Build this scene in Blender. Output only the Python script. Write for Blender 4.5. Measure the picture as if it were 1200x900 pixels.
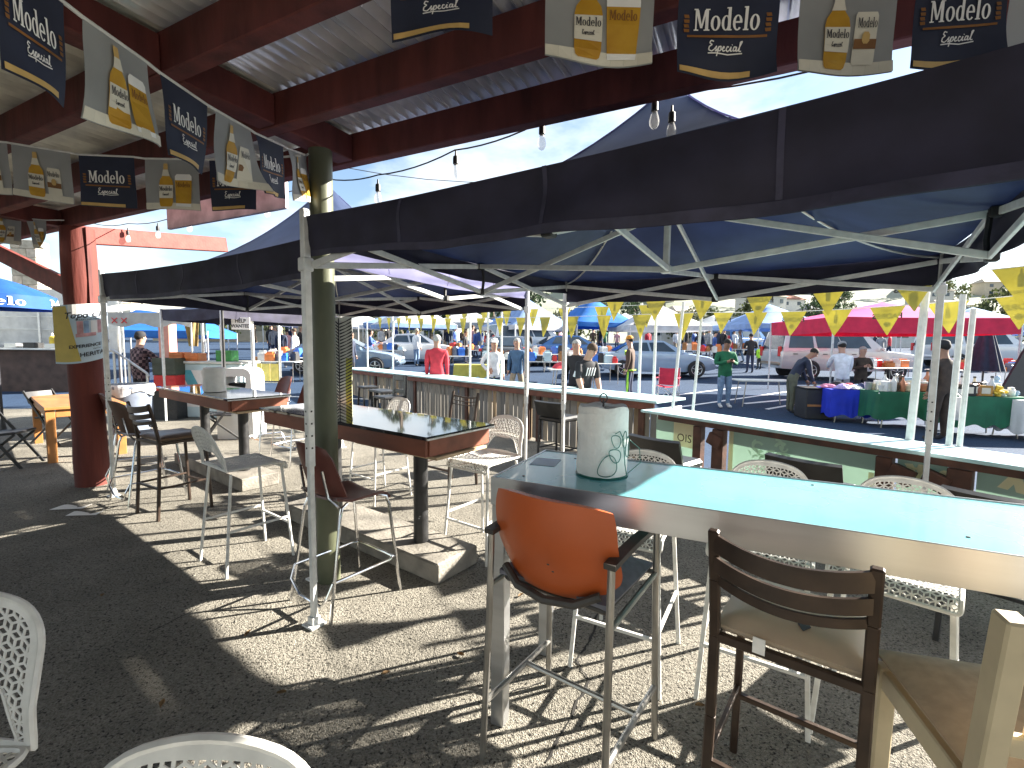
import bpy, math, random
from mathutils import Vector, Matrix, Euler
R = math.radians
PI = math.pi
C = bpy.context.scene.collection
scene = bpy.context.scene
for o in list(bpy.data.objects):
    bpy.data.objects.remove(o)

# ---------------------------------------------------------------- camera
CAM_PITCH, CAM_ROLL, CAM_H = 0.08029, 0.01043, 1.6505
cam_d = bpy.data.cameras.new('camera')
cam_d.sensor_width = 36.0
cam_d.lens = 36.0 * 556.43 / 1200.0
cam_d.clip_start = 0.05
cam_d.clip_end = 3000
cam = bpy.data.objects.new('camera', cam_d)
C.objects.link(cam)
fwd = Vector((0, math.cos(CAM_PITCH), -math.sin(CAM_PITCH)))
up0 = Vector((0, math.sin(CAM_PITCH), math.cos(CAM_PITCH)))
rt0 = Vector((1, 0, 0))
rt = rt0 * math.cos(CAM_ROLL) + up0 * math.sin(CAM_ROLL)
upv = up0 * math.cos(CAM_ROLL) - rt0 * math.sin(CAM_ROLL)
cam.matrix_world = Matrix(((rt.x, upv.x, -fwd.x, 0), (rt.y, upv.y, -fwd.y, 0), (rt.z, upv.z, -fwd.z, CAM_H), (0, 0, 0, 1)))
scene.camera = cam

# ---------------------------------------------------------------- light
SUN_EL, SUN_AZ = R(26.0), R(18.5)          # azimuth measured from +X towards +Y
sdir = Vector((math.cos(SUN_EL) * math.cos(SUN_AZ), math.cos(SUN_EL) * math.sin(SUN_AZ), math.sin(SUN_EL)))
sun_d = bpy.data.lights.new('sun', 'SUN')
sun_d.energy = 5.0
sun_d.angle = R(0.5)
sun_d.color = (1.0, 0.93, 0.82)
sun = bpy.data.objects.new('sun', sun_d)
C.objects.link(sun)
sun.rotation_euler = (-sdir).to_track_quat('-Z', 'Y').to_euler()
sun.location = (20, 8, 15)
world = bpy.data.worlds.new('World')
scene.world = world
world.use_nodes = True
wn, wl = world.node_tree.nodes, world.node_tree.links
bg = wn['Background']
sky = wn.new('ShaderNodeTexSky')
sky.sky_type = 'NISHITA'
sky.sun_disc = False
sky.sun_elevation = SUN_EL
sky.sun_rotation = R(90) - SUN_AZ
sky.dust_density = 0.6
# broken white cloud over the blue
wtc = wn.new('ShaderNodeTexCoord')
wmap = wn.new('ShaderNodeMapping')
wmap.inputs['Scale'].default_value = (1.0, 1.0, 2.6)
wnoise = wn.new('ShaderNodeTexNoise')
wnoise.inputs['Scale'].default_value = 2.2
wnoise.inputs['Detail'].default_value = 7
wnoise.inputs['Roughness'].default_value = 0.55
wramp = wn.new('ShaderNodeValToRGB')
wramp.color_ramp.elements[0].position = 0.43
wramp.color_ramp.elements[1].position = 0.63
wmix = wn.new('ShaderNodeMixRGB')
wmix.inputs['Color2'].default_value = (5.5, 5.8, 6.0, 1)
wl.new(wtc.outputs['Generated'], wmap.inputs['Vector'])
wl.new(wmap.outputs['Vector'], wnoise.inputs['Vector'])
wl.new(wnoise.outputs['Fac'], wramp.inputs['Fac'])
wl.new(wramp.outputs['Color'], wmix.inputs['Fac'])
wl.new(sky.outputs['Color'], wmix.inputs['Color1'])
wl.new(wmix.outputs['Color'], bg.inputs['Color'])
bg.inputs['Strength'].default_value = 0.048
vs = scene.view_settings
vs.view_transform = 'Standard'
vs.look = 'None'
vs.exposure = 2.5
vs.gamma = 1.0

# ---------------------------------------------------------------- materials
MATS = {}
def mat(name, col, rough=0.6, metal=0.0, nscale=8.0, namt=0.15, bump=0.0, bscale=60.0, col2=None, spec=0.5,
        coat=0.0, transl=0.0, stretch=(1, 1, 1), detail=4.0, rvar=0.0):
    """noise-varied principled material; transl mixes in light passing through thin cloth"""
    if name in MATS:
        return MATS[name]
    m = bpy.data.materials.new(name)
    m.use_nodes = True
    n, l = m.node_tree.nodes, m.node_tree.links
    b = n['Principled BSDF']
    tc = n.new('ShaderNodeTexCoord')
    mp = n.new('ShaderNodeMapping')
    mp.inputs['Scale'].default_value = stretch
    l.new(tc.outputs['Object'], mp.inputs['Vector'])
    nz = n.new('ShaderNodeTexNoise')
    nz.inputs['Scale'].default_value = nscale
    nz.inputs['Detail'].default_value = detail
    l.new(mp.outputs['Vector'], nz.inputs['Vector'])
    rp = n.new('ShaderNodeValToRGB')
    rp.color_ramp.elements[0].position = 0.32
    rp.color_ramp.elements[1].position = 0.68
    c2 = col2 if col2 else tuple(min(1, c * (1 + namt)) for c in col)
    c1 = col if col2 else tuple(c * (1 - namt) for c in col)
    rp.color_ramp.elements[0].color = (*c1, 1)
    rp.color_ramp.elements[1].color = (*c2, 1)
    l.new(nz.outputs['Fac'], rp.inputs['Fac'])
    l.new(rp.outputs['Color'], b.inputs['Base Color'])
    b.inputs['Roughness'].default_value = rough
    b.inputs['Metallic'].default_value = metal
    b.inputs['Specular IOR Level'].default_value = spec
    b.inputs['Coat Weight'].default_value = coat
    if rvar:
        mr = n.new('ShaderNodeMapRange')
        mr.inputs['To Min'].default_value = max(0.02, rough - rvar)
        mr.inputs['To Max'].default_value = min(1, rough + rvar)
        l.new(nz.outputs['Fac'], mr.inputs['Value'])
        l.new(mr.outputs['Result'], b.inputs['Roughness'])
    if bump:
        nb = n.new('ShaderNodeTexNoise')
        nb.inputs['Scale'].default_value = bscale
        nb.inputs['Detail'].default_value = 3
        l.new(mp.outputs['Vector'], nb.inputs['Vector'])
        bp = n.new('ShaderNodeBump')
        bp.inputs['Strength'].default_value = bump
        bp.inputs['Distance'].default_value = 0.01
        l.new(nb.outputs['Fac'], bp.inputs['Height'])
        l.new(bp.outputs['Normal'], b.inputs['Normal'])
    if transl:
        tr = n.new('ShaderNodeBsdfTranslucent')
        l.new(rp.outputs['Color'], tr.inputs['Color'])
        mx = n.new('ShaderNodeMixShader')
        mx.inputs['Fac'].default_value = transl
        l.new(b.outputs['BSDF'], mx.inputs[1])
        l.new(tr.outputs['BSDF'], mx.inputs[2])
        l.new(mx.outputs['Shader'], n['Material Output'].inputs['Surface'])
    MATS[name] = m
    return m

def glass_mat(name, col, rough=0.03, alpha=0.35):
    """thin clear glass: part mirror, part see-through"""
    if name in MATS:
        return MATS[name]
    m = bpy.data.materials.new(name)
    m.use_nodes = True
    n, l = m.node_tree.nodes, m.node_tree.links
    b = n['Principled BSDF']
    b.inputs['Base Color'].default_value = (*col, 1)
    b.inputs['Roughness'].default_value = rough
    t = n.new('ShaderNodeBsdfTransparent')
    mx = n.new('ShaderNodeMixShader')
    mx.inputs['Fac'].default_value = alpha
    l.new(t.outputs['BSDF'], mx.inputs[1])
    l.new(b.outputs['BSDF'], mx.inputs[2])
    l.new(mx.outputs['Shader'], n['Material Output'].inputs['Surface'])
    MATS[name] = m
    return m

# ---------------------------------------------------------------- mesh helpers
class MB:
    def __init__(s):
        s.v, s.f, s.m = [], [], []
    def add(s, vs, fs, mat=0):
        k = len(s.v)
        s.v.extend([tuple(p) for p in vs])
        for f in fs:
            s.f.append(tuple(i + k for i in f))
            s.m.append(mat)
    def box(s, c, d, rot=None, mat=0, b=0.0):
        hx, hy, hz = d[0] / 2, d[1] / 2, d[2] / 2
        if b <= 0:
            vs = [Vector((x * hx, y * hy, z * hz)) for z in (-1, 1) for y in (-1, 1) for x in (-1, 1)]
            fs = [(0, 2, 3, 1), (4, 5, 7, 6), (0, 1, 5, 4), (2, 6, 7, 3), (0, 4, 6, 2), (1, 3, 7, 5)]
        else:
            b = min(b, hx * .9, hy * .9, hz * .9)
            vs, idx = [], {}
            for sx in (-1, 1):
                for sy in (-1, 1):
                    for sz in (-1, 1):
                        for ax in range(3):
                            p = [sx * (hx - b), sy * (hy - b), sz * (hz - b)]
                            p[ax] = (sx * hx, sy * hy, sz * hz)[ax]
                            idx[(sx, sy, sz, ax)] = len(vs)
                            vs.append(Vector(p))
            fs = []
            for ax in range(3):
                o1, o2 = [a for a in range(3) if a != ax]
                for sg in (-1, 1):
                    q = []
                    for (a, c2) in ((-1, -1), (1, -1), (1, 1), (-1, 1)):
                        t = [0, 0, 0]; t[ax] = sg; t[o1] = a; t[o2] = c2
                        q.append(idx[(*t, ax)])
                    fs.append(tuple(q))
                for a in (-1, 1):
                    for c2 in (-1, 1):
                        t = [0, 0, 0]; t[o1] = a; t[o2] = c2
                        t0 = list(t); t0[ax] = -1
                        t1 = list(t); t1[ax] = 1
                        fs.append((idx[(*t0, o1)], idx[(*t1, o1)], idx[(*t1, o2)], idx[(*t0, o2)]))
            for sx in (-1, 1):
                for sy in (-1, 1):
                    for sz in (-1, 1):
                        fs.append(tuple(idx[(sx, sy, sz, a)] for a in range(3)))
        if rot is not None:
            vs = [rot @ p for p in vs]
        c = Vector(c)
        s.add([p + c for p in vs], fs, mat)
    def bar(s, p0, p1, w, h, mat=0, up=(0, 0, 1), b=0.0):
        p0, p1 = Vector(p0), Vector(p1)
        d = p1 - p0
        L = d.length
        if L < 1e-6:
            return
        z = d / L
        u = Vector(up)
        if abs(z.dot(u)) > 0.98:
            u = Vector((0, 1, 0)) if abs(z.y) < .9 else Vector((1, 0, 0))
        x = z.cross(u).normalized()
        y = z.cross(x).normalized()
        M = Matrix((x, y, z)).transposed()
        s.box((p0 + p1) / 2, (w, h, L), M, mat, b)
    def tube(s, pts, r, seg=8, mat=0, closed=False, cap=True):
        pts = [Vector(p) for p in pts]
        n = len(pts)
        rs = r if isinstance(r, (list, tuple)) else [r] * n
        vs, fs = [], []
        prevx = None
        for i in range(n):
            if closed:
                t = pts[(i + 1) % n] - pts[i - 1]
            else:
                t = pts[min(i + 1, n - 1)] - pts[max(i - 1, 0)]
            t.normalize()
            if prevx is None:
                a = Vector((0, 0, 1)) if abs(t.z) < .9 else Vector((1, 0, 0))
                x = t.cross(a).normalized()
            else:
                x = (prevx - t * prevx.dot(t)).normalized()
            prevx = x
            y = t.cross(x)
            for k in range(seg):
                a = 2 * PI * k / seg
                vs.append(pts[i] + (x * math.cos(a) + y * math.sin(a)) * rs[i])
        m = n if closed else n - 1
        for i in range(m):
            for k in range(seg):
                a, b2 = i * seg + k, i * seg + (k + 1) % seg
                c, d = ((i + 1) % n) * seg + (k + 1) % seg, ((i + 1) % n) * seg + k
                fs.append((a, b2, c, d))
        if cap and not closed:
            fs.append(tuple(range(seg))[::-1])
            fs.append(tuple(range((n - 1) * seg, n * seg)))
        s.add(vs, fs, mat)
    def lathe(s, prof, seg=20, c=(0, 0, 0), mat=0, rot=None, mats=None):
        vs, fs = [], []
        n = len(prof)
        for (r, z) in prof:
            for k in range(seg):
                a = 2 * PI * k / seg
                vs.append(Vector((r * math.cos(a), r * math.sin(a), z)))
        if rot is not None:
            vs = [rot @ p for p in vs]
        vs = [p + Vector(c) for p in vs]
        k0 = len(s.v)
        s.v.extend([tuple(p) for p in vs])
        for i in range(n - 1):
            for k in range(seg):
                s.f.append(tuple(k0 + q for q in (i * seg + k, i * seg + (k + 1) % seg, (i + 1) * seg + (k + 1) % seg, (i + 1) * seg + k)))
                s.m.append(mats[i] if mats else mat)
        s.f.append(tuple(k0 + q for q in range(seg))[::-1]); s.m.append(mats[0] if mats else mat)
        s.f.append(tuple(k0 + (n - 1) * seg + q for q in range(seg))); s.m.append(mats[-1] if mats else mat)
    def ell(s, c, r, seg=10, rings=6, mat=0, rot=None):
        vs, fs = [], []
        for i in range(1, rings):
            ph = PI * i / rings
            for k in range(seg):
                a = 2 * PI * k / seg
                vs.append(Vector((r[0] * math.sin(ph) * math.cos(a), r[1] * math.sin(ph) * math.sin(a), r[2] * math.cos(ph))))
        vs += [Vector((0, 0, r[2])), Vector((0, 0, -r[2]))]
        T, B = len(vs) - 2, len(vs) - 1
        for i in range(rings - 2):
            for k in range(seg):
                fs.append((i * seg + k, (i + 1) * seg + k, (i + 1) * seg + (k + 1) % seg, i * seg + (k + 1) % seg))
        for k in range(seg):
            fs.append((T, k, (k + 1) % seg))
            fs.append((B, (rings - 2) * seg + (k + 1) % seg, (rings - 2) * seg + k))
        if rot is not None:
            vs = [rot @ p for p in vs]
        s.add([p + Vector(c) for p in vs], fs, mat)
    def grid(s, fn, nu, nv, mat=0):
        vs = [fn(i / nu, j / nv) for j in range(nv + 1) for i in range(nu + 1)]
        fs = [(j * (nu + 1) + i, j * (nu + 1) + i + 1, (j + 1) * (nu + 1) + i + 1, (j + 1) * (nu + 1) + i) for j in range(nv) for i in range(nu)]
        s.add(vs, fs, mat)
    def sheet(s, fn, nu, nv, th, mat=0):
        """grid with real thickness th along its own normal"""
        top = [[Vector(fn(i / nu, j / nv)) for i in range(nu + 1)] for j in range(nv + 1)]
        def nrm(i, j):
            a = top[j][min(i + 1, nu)] - top[j][max(i - 1, 0)]
            b2 = top[min(j + 1, nv)][i] - top[max(j - 1, 0)][i]
            q = a.cross(b2)
            return q.normalized() if q.length > 1e-12 else Vector((0, 0, 1))
        vs = [top[j][i] + nrm(i, j) * th / 2 for j in range(nv + 1) for i in range(nu + 1)]
        vs += [top[j][i] - nrm(i, j) * th / 2 for j in range(nv + 1) for i in range(nu + 1)]
        N = (nu + 1) * (nv + 1)
        g = lambda i, j: j * (nu + 1) + i
        fs = []
        for j in range(nv):
            for i in range(nu):
                q = (g(i, j), g(i + 1, j), g(i + 1, j + 1), g(i, j + 1))
                fs.append(q)
                fs.append(tuple(N + k for k in q[::-1]))
        for i in range(nu):
            fs.append((g(i + 1, 0), g(i, 0), N + g(i, 0), N + g(i + 1, 0)))
            fs.append((g(i, nv), g(i + 1, nv), N + g(i + 1, nv), N + g(i, nv)))
        for j in range(nv):
            fs.append((g(0, j), g(0, j + 1), N + g(0, j + 1), N + g(0, j)))
            fs.append((g(nu, j + 1), g(nu, j), N + g(nu, j), N + g(nu, j + 1)))
        s.add(vs, fs, mat)
    def prism(s, poly, z0, z1, mat=0, M=None):
        n = len(poly)
        vs = [Vector((x, y, z0)) for x, y in poly] + [Vector((x, y, z1)) for x, y in poly]
        if M is not None:
            vs = [M @ p for p in vs]
        fs = [tuple(range(n))[::-1], tuple(range(n, 2 * n))] + [(i, (i + 1) % n, n + (i + 1) % n, n + i) for i in range(n)]
        s.add(vs, fs, mat)
    def mesh(s, name, mats, smooth=True, angle=0.6):
        me = bpy.data.meshes.new(name)
        me.from_pydata(s.v, [], s.f)
        for m in (mats if isinstance(mats, (list, tuple)) else [mats]):
            me.materials.append(m)
        me.polygons.foreach_set('material_index', s.m)
        me.update()
        if smooth:
            me.shade_smooth()
            me.set_sharp_from_angle(angle=angle)
        return me
    def build(s, name, mats, parent=None, smooth=True, angle=0.6):
        return link(name, s.mesh(name, mats, smooth, angle), parent)

def link(name, me, parent=None, loc=None, rot=None):
    o = bpy.data.objects.new(name, me)
    C.objects.link(o)
    if parent is not None:
        o.parent = parent
    if loc is not None:
        o.location = loc
    if rot is not None:
        o.rotation_euler = rot
    return o

def tag(o, label=None, cat=None, group=None, kind=None):
    if label: o['label'] = label
    if cat: o['category'] = cat
    if group: o['group'] = group
    if kind: o['kind'] = kind
    return o

def thing(name, label, cat, loc=(0, 0, 0), rz=0.0, group=None):
    o = bpy.data.objects.new(name, None)
    C.objects.link(o)
    o.empty_display_size = 0.2
    o.location = (loc[0], loc[1], loc[2] if len(loc) > 2 else 0.0)
    o.rotation_euler = (0, 0, rz)
    return tag(o, label, cat, group)

def dup(root, label, loc=None, rz=None, group=None, scale=None):
    def cp(o, par):
        c = o.copy()
        C.objects.link(c)
        if par is not None:
            c.parent = par
        for ch in [k for k in KIDS.get(o.name, o.children)]:
            cp(ch, c)
        return c
    KIDS = {}
    r = cp(root, None)
    r['label'] = label
    if group: r['group'] = group
    if loc is not None:
        r.location = (loc[0], loc[1], loc[2] if len(loc) > 2 else 0.0)
    if rz is not None:
        r.rotation_euler = (0, 0, rz)
    if scale: r.scale = (scale,) * 3
    return r

def recolor(root, table):
    """give copied parts their own colour on the object, mesh data stays shared"""
    for ch in list(root.children) + [g for c in root.children for g in c.children]:
        for i, sl in enumerate(ch.material_slots):
            if sl.material and sl.material.name in table:
                sl.link = 'OBJECT'
                sl.material = table[sl.material.name]

TXT = {}
def text_mesh(s, size=1.0, extrude=0.0, bold=0.0, shear=0.0):
    """lettering as a flat mesh lying in XY, centred"""
    key = (s, size, extrude, bold, shear)
    if key in TXT:
        return TXT[key]
    cu = bpy.data.curves.new('lettering', 'FONT')
    cu.body = s
    cu.size = size
    cu.extrude = extrude
    cu.offset = bold
    cu.shear = shear
    cu.resolution_u = 3
    cu.align_x = 'CENTER'
    cu.align_y = 'CENTER'
    o = bpy.data.objects.new('lettering', cu)
    C.objects.link(o)
    dg = bpy.context.evaluated_depsgraph_get()
    me = o.evaluated_get(dg).to_mesh()
    vs = [tuple(p.co) for p in me.vertices]
    fs = [tuple(p.vertices) for p in me.polygons]
    o.evaluated_get(dg).to_mesh_clear()
    bpy.data.objects.remove(o)
    bpy.data.curves.remove(cu)
    TXT[key] = (vs, fs)
    return TXT[key]

def add_text(mb, s, size, M, mat=0, bold=0.0, fn=None, shear=0.0):
    vs, fs = text_mesh(s, size, 0.0, bold, shear)
    if fn:
        mb.add([fn(p[0], p[1]) for p in vs], fs, mat)
    else:
        mb.add([M @ Vector(p) for p in vs], fs, mat)

def lotz(Y):
    return 0.0 if Y < 11.5 else (0.06 * (Y - 11.5) if Y < 30 else 1.11 + 0.02 * (Y - 30))

# ---------------------------------------------------------------- ground
def ground_mat(name, c1, c2, pit, scale, bump, stain=(0.6, 1.0)):
    m = bpy.data.materials.new(name)
    m.use_nodes = True
    n, l = m.node_tree.nodes, m.node_tree.links
    b = n['Principled BSDF']
    tc = n.new('ShaderNodeTexCoord')
    vo = n.new('ShaderNodeTexVoronoi')
    vo.inputs['Scale'].default_value = scale
    vo.inputs['Randomness'].default_value = 1
    l.new(tc.outputs['Object'], vo.inputs['Vector'])
    vo2 = n.new('ShaderNodeTexVoronoi')
    vo2.inputs['Scale'].default_value = scale * 0.38
    l.new(tc.outputs['Object'], vo2.inputs['Vector'])
    nz = n.new('ShaderNodeTexNoise')
    nz.inputs['Scale'].default_value = scale * 0.5
    nz.inputs['Detail'].default_value = 5
    l.new(tc.outputs['Object'], nz.inputs['Vector'])
    big = n.new('ShaderNodeTexNoise')
    big.inputs['Scale'].default_value = 0.9
    big.inputs['Detail'].default_value = 6
    big.inputs['Roughness'].default_value = 0.65
    l.new(tc.outputs['Object'], big.inputs['Vector'])
    # stones: random tone per cell
    mx = n.new('ShaderNodeMixRGB')
    mx.inputs['Color1'].default_value = (*c1, 1)
    mx.inputs['Color2'].default_value = (*c2, 1)
    sp = n.new('ShaderNodeSeparateColor')
    l.new(vo.outputs['Color'], sp.inputs['Color'])
    l.new(sp.outputs['Red'], mx.inputs['Fac'])
    # pits between the stones
    rp = n.new('ShaderNodeValToRGB')
    rp.color_ramp.elements[0].position = 0.56
    rp.color_ramp.elements[1].position = 0.66
    l.new(nz.outputs['Fac'], rp.inputs['Fac'])
    mp = n.new('ShaderNodeMixRGB')
    mp.inputs['Color2'].default_value = (*pit, 1)
    l.new(rp.outputs['Color'], mp.inputs['Fac'])
    l.new(mx.outputs['Color'], mp.inputs['Color1'])
    st = n.new('ShaderNodeMapRange')
    st.inputs['From Min'].default_value = 0.3
    st.inputs['From Max'].default_value = 0.62
    st.inputs['To Min'].default_value = stain[0]
    st.inputs['To Max'].default_value = stain[1]
    l.new(big.outputs['Fac'], st.inputs['Value'])
    mu = n.new('ShaderNodeMixRGB')
    mu.blend_type = 'MULTIPLY'
    mu.inputs['Fac'].default_value = 1
    l.new(mp.outputs['Color'], mu.inputs['Color1'])
    l.new(st.outputs['Result'], mu.inputs['Color2'])
    l.new(mu.outputs['Color'], b.inputs['Base Color'])
    b.inputs['Roughness'].default_value = 0.93
    b.inputs['Specular IOR Level'].default_value = 0.2
    add = n.new('ShaderNodeMath'); add.operation = 'ADD'
    sub = n.new('ShaderNodeMath'); sub.operation = 'SUBTRACT'
    l.new(vo.outputs['Distance'], add.inputs[0])
    l.new(vo2.outputs['Distance'], add.inputs[1])
    sub.inputs[0].default_value = 1.0
    l.new(add.outputs['Value'], sub.inputs[1])
    s2 = n.new('ShaderNodeMath'); s2.operation = 'SUBTRACT'
    l.new(sub.outputs['Value'], s2.inputs[0])
    l.new(rp.outputs['Color'], s2.inputs[1])
    bp = n.new('ShaderNodeBump')
    bp.inputs['Strength'].default_value = bump
    bp.inputs['Distance'].default_value = 0.006
    l.new(s2.outputs['Value'], bp.inputs['Height'])
    l.new(bp.outputs['Normal'], b.inputs['Normal'])
    return m

m_patio = ground_mat('patio_asphalt', (0.17, 0.158, 0.132), (0.30, 0.28, 0.238), (0.05, 0.046, 0.04), 150, 0.9, (0.58, 1.06))
m_lot = ground_mat('lot_asphalt', (0.024, 0.047, 0.092), (0.036, 0.065, 0.120), (0.015, 0.028, 0.055), 60, 0.4, (0.8, 1.0))
ys = [-60, -30, -10, 0, 6, 9, 11.5, 14, 17, 20, 24, 27, 30, 40, 60, 100, 180, 320, 700, 1500]
xs = [-1200, -400, -150, -60, -30, -15, 0, 15, 30, 60, 150, 400, 1200]
b = MB()
vs = [(x, y, lotz(y)) for y in ys for x in xs]
nx = len(xs)
b.add(vs, [(j * nx + i, j * nx + i + 1, (j + 1) * nx + i + 1, (j + 1) * nx + i) for j in range(len(ys) - 1) for i in range(nx - 1)])
tag(b.build('ground', m_lot, smooth=False), kind='structure')
b = MB()
poly = [(-26, -16), (12, -16), (9.0, -6.0), (3.62, 3.2), (2.10, 6.5), (-4.2, 13.9), (-9, 11.45), (-26, 11.45)]
poly = [(x, min(y, 11.45)) for x, y in poly]
poly[5] = (-2.1, 11.45)
b.add([(x, y, 0.004) for x, y in poly], [tuple(range(len(poly)))])
tag(b.build('patio_floor', m_patio, smooth=False), kind='structure')

# parking bay lines painted on the lot
m_line = mat('white_road_paint', (0.74, 0.75, 0.76), 0.8, nscale=14, namt=0.2)
def lot_line(p, q, w=0.11):
    b = MB()
    p, q = Vector(p), Vector(q)
    d = (q - p).normalized()
    nrm = Vector((-d.y, d.x)) * w / 2
    N = 10
    vs, fs = [], []
    for i in range(N + 1):
        c = p + (q - p) * i / N
        for s in (-1, 1):
            k = c + nrm * s
            vs.append((k.x, k.y, lotz(k.y) + 0.006))
    fs = [(2 * i, 2 * i + 1, 2 * i + 3, 2 * i + 2) for i in range(N)]
    b.add(vs, fs)
    return tag(b.build('painted_line', m_line, smooth=False), kind='structure')
for k in range(8):
    x = 1.5 + 2.35 * k
    lot_line((x + 0.5, 12.6 - 0.1 * k), (x + 6.4, 16.4 - 0.1 * k))
lot_line((-8, 13.8), (3.5, 12.3))
lot_line((-14, 27), (30, 24.5))
lot_line((6.5, 13.2), (14.5, 16.8), 0.14)

# ---------------------------------------------------------------- timber and metal
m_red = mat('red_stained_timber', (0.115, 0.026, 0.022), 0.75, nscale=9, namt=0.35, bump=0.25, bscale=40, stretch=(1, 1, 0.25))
m_redlit = mat('sunlit_red_timber', (0.20, 0.038, 0.028), 0.7, nscale=7, namt=0.3, bump=0.2, bscale=40)  # brighter copy of the red timber, sunlight put into its colour
m_log = mat('red_log_bark', (0.15, 0.030, 0.020), 0.8, nscale=10, col2=(0.09, 0.018, 0.014), bump=0.6, bscale=22, stretch=(1, 1, 0.12))
m_galv = mat('galvanised_sheet', (0.88, 0.92, 0.97), 0.22, 0.40, nscale=5, namt=0.22, rvar=0.12, bump=0.05, bscale=30)
m_galvold = mat('dull_galvanised_sheet', (0.78, 0.76, 0.68), 0.45, 0.25, nscale=4, namt=0.3, rvar=0.1)
m_greenpost = mat('olive_painted_steel', (0.115, 0.122, 0.070), 0.5, 0.0, nscale=5, col2=(0.060, 0.068, 0.040), bump=0.25, bscale=18, stretch=(1, 1, 0.35))
m_white_steel = mat('white_powder_coat', (0.66, 0.67, 0.66), 0.38, 0.1, nscale=18, namt=0.12, rvar=0.08)
m_alu = mat('brushed_aluminium', (0.60, 0.60, 0.59), 0.36, 0.85, nscale=12, namt=0.1, rvar=0.1)
m_blackpl = mat('black_plastic', (0.018, 0.018, 0.02), 0.5, nscale=20, namt=0.3)
m_chrome = mat('chromed_tube', (0.66, 0.66, 0.67), 0.16, 1.0, nscale=15, namt=0.08, rvar=0.06)
m_mauve = mat('weathered_mauve_board', (0.62, 0.56, 0.58), 0.85, nscale=6, namt=0.25, bump=0.2, bscale=30)

# ---------------------------------------------------------------- patio shelter
SH_O, SH_R = Vector((-1.265, 3.204, 0)), R(-27)
sh = thing('patio_shelter', 'open patio roof of corrugated metal on red timber beams and posts', 'shelter', SH_O, SH_R)
def dress(b2, name, m, par):
    return b2.build(name, m, par)
beam_ys = [0.26 - 0.59 * k for k in range(15)]
rnd = random.Random(4)
for k, y in enumerate(beam_ys):
    b = MB()
    b.box((-1.0, y, 2.995 + rnd.uniform(-.006, .006)), (15.4, 0.085, 0.19), None, 0, 0.006)
    b.build('beam', m_red, sh)
for k in range(len(beam_ys) - 1):
    for gx in (0.0, -4.3, 4.4):
        b = MB()
        y0, y1 = beam_ys[k] - 0.045, beam_ys[k + 1] + 0.045
        b.box((gx, (y0 + y1) / 2, 2.985), (0.14, abs(y0 - y1) - 0.004, 0.165), None, 0, 0.005)
        b.build('girder_block', m_red, sh)
# corrugated sheets, corrugations running across the beams
pitch, amp = 0.076, 0.019
def corr_sheet(x0, nw, y0, y1, z, m, tilt=0.0):
    b = MB()
    n = nw * 8
    def fn(u, v):
        x = x0 + u * nw * pitch
        y = y0 + (y1 - y0) * v
        return (x, y, z + amp * math.sin(2 * PI * u * nw) + tilt * (y - y1))
    b.sheet(fn, n, 2, 0.0012)
    return b.build('roof_sheet', m, sh)
x = -8.7
k = 0
while x < 6.6:
    m = m_galv if (x > -0.6) else m_galvold
    corr_sheet(x, 11, -8.6, 0.43, 3.128 + 0.003 * (k % 2), m)
    x += 10.4 * pitch
    k += 1
# posts
b = MB()
b.lathe([(0.075, 0), (0.074, 1.5), (0.073, 2.905)], 24)
b.build('post', m_greenpost, sh)
b = MB()
b.lathe([(0.155 + 0.006 * math.sin(i * 1.7), i * 0.29) for i in range(11)], 26, (-4.18, 0.32, 0))
po = b.build('post', m_log, sh)
tag(po, 'thick round red log post')
b = MB()
b.box((-4.21 + 0.185, 0.345, 2.45), (0.035, 0.04, 0.9), None, 0, 0.004)
b.build('post_board', m_red, sh)
b = MB()
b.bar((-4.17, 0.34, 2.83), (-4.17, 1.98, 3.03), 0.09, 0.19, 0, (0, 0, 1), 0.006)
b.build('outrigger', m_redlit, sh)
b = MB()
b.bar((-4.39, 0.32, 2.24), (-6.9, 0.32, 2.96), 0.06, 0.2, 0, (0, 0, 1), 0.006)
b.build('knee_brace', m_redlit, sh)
b = MB()
b.box((-1.93, 0.55, 2.925), (1.79, 0.035, 0.25), None, 0, 0.004)
b.build('fascia_board', m_mauve, sh)

# ---------------------------------------------------------------- pop-up canopies
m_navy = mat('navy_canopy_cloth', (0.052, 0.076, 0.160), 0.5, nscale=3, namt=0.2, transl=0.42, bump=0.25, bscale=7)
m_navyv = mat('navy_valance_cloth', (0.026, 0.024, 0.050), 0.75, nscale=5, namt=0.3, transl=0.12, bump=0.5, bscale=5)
m_lav = mat('sunlit_lavender_cloth', (0.21, 0.21, 0.38), 0.8, nscale=3, namt=0.15, transl=0.5)  # sun shining through the navy side flap, put into its colour as lavender

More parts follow.
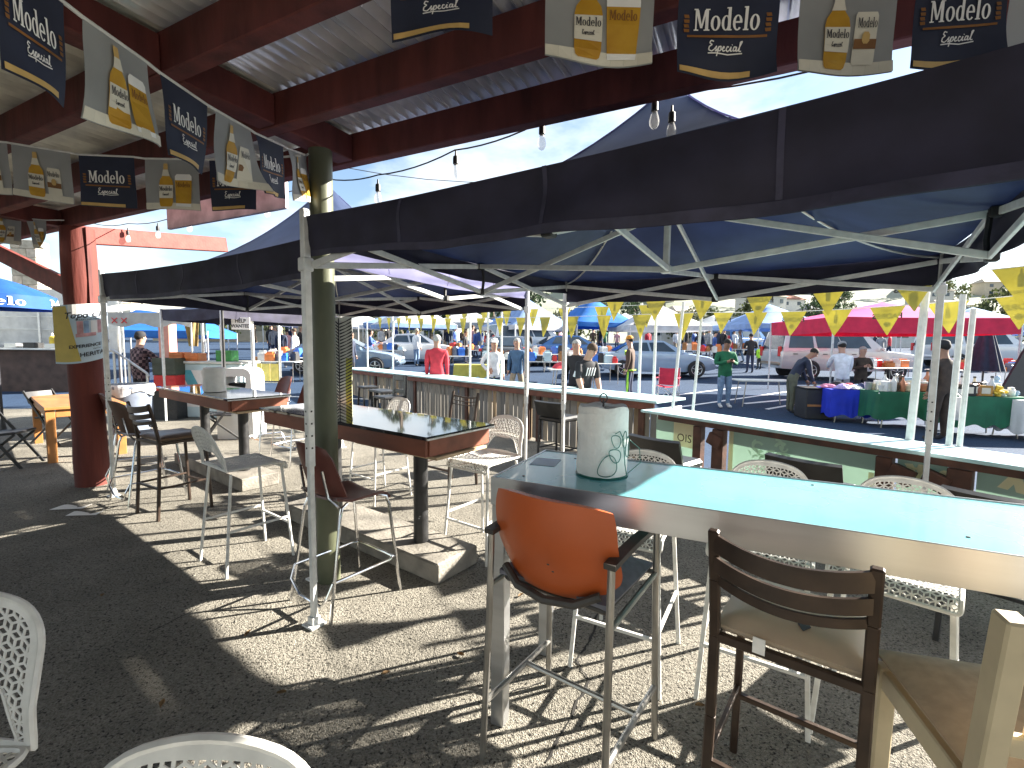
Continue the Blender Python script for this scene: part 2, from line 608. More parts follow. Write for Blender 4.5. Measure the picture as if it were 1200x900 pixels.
m_hem = mat('navy_hem_tape', (0.040, 0.038, 0.072), 0.7, nscale=9, namt=0.3, bump=0.2, bscale=40)
def canopy(label, loc, rz, W, D, eave, zs, peak, fab, val, vmats=None, front_drop=None, sag=0.035, group=None, power=2.2, lite=False, leg_m=None, name='pop_up_canopy', vdrop=0.22, skip_leg=(), vds=None):
    t = thing(name, label, 'canopy', loc, rz, group)
    lm = leg_m or m_white_steel
    cx, cy = W / 2, D / 2
    # fabric roof
    b = MB()
    n = 10 if lite else 22
    def rf(u, v):
        a, c = abs(2 * u - 1), abs(2 * v - 1)
        q = max(a, c)
        z = eave + (peak - eave) * (1 - q) ** 1.0 * 0 + (peak - eave) * max(0, 1 - q) ** power
        mid = 1 - min(a, c) ** 2
        z -= sag * mid * q ** 4
        return (W * u, D * v, z)
    b.sheet(rf, n, n, 0.004)
    b.build('roof_cover', fab, t, angle=1.2)
    sides = [('front', lambda s: (W * s, -0.004)), ('back', lambda s: (W * (1 - s), D + 0.004)),
             ('left', lambda s: (-0.004, D * (1 - s))), ('right', lambda s: (W + 0.004, D * s))]
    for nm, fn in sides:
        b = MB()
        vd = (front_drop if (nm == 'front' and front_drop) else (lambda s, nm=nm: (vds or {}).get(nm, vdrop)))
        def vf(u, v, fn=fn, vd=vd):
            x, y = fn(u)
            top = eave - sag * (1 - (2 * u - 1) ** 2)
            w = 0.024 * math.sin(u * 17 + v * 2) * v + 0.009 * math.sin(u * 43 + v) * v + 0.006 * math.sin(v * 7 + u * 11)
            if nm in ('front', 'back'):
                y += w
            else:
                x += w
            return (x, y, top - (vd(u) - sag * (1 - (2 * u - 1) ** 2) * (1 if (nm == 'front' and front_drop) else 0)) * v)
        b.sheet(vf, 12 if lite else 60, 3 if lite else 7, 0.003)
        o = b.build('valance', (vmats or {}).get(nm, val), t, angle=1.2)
        if not lite:
            n_out = {'front': (0, -1, 0), 'back': (0, 1, 0), 'left': (-1, 0, 0), 'right': (1, 0, 0)}[nm]
            off = Vector(n_out) * 0.0035
            b = MB()
            b.sheet(lambda u, v: Vector(vf(u, 0.86 + 0.135 * v)) + off, 60, 1, 0.0015)
            b.build('hem', (vmats or {}).get(nm, m_hem), o, angle=1.2)
            for us in (0.25, 0.5, 0.75):
                b = MB()
                b.sheet(lambda u, v: Vector(vf(us + 0.006 * (u - .5), v * 0.85)) + off, 1, 8, 0.0015)
                b.build('seam', (vmats or {}).get(nm, m_hem), o, angle=1.2)
    # legs
    for (x, y) in ((0, 0), (W, 0), (0, D), (W, D)):
        if (x > 0, y > 0) in skip_leg:
            continue
        b = MB()
        b.bar((x, y, 0.95), (x, y, zs + 0.30), 0.042, 0.042, 0, (0, 1, 0), 0 if lite else 0.005)
        b.bar((x, y, 0.02), (x, y, 0.98), 0.032, 0.032, 0, (0, 1, 0), 0 if lite else 0.004)
        lg = b.build('leg', lm, t)
        if not lite:
            b = MB()
            b.box((x, y, 0.011), (0.10, 0.10, 0.014), None, 0, 0.003)
            b.bar((x, y, 0.018), (x, y, 0.06), 0.05, 0.05)
            b.build('foot_plate', m_white_steel, lg)
            b = MB()
            b.box((x, y, zs), (0.062, 0.062, 0.075), None, 0, 0.006)
            b.build('slider', m_white_steel, lg)
            b = MB()
            for kz in range(4):
                for sg in (-1, 1):
                    b.box((x + sg * 0.0215, y, 1.06 + kz * 0.07), (0.002, 0.010, 0.010))
                    b.box((x, y + sg * 0.0215, 1.06 + kz * 0.07), (0.010, 0.002, 0.010))
            b.build('adjustment_hole', m_blackpl, lg)['kind'] = 'stuff'
    if lite:
        return t
    zt = zs + 0.20
    ends = [((0, 0), (W, 0)), ((0, D), (W, D)), ((0, 0), (0, D)), ((W, 0), (W, D))]
    mids = []
    for (p, q) in ends:
        p3, q3 = Vector((*p, 0)), Vector((*q, 0))
        d = (q3 - p3).normalized() * 0.035
        off = Vector((d.y, -d.x, 0)) * 0.35
        m3 = (p3 + q3) / 2
        mids.append(m3)
        inn = (Vector((cx, cy, 0)) - m3).normalized() * 0.02
        def P(v, z): return Vector((v.x, v.y, z))
        segs = [(P(p3, zs) + d, P(m3, zt) - d * .6), (P(p3, zt) + d, P(m3, zs) - d * .6), (P(m3, zt) + d * .6, P(q3, zs) - d), (P(m3, zs) + d * .6, P(q3, zt) - d)]
        for i, (a, c) in enumerate(segs):
            b = MB()
            o = inn * (1 if i in (0, 3) else 2.2)
            b.bar(a + o, c + o, 0.016, 0.036, 0, (0, 0, 1), 0.003)
            b.build('truss_bar', m_white_steel, t)
        for jp, js in ((P(m3, zt), .05), (P(m3, zs), .05), (P(p3 + (q3 - p3) * .25, (zs + zt) / 2), .032), (P(p3 + (q3 - p3) * .75, (zs + zt) / 2), .032)):
            b = MB()
            b.box(jp + inn * 1.6, (js, js, js), None, 0, 0.006)
            b.build('joint', m_blackpl, t)
    # centre pole and its arms
    pc0, pc1 = zs + 0.06, zs + 0.42
    b = MB()
    b.bar((cx, cy, pc0), (cx, cy, peak - 0.03), 0.036, 0.036, 0, (0, 1, 0), 0.004)
    b.box((cx, cy, pc0), (0.06, 0.06, 0.05), None, 0, 0.006)
    b.box((cx, cy, pc1), (0.06, 0.06, 0.05), None, 0, 0.006)
    b.build('centre_pole', m_white_steel, t)
    for m3 in mids:
        c3 = Vector((cx, cy, 0))
        dd = (c3 - m3).normalized()
        s1 = dd.cross(Vector((0, 0, 1))) * 0.02
        for (z0, z1, sg) in ((zt, pc0, 1), (zs, pc1, -1)):
            b = MB()
            b.bar(Vector((m3.x, m3.y, z0)) + dd * .04 + s1 * sg, Vector((cx, cy, z1)) - dd * .03 + s1 * sg, 0.016, 0.036, 0, (0, 0, 1), 0.003)
            b.build('truss_bar', m_white_steel, t)
    for (x, y) in ((0, 0), (W, 0), (0, D), (W, D)):
        b = MB()
        pts = [Vector(rf(0.5 + (x / W - 0.5) * q, 0.5 + (y / D - 0.5) * q)) - Vector((0, 0, 0.03)) for q in [0.98 - 0.93 * i_ / 15 for i_ in range(16)]]
        b.tube(pts, 0.008, 6)
        b.build('roof_pole', m_alu, t)
        b = MB()
        b.tube([p_ + Vector((0, 0, 0.034)) for p_ in pts], 0.005, 5)
        b.build('roof_seam', m_lav, t)
    # storage strap hanging from the frame
    b = MB()
    m3 = mids[2]
    b.tube([(m3.x + .05, m3.y, zt), (m3.x + .055, m3.y + .01, zt - 0.10), (m3.x + .05, m3.y, zt - 0.19)], 0.012, 6)
    b.build('strap', m_blackpl, t)
    m3 = mids[3]
    b = MB()
    b.tube([(m3.x - .05, m3.y, zt), (m3.x - .055, m3.y + .01, zt - 0.12), (m3.x - .05, m3.y, zt - 0.20)], 0.013, 6)
    b.build('strap', m_blackpl, t)
    return t

def fd(s):
    pts = [(0, 2.135), (0.33, 2.07), (0.5, 2.062), (0.65, 2.04), (0.8, 2.03), (1, 2.03)]
    for (a, za), (c, zc) in zip(pts, pts[1:]):
        if s <= c:
            return 2.345 - (za + (zc - za) * (s - a) / (c - a))
    return 0.3
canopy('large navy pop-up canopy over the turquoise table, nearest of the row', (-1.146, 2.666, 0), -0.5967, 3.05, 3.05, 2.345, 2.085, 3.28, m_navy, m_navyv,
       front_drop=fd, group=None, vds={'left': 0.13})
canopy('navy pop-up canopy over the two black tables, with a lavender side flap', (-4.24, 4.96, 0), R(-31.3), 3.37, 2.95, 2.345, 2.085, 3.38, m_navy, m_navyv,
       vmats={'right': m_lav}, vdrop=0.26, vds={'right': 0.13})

canopy('navy pop-up canopy beyond the farther black table, only its dark underside in view', (-7.2, 9.8, 0), R(-30), 2.2, 2.6, 2.32, 2.03, 3.3, m_navy, m_navyv, lite=True)

# ---------------------------------------------------------------- counters along the edge of the lot
m_teal = mat('worn_aqua_paint', (0.36, 0.56, 0.57), 0.5, nscale=5, col2=(0.50, 0.68, 0.68), rvar=0.15, bump=0.1, bscale=30)
m_brown = mat('dark_brown_timber', (0.075, 0.030, 0.018), 0.7, nscale=8, namt=0.4, bump=0.25, bscale=35)
m_rail = mat('chestnut_rail', (0.14, 0.042, 0.022), 0.6, nscale=6, namt=0.3, bump=0.2, bscale=30)
planks = [mat('grey_plank_%s' % w, c, 0.85, nscale=7, namt=0.3, bump=0.3, bscale=30, stretch=(1, 1, 0.2)) for w, c in
          (('ash', (0.21, 0.195, 0.17)), ('dun', (0.26, 0.22, 0.165)), ('slate', (0.16, 0.155, 0.145)), ('tan', (0.28, 0.20, 0.12)))]
m_panel = mat('sage_green_print', (0.38, 0.48, 0.42), 0.5, nscale=3, namt=0.07, rvar=0.1, transl=0.55)
m_cream = mat('cream_print', (0.78, 0.70, 0.46), 0.6, nscale=6, namt=0.06, transl=0.4)
m_palegreen = mat('pale_green_print', (0.56, 0.70, 0.56), 0.55, nscale=5, namt=0.08, transl=0.5)
m_whitep = mat('off_white_paint', (0.68, 0.68, 0.64), 0.6, nscale=6, namt=0.12)
rnd = random.Random(11)
# long counter
c1 = thing('bar_counter', 'long aqua topped bar counter clad in upright grey planks, left of the green panelled one', 'counter', (-5.2, 14.45, 0), math.atan2(-.751, .66))
L1 = 10.83
b = MB(); b.box((L1 / 2, 0.36, 0.915), (L1, 0.76, 0.035), None, 0, 0.005); b.build('counter_top', m_teal, c1)
b = MB(); b.box((L1 / 2 - 0.02, 0.03, 0.845), (L1 - 0.1, 0.045, 0.095), None, 0, 0.004); b.build('rail', m_rail, c1)
x = 0.05
k = 0
while x < L1 - 0.12:
    w = rnd.uniform(0.11, 0.15)
    b = MB()
    b.box((x + w / 2, 0.10 + rnd.uniform(-.006, .006), 0.42), (w - 0.012, 0.02, 0.75 + rnd.uniform(-.02, .02)), None, 0, 0.002)
    b.build('plank', planks[rnd.choice((0, 0, 0, 1, 2, 2, 3))], c1)
    x += w
for x in (0.1, 2.2, 4.3, 6.4, 8.25, 8.5, 10.25, 10.55):
    b = MB(); b.box((x, 0.065, 0.4), (0.09, 0.045, 0.79), None, 0, 0.004); b.build('post', m_brown, c1)
b = MB(); b.box((L1 - 0.03, 0.37, 0.43), (0.03, 0.60, 0.78), None, 0, 0.003); b.build('end_panel', m_whitep, c1)
# shorter counter with printed panels
c2 = thing('bar_counter', 'aqua topped counter with sage green printed panels between brown posts, nearer the right', 'counter', (1.61, 5.86, 0), math.atan2(-.829, .56))
L2 = 4.6
b = MB(); b.box((L2 / 2, 0.25, 0.86), (L2, 0.52, 0.03), None, 0, 0.004); b.build('counter_top', m_teal, c2)
b = MB(); b.box((L2 / 2 + .1, 0.03, 0.815), (L2 - 0.3, 0.045, 0.055), None, 0, 0.003); b.build('rail', m_brown, c2)
for x, w in ((0.78, 0.10), (1.03, 0.13), (2.50, 0.11), (2.96, 0.14), (4.3, 0.11)):
    b = MB(); b.box((x, 0.06, 0.39), (w, 0.09, 0.78), None, 0, 0.006)
    b.build('post', m_brown, c2)
for x in (1.00, 2.62, 2.83):
    b = MB(); b.box((x, 0.03, 0.66), (0.16, 0.07, 0.13), Matrix.Rotation(R(20), 3, 'Y'), 0, 0.006); b.build('bracket', m_brown, c2)
def ring_pts(mb, cx, cz, r0, r1, a0, a1, y, mat, n=26):
    vs = []
    for i in range(n + 1):
        a = a0 + (a1 - a0) * i / n
        for r in (r0, r1):
            vs.append((cx + r * math.cos(a), y, cz + r * math.sin(a)))
    mb.add(vs, [(2 * i, 2 * i + 1, 2 * i + 3, 2 * i + 2) for i in range(n)], mat)
def arc_word(mb, word, cx, cz, r, a_start, step, size, y, mat):
    # letters set upside down along an arc, as the recycled sign is mounted
    for i, ch in enumerate(word):
        a = a_start + step * i
        M = Matrix.Translation((cx + r * math.cos(a), y, cz + r * math.sin(a))) @ Matrix.Rotation(-(a - R(90)) + PI, 4, 'Y') @ Matrix.Rotation(R(90), 4, 'X')
        add_text(mb, ch, size, M, mat, 0.018)
for (x0, x1, kind) in ((0.16, 0.70, 0), (1.12, 2.43, 1), (2.57, 2.88, 2), (3.04, 4.24, 3)):
    b = MB(); b.sheet(lambda u, v: (x0 + (x1 - x0) * u, 0.10 + 0.004 * math.sin(u * 9 + v * 4), 0.14 + 0.66 * v), 14, 8, 0.0012)
    p = b.build('sign_panel', m_panel, c2)
    b = MB()
    yy = 0.090
    if kind == 0:
        b.add([(x1 - 0.28, yy, 0.5), (x1 - 0.01, yy, 0.5), (x1 - 0.01, yy, 0.79), (x1 - 0.28, yy, 0.79)], [(0, 1, 2, 3)], 0)
        add_text(b, 'OIS', 0.13, Matrix.Translation((x1 - 0.13, yy - 0.002, 0.6)) @ Matrix.Rotation(R(90), 4, 'X'), 2)
    if kind == 1:
        b.add([(x0, yy, 0.2), (x0 + 0.05, yy, 0.2), (x0 + 0.05, yy, 0.79), (x0, yy, 0.79)], [(0, 1, 2, 3)], 0)
        b.add([(x1 - 0.05, yy, 0.2), (x1 - .01, yy, 0.2), (x1 - .01, yy, 0.62), (x1 - 0.05, yy, 0.62)], [(0, 1, 2, 3)], 0)
        ring_pts(b, x1 - 0.30, 0.27, 0.15, 0.20, R(-20), R(190), yy, 0)
        # faded crest: curling mane, wing and scroll shapes
        rr = random.Random(5)
        for i in range(26):
            a = rr.uniform(0, 2 * PI); q = rr.uniform(0.05, 0.24)
            cx, cz = x0 + 0.42 + q * 1.15 * math.cos(a), 0.56 + q * 0.8 * math.sin(a)
            r = rr.uniform(0.03, 0.075)
            s0 = rr.uniform(0, 6)
            ring_pts(b, cx, cz, r * 0.62, r, s0, s0 + rr.uniform(1.8, 3.6), yy - 0.0004 * i / 26, 1, 12)
    if kind == 2:
        arc_word(b, 'SA', (x0 + x1) / 2 + .02, 0.20, 0.50, R(76), R(20), 0.13, yy, 0)
        ring_pts(b, x0 + 0.13, 0.32, 0.13, 0.17, 0, 2 * PI, yy, 0)
        ring_pts(b, x0 + 0.13, 0.32, 0.02, 0.05, 0, 2 * PI, yy, 0)
    if kind == 3:
        arc_word(b, 'CERV', x0 + 0.13, 0.30, 0.46, R(22), R(20), 0.16, yy, 0)
    if b.v:
        b.build('print', [m_cream, m_palegreen, m_brown], p)

# ---------------------------------------------------------------- black tables on concrete feet
m_blacktop = mat('black_glossy_top', (0.012, 0.013, 0.015), 0.06, nscale=4, namt=0.4, spec=0.7, coat=0.6, rvar=0.04)
m_apron = mat('reddish_apron_board', (0.19, 0.060, 0.032), 0.6, nscale=6, namt=0.3, bump=0.15, bscale=25, stretch=(0.3, 1, 1))
m_conc = mat('concrete_block', (0.19, 0.175, 0.15), 0.9, nscale=5, namt=0.35, bump=0.7, bscale=45)
m_blackst = mat('black_painted_steel', (0.020, 0.020, 0.021), 0.42, nscale=14, namt=0.4, rvar=0.1)
m_palewood = mat('pale_raw_plank', (0.46, 0.34, 0.21), 0.75, nscale=6, namt=0.2, bump=0.2, bscale=30)
m_edge = mat('aluminium_edging', (0.55, 0.55, 0.56), 0.35, 0.8, nscale=10, namt=0.15)
bt_r = R(-36.9)
# local frame: origin under the near right corner, x runs back along the long side (negative), y across
bt = thing('bar_table', 'long black topped bar table with reddish apron, beside the olive post', 'table', (-0.55, 3.03, 0), bt_r)
LT, WT = 2.25, 0.70
b = MB(); b.box((-LT / 2, WT / 2, 1.041), (LT, WT, 0.026), None, 0, 0.004); top = b.build('table_top', m_blacktop, bt)
b = MB(); b.box((0.003, WT / 2, 1.036), (0.006, WT - .01, 0.012)); b.build('edge_strip', m_edge, bt)
for (c, d) in (((-LT / 2, 0.035, 0.968), (LT - 0.07, 0.025, 0.115)), ((-LT / 2, WT - 0.035, 0.968), (LT - 0.07, 0.025, 0.115)),
               ((-0.035, WT / 2, 0.968), (0.025, WT - 0.1, 0.115)), ((-LT + 0.035, WT / 2, 0.968), (0.025, WT - 0.1, 0.115))):
    b = MB(); b.box(c, d, None, 0, 0.003); b.build('apron', m_apron, bt)
b = MB(); b.box((-0.45, WT / 2, 0.893), (0.9, WT - 0.18, 0.022), None, 0, 0.003); b.build('under_board', m_palewood, bt)
b = MB(); b.box((-1.05, WT / 2 - 0.02, 0.075), (2.05, 0.42, 0.148), None, 0, 0.012); b.build('concrete_foot', m_conc, bt)
for x in (-0.42, -1.55):
    b = MB(); b.lathe([(0.058, 0.14), (0.055, 0.5), (0.055, 0.90)], 18, (x, WT / 2 - 0.02, 0)); b.build('leg', m_blackst, bt)
bt2 = dup(bt, 'long black topped bar table farther left, with a paper roll on it', (-3.03, 5.02), R(-37.5))

# ---------------------------------------------------------------- turquoise table
m_turq = mat('turquoise_gloss_paint', (0.10, 0.36, 0.41), 0.27, nscale=2, col2=(0.15, 0.43, 0.47), spec=0.5, coat=0.15, rvar=0.06, bump=0.03, bscale=12)
m_steel = mat('brushed_stainless', (0.56, 0.57, 0.58), 0.36, 0.9, nscale=3, namt=0.12, rvar=0.1, stretch=(0.2, 1, 4))
tt = thing('bar_table', 'turquoise topped stainless bar table in the foreground', 'table', (-0.085, 1.949, 0), -0.4606)
TL, TW, TH = 2.3, 0.60, 1.10
b = MB(); b.box((TL / 2, TW / 2, TH - 0.006), (TL - 0.012, TW - 0.012, 0.010), None, 0, 0.002); b.build('table_top', m_turq, tt)
for (c, d) in (((TL / 2, 0.004, TH - 0.055), (TL, 0.008, 0.118)), ((TL / 2, TW - 0.004, TH - 0.055), (TL, 0.008, 0.118)),
               ((0.004, TW / 2, TH - 0.055), (0.008, TW - 0.018, 0.118)), ((TL - 0.004, TW / 2, TH - 0.055), (0.008, TW - 0.018, 0.118))):
    b = MB(); b.box(c, d, None, 0, 0.002); b.build('side_band', m_steel, tt)
for x in (0.034, TL - 0.034):
    for y in (0.036, TW - 0.036):
        b = MB(); b.box((x, y, (TH - 0.114) / 2), (0.062, 0.062, TH - 0.116), None, 0, 0.004); b.build('leg', m_steel, tt)
for (x, y) in ((0.11, 0.09), (0.2, 0.5), (1.2, 0.53), (2.0, 0.5), (1.55, 0.12)):
    b = MB(); b.lathe([(0.006, TH - 0.001), (0.0055, TH + 0.0015)], 8, (x, y, 0)); b.build('screw', m_blackst, tt)
# small pale sticker
b = MB(); b.box((0.10, 0.36, TH + 0.0005), (0.12, 0.14, 0.001), Matrix.Rotation(R(8), 3, 'Z')); tag(b.build('sticker', mat('faded_paper', (0.45, 0.55, 0.68), 0.5), tt))

# ---------------------------------------------------------------- paper rolls
m_paper = mat('paper_towel', (0.86, 0.85, 0.82), 0.95, nscale=20, namt=0.04, bump=0.35, bscale=70)
m_wire = mat('green_plastic_wire', (0.02, 0.16, 0.13), 0.4, nscale=9, namt=0.2)
def paper_roll(label, loc, wire=True, r=0.108, h=0.295):
    t = thing('paper_towel_roll', label, 'paper roll', loc, 0.0)
    b = MB()
    n = 40
    prof = [(r * .995, 0.0), (r, 0.02), (r * 1.0, h * .5), (r * .985, h - 0.015), (r * .93, h), (0.024, h - 0.002), (0.022, h - 0.03)]
    b.lathe(prof, n, (0, 0, 0.004))
    for i, (x, y, z) in enumerate(b.v):
        a = math.atan2(y, x)
        k = 1 + 0.012 * math.sin(3 * a + z * 9) + 0.008 * math.sin(7 * a - z * 30)
        b.v[i] = (x * k, y * k, z + 0.004 * math.sin(5 * a) * (z > 0.2))
    roll = b.build('roll', m_paper, t, angle=1.0)
    # loose torn sheet edge
    b = MB()
    def fl(u, v):
        a = R(200) + u * 1.0
        rr = r * 1.015 + 0.030 * max(0, 0.25 - u) * (1 + math.sin(v * 9))
        return (rr * math.cos(a), rr * math.sin(a), 0.012 + (h - 0.03) * v + 0.010 * math.sin(v * 23) * (1 - u))
    b.sheet(fl, 10, 14, 0.001)
    b.build('loose_sheet', m_paper, t, angle=1.2)
    if wire:
        b = MB()
        b.lathe([(r * 1.03, 0.001), (r * 1.05, 0.004), (r * 1.0, 0.008)], 32)
        b.build('holder_base', m_wire, t)
        b = MB()
        b.tube([(0, 0, 0.01), (0, 0, h + 0.03)], 0.004, 6)
        pts = [(0.016 * math.cos(a), 0, h + 0.035 + 0.02 * math.sin(a)) for a in [2 * PI * i / 12 for i in range(12)]]
        b.tube(pts, 0.003, 6, closed=True)
        b.build('holder_rod', m_blackst, t)
        # leafy wire: an arm with looping leaves that hugs the roll
        b = MB()
        R0 = r * 1.10
        def on(aa, z): return (R0 * math.cos(aa), R0 * math.sin(aa), z)
        a0 = R(-72)
        stem = [on(a0 + 0.55, 0.012), on(a0 + 0.42, 0.06), on(a0 + 0.35, 0.12), on(a0 + 0.30, 0.17), on(a0 + 0.12, 0.205), on(a0 - 0.06, 0.195)]
        b.tube(stem, 0.0022, 5)
        for (ca, cz, ra, rz, tl) in ((a0 - 0.32, 0.055, 0.36, 0.055, 0.5), (a0 - 0.05, 0.105, 0.24, 0.035, -0.5), (a0 - 0.02, 0.165, 0.20, 0.032, -0.6), (a0 + 0.55, 0.13, 0.13, 0.055, 0.3), (a0 + 0.36, 0.165, 0.12, 0.045, 0.2)):
            pts = []
            for i in range(22):
                q = 2 * PI * i / 22
                x, y = math.cos(q), math.sin(q) * (0.75 + 0.25 * math.cos(q))
                x, y = x * math.cos(tl) - y * math.sin(tl), x * math.sin(tl) + y * math.cos(tl)
                pts.append(on(ca + ra * x, cz + rz * y))
            b.tube(pts, 0.002, 5, closed=True)
        b.tube([on(a0 + 0.7, 0.02), (r * 1.5 * math.cos(a0 + 1.0), r * 1.5 * math.sin(a0 + 1.0), 0.06), (r * 1.45 * math.cos(a0 + 1.0), r * 1.45 * math.sin(a0 + 1.0), 0.12), on(a0 + 0.75, 0.16)], 0.002, 5)
        b.build('wire_leaf', m_wire, t)
    return t
p = (0.395,2.016)
paper_roll('paper towel roll on a green wire leaf holder, on the turquoise table', (p[0], p[1] + 0.02, TH))
p = (-3.627,5.772)
paper_roll('plain white paper roll standing on the farther black table', (p[0], p[1], 1.055), wire=False, r=0.12, h=0.29)

# ---------------------------------------------------------------- perforated white stools
m_perf = mat('white_coated_mesh_metal', (0.66, 0.655, 0.62), 0.42, 0.0, nscale=24, namt=0.10, rvar=0.1)
def inpoly(x, y, P):
    c = False
    n = len(P)
    for i in range(n):
        x1, y1 = P[i]; x2, y2 = P[(i + 1) % n]
        if (y1 > y) != (y2 > y) and x < (x2 - x1) * (y - y1) / (y2 - y1) + x1:
            c = not c
    return c
def roundpoly(P, rads, n=5):
    out = []
    N = len(P)
    for i in range(N):
        p, a, c = Vector(P[i]), Vector(P[i - 1]), Vector(P[(i + 1) % N])
        r = rads[i]
        if r <= 0:
            out.append(tuple(p)); continue
        d1, d2 = (a - p).normalized(), (c - p).normalized()
        s, e = p + d1 * r, p + d2 * r
        for k in range(n + 1):
            t = k / n
            q = s * (1 - t) ** 2 + p * 2 * t * (1 - t) + e * t * t
            out.append((q.x, q.y))
    return out
def lattice(mb, inside, fmap, x0, x1, y0, y1, a=0.034, w=0.0052, th=0.003):
    """rhombille tracery: every triangle centre joined to its three corners"""
    h = a * math.sqrt(3) / 2
    j0, j1 = int(y0 / h) - 2, int(y1 / h) + 2
    i0, i1 = int(x0 / a) - 3, int(x1 / a) + 3
    def strut(p, q):
        m_ = ((p[0] + q[0]) / 2, (p[1] + q[1]) / 2)
        if not (inside(*p) and inside(*q)):
            if not (inside(*m_)):
                return
            if not inside(*p): p = m_
            else: q = m_
        d = Vector((q[0] - p[0], q[1] - p[1]))
        if d.length < 1e-5: return
        nn = Vector((-d.y, d.x)).normalized() * w / 2
        vs = []
        for pt in (p, q):
            for s in (-1, 1):
                u, v = pt[0] + nn.x * s, pt[1] + nn.y * s
                P, N = fmap(u, v)
                vs.append(P + N * th / 2); vs.append(P - N * th / 2)
        mb.add(vs, [(0, 2, 6, 4), (1, 5, 7, 3), (0, 4, 5, 1), (2, 3, 7, 6)])
    for j in range(j0, j1):
        for i in range(i0, i1):
            A = (i * a + (j % 2) * a / 2, j * h)
            B = (A[0] + a, A[1])
            Cc = (A[0] + a / 2, A[1] + h)
            D = (A[0] + a / 2, A[1] - h)
            for tri in ((A, B, Cc), (A, B, D)):
                c = (sum(p[0] for p in tri) / 3, sum(p[1] for p in tri) / 3)
                for p in tri:
                    strut(c, p)
SEAT_Z = 0.755
def seat_map(u, v):
    if v < 0.185:
        z = SEAT_Z - 0.012 * math.cos(u / 0.21 * PI / 2) * math.cos(v / 0.22 * PI / 2)
        return Vector((u, v, z)), Vector((0, 0, 1))
    t = v - 0.185
    ang = min(t / 0.05, 1) * R(82)
    r = 0.05 / R(82)
    y = 0.185 + r * math.sin(ang)
    z = SEAT_Z - r * (1 - math.cos(ang))
    if t > 0.05:
        z -= (t - 0.05) * math.sin(R(82)); y += (t - 0.05) * math.cos(R(82))
    return Vector((u, y, z)), Vector((0, math.sin(ang), math.cos(ang)))
def back_map(u, h):
    y = -0.205 - 0.30 * h + 0.9 * (u * u) * min(1, h / 0.1) * 0.55
    z = SEAT_Z + h - 1.5 * u * u * max(0, h) / 0.305
    return Vector((u, y, z)), Vector((-0.5 * u, -0.95, -0.3)).normalized()
def make_perf(label, loc, rz, group):
    t = thing('mesh_bar_stool', label, 'bar stool', loc, rz, group)
    seat_poly = roundpoly([(-0.205, -0.2), (0.205, -0.2), (0.205, 0.262), (-0.205, 0.262)], [0.03, 0.03, 0.02, 0.02])
    b = MB()
    lattice(b, lambda x, y: inpoly(x, y, seat_poly), seat_map, -.21, .21, -.21, .27)
    dense = []
    for i in range(len(seat_poly)):
        p, q = seat_poly[i], seat_poly[(i + 1) % len(seat_poly)]
        k = max(1, int(math.dist(p, q) / 0.03))
        dense += [(p[0] + (q[0] - p[0]) * s / k, p[1] + (q[1] - p[1]) * s / k) for s in range(k)]
    b.tube([seat_map(*p)[0] for p in dense], 0.0085, 6, closed=True)
    b.build('seat', m_perf, t)
    outer = roundpoly([(-0.208, 0.0), (0.208, 0.0), (0.176, 0.305), (-0.176, 0.305)], [0, 0, 0.075, 0.075], 7)
    opening = roundpoly([(-0.172, 0.012), (0.172, 0.012), (0.105, 0.135), (-0.105, 0.135)], [0.02, 0.02, 0.04, 0.04])
    b = MB()
    lattice(b, lambda x, y: inpoly(x, y, outer) and not inpoly(x, y, opening), back_map, -.21, .21, 0, .31)
    def ribbon(P, inset, w0):
        # flat smooth band following an outline
        n = len(P)
        cx, cy = 0, 0.16
        vs = []
        for p in P:
            for k in (0, 1):
                d = Vector((cx - p[0], cy - p[1]))
                dn = d.normalized() * (w0 * k) * inset
                P3, N = back_map(p[0] + dn.x, p[1] + dn.y)
                vs += [P3 + N * 0.0035, P3 - N * 0.0035]
        fs = []
        for i in range(n):
            a, c = 4 * i, 4 * ((i + 1) % n)
            fs += [(a, c, c + 2, a + 2), (a + 1, a + 3, c + 3, c + 1), (a, a + 1, c + 1, c), (a + 2, c + 2, c + 3, a + 3)]
        b.add(vs, fs)
    def dens(P, st=0.025):
        o = []
        for i in range(len(P)):
            p, q = P[i], P[(i + 1) % len(P)]
            k = max(1, int(math.dist(p, q) / st))
            o += [(p[0] + (q[0] - p[0]) * s / k, p[1] + (q[1] - p[1]) * s / k) for s in range(k)]
        return o
    ribbon(dens(outer), 1, 0.026)
    ribbon(dens(opening), -1, 0.012)
    b.tube([back_map(*p)[0] for p in dens(outer)], 0.0075, 6, closed=True)
    b.build('backrest', m_perf, t)
    for sx in (-1, 1):
        for (y0, y1) in ((0.19, 0.245), (-0.17, -0.24)):
            b = MB()
            b.bar((sx * 0.185, y0, SEAT_Z - 0.03), (sx * 0.225, y1, 0.0), 0.020, 0.016, 0, (0, 1, 0), 0.003)
            b.build('leg', m_perf, t)
    b = MB()
    zz = 0.27
    q = 0.225 - 0.04 * zz / SEAT_Z
    c = [(-q, 0.227, zz), (q, 0.227, zz)]
    b.bar(*c, 0.02, 0.016, 0, (0, 0, 1), 0.003)
    b.build('footrest', m_perf, t)
    for sx in (-1, 1):
        b = MB(); b.bar((sx * q, -0.215, zz + .05), (sx * q, 0.22, zz + .05), 0.014, 0.014); b.build('stretcher', m_perf, t)
    return t
GW = 'white mesh bar stools'
ws = make_perf('white mesh stool at the right end of the near black table, in full view', (-0.21, 3.76), R(143), GW)
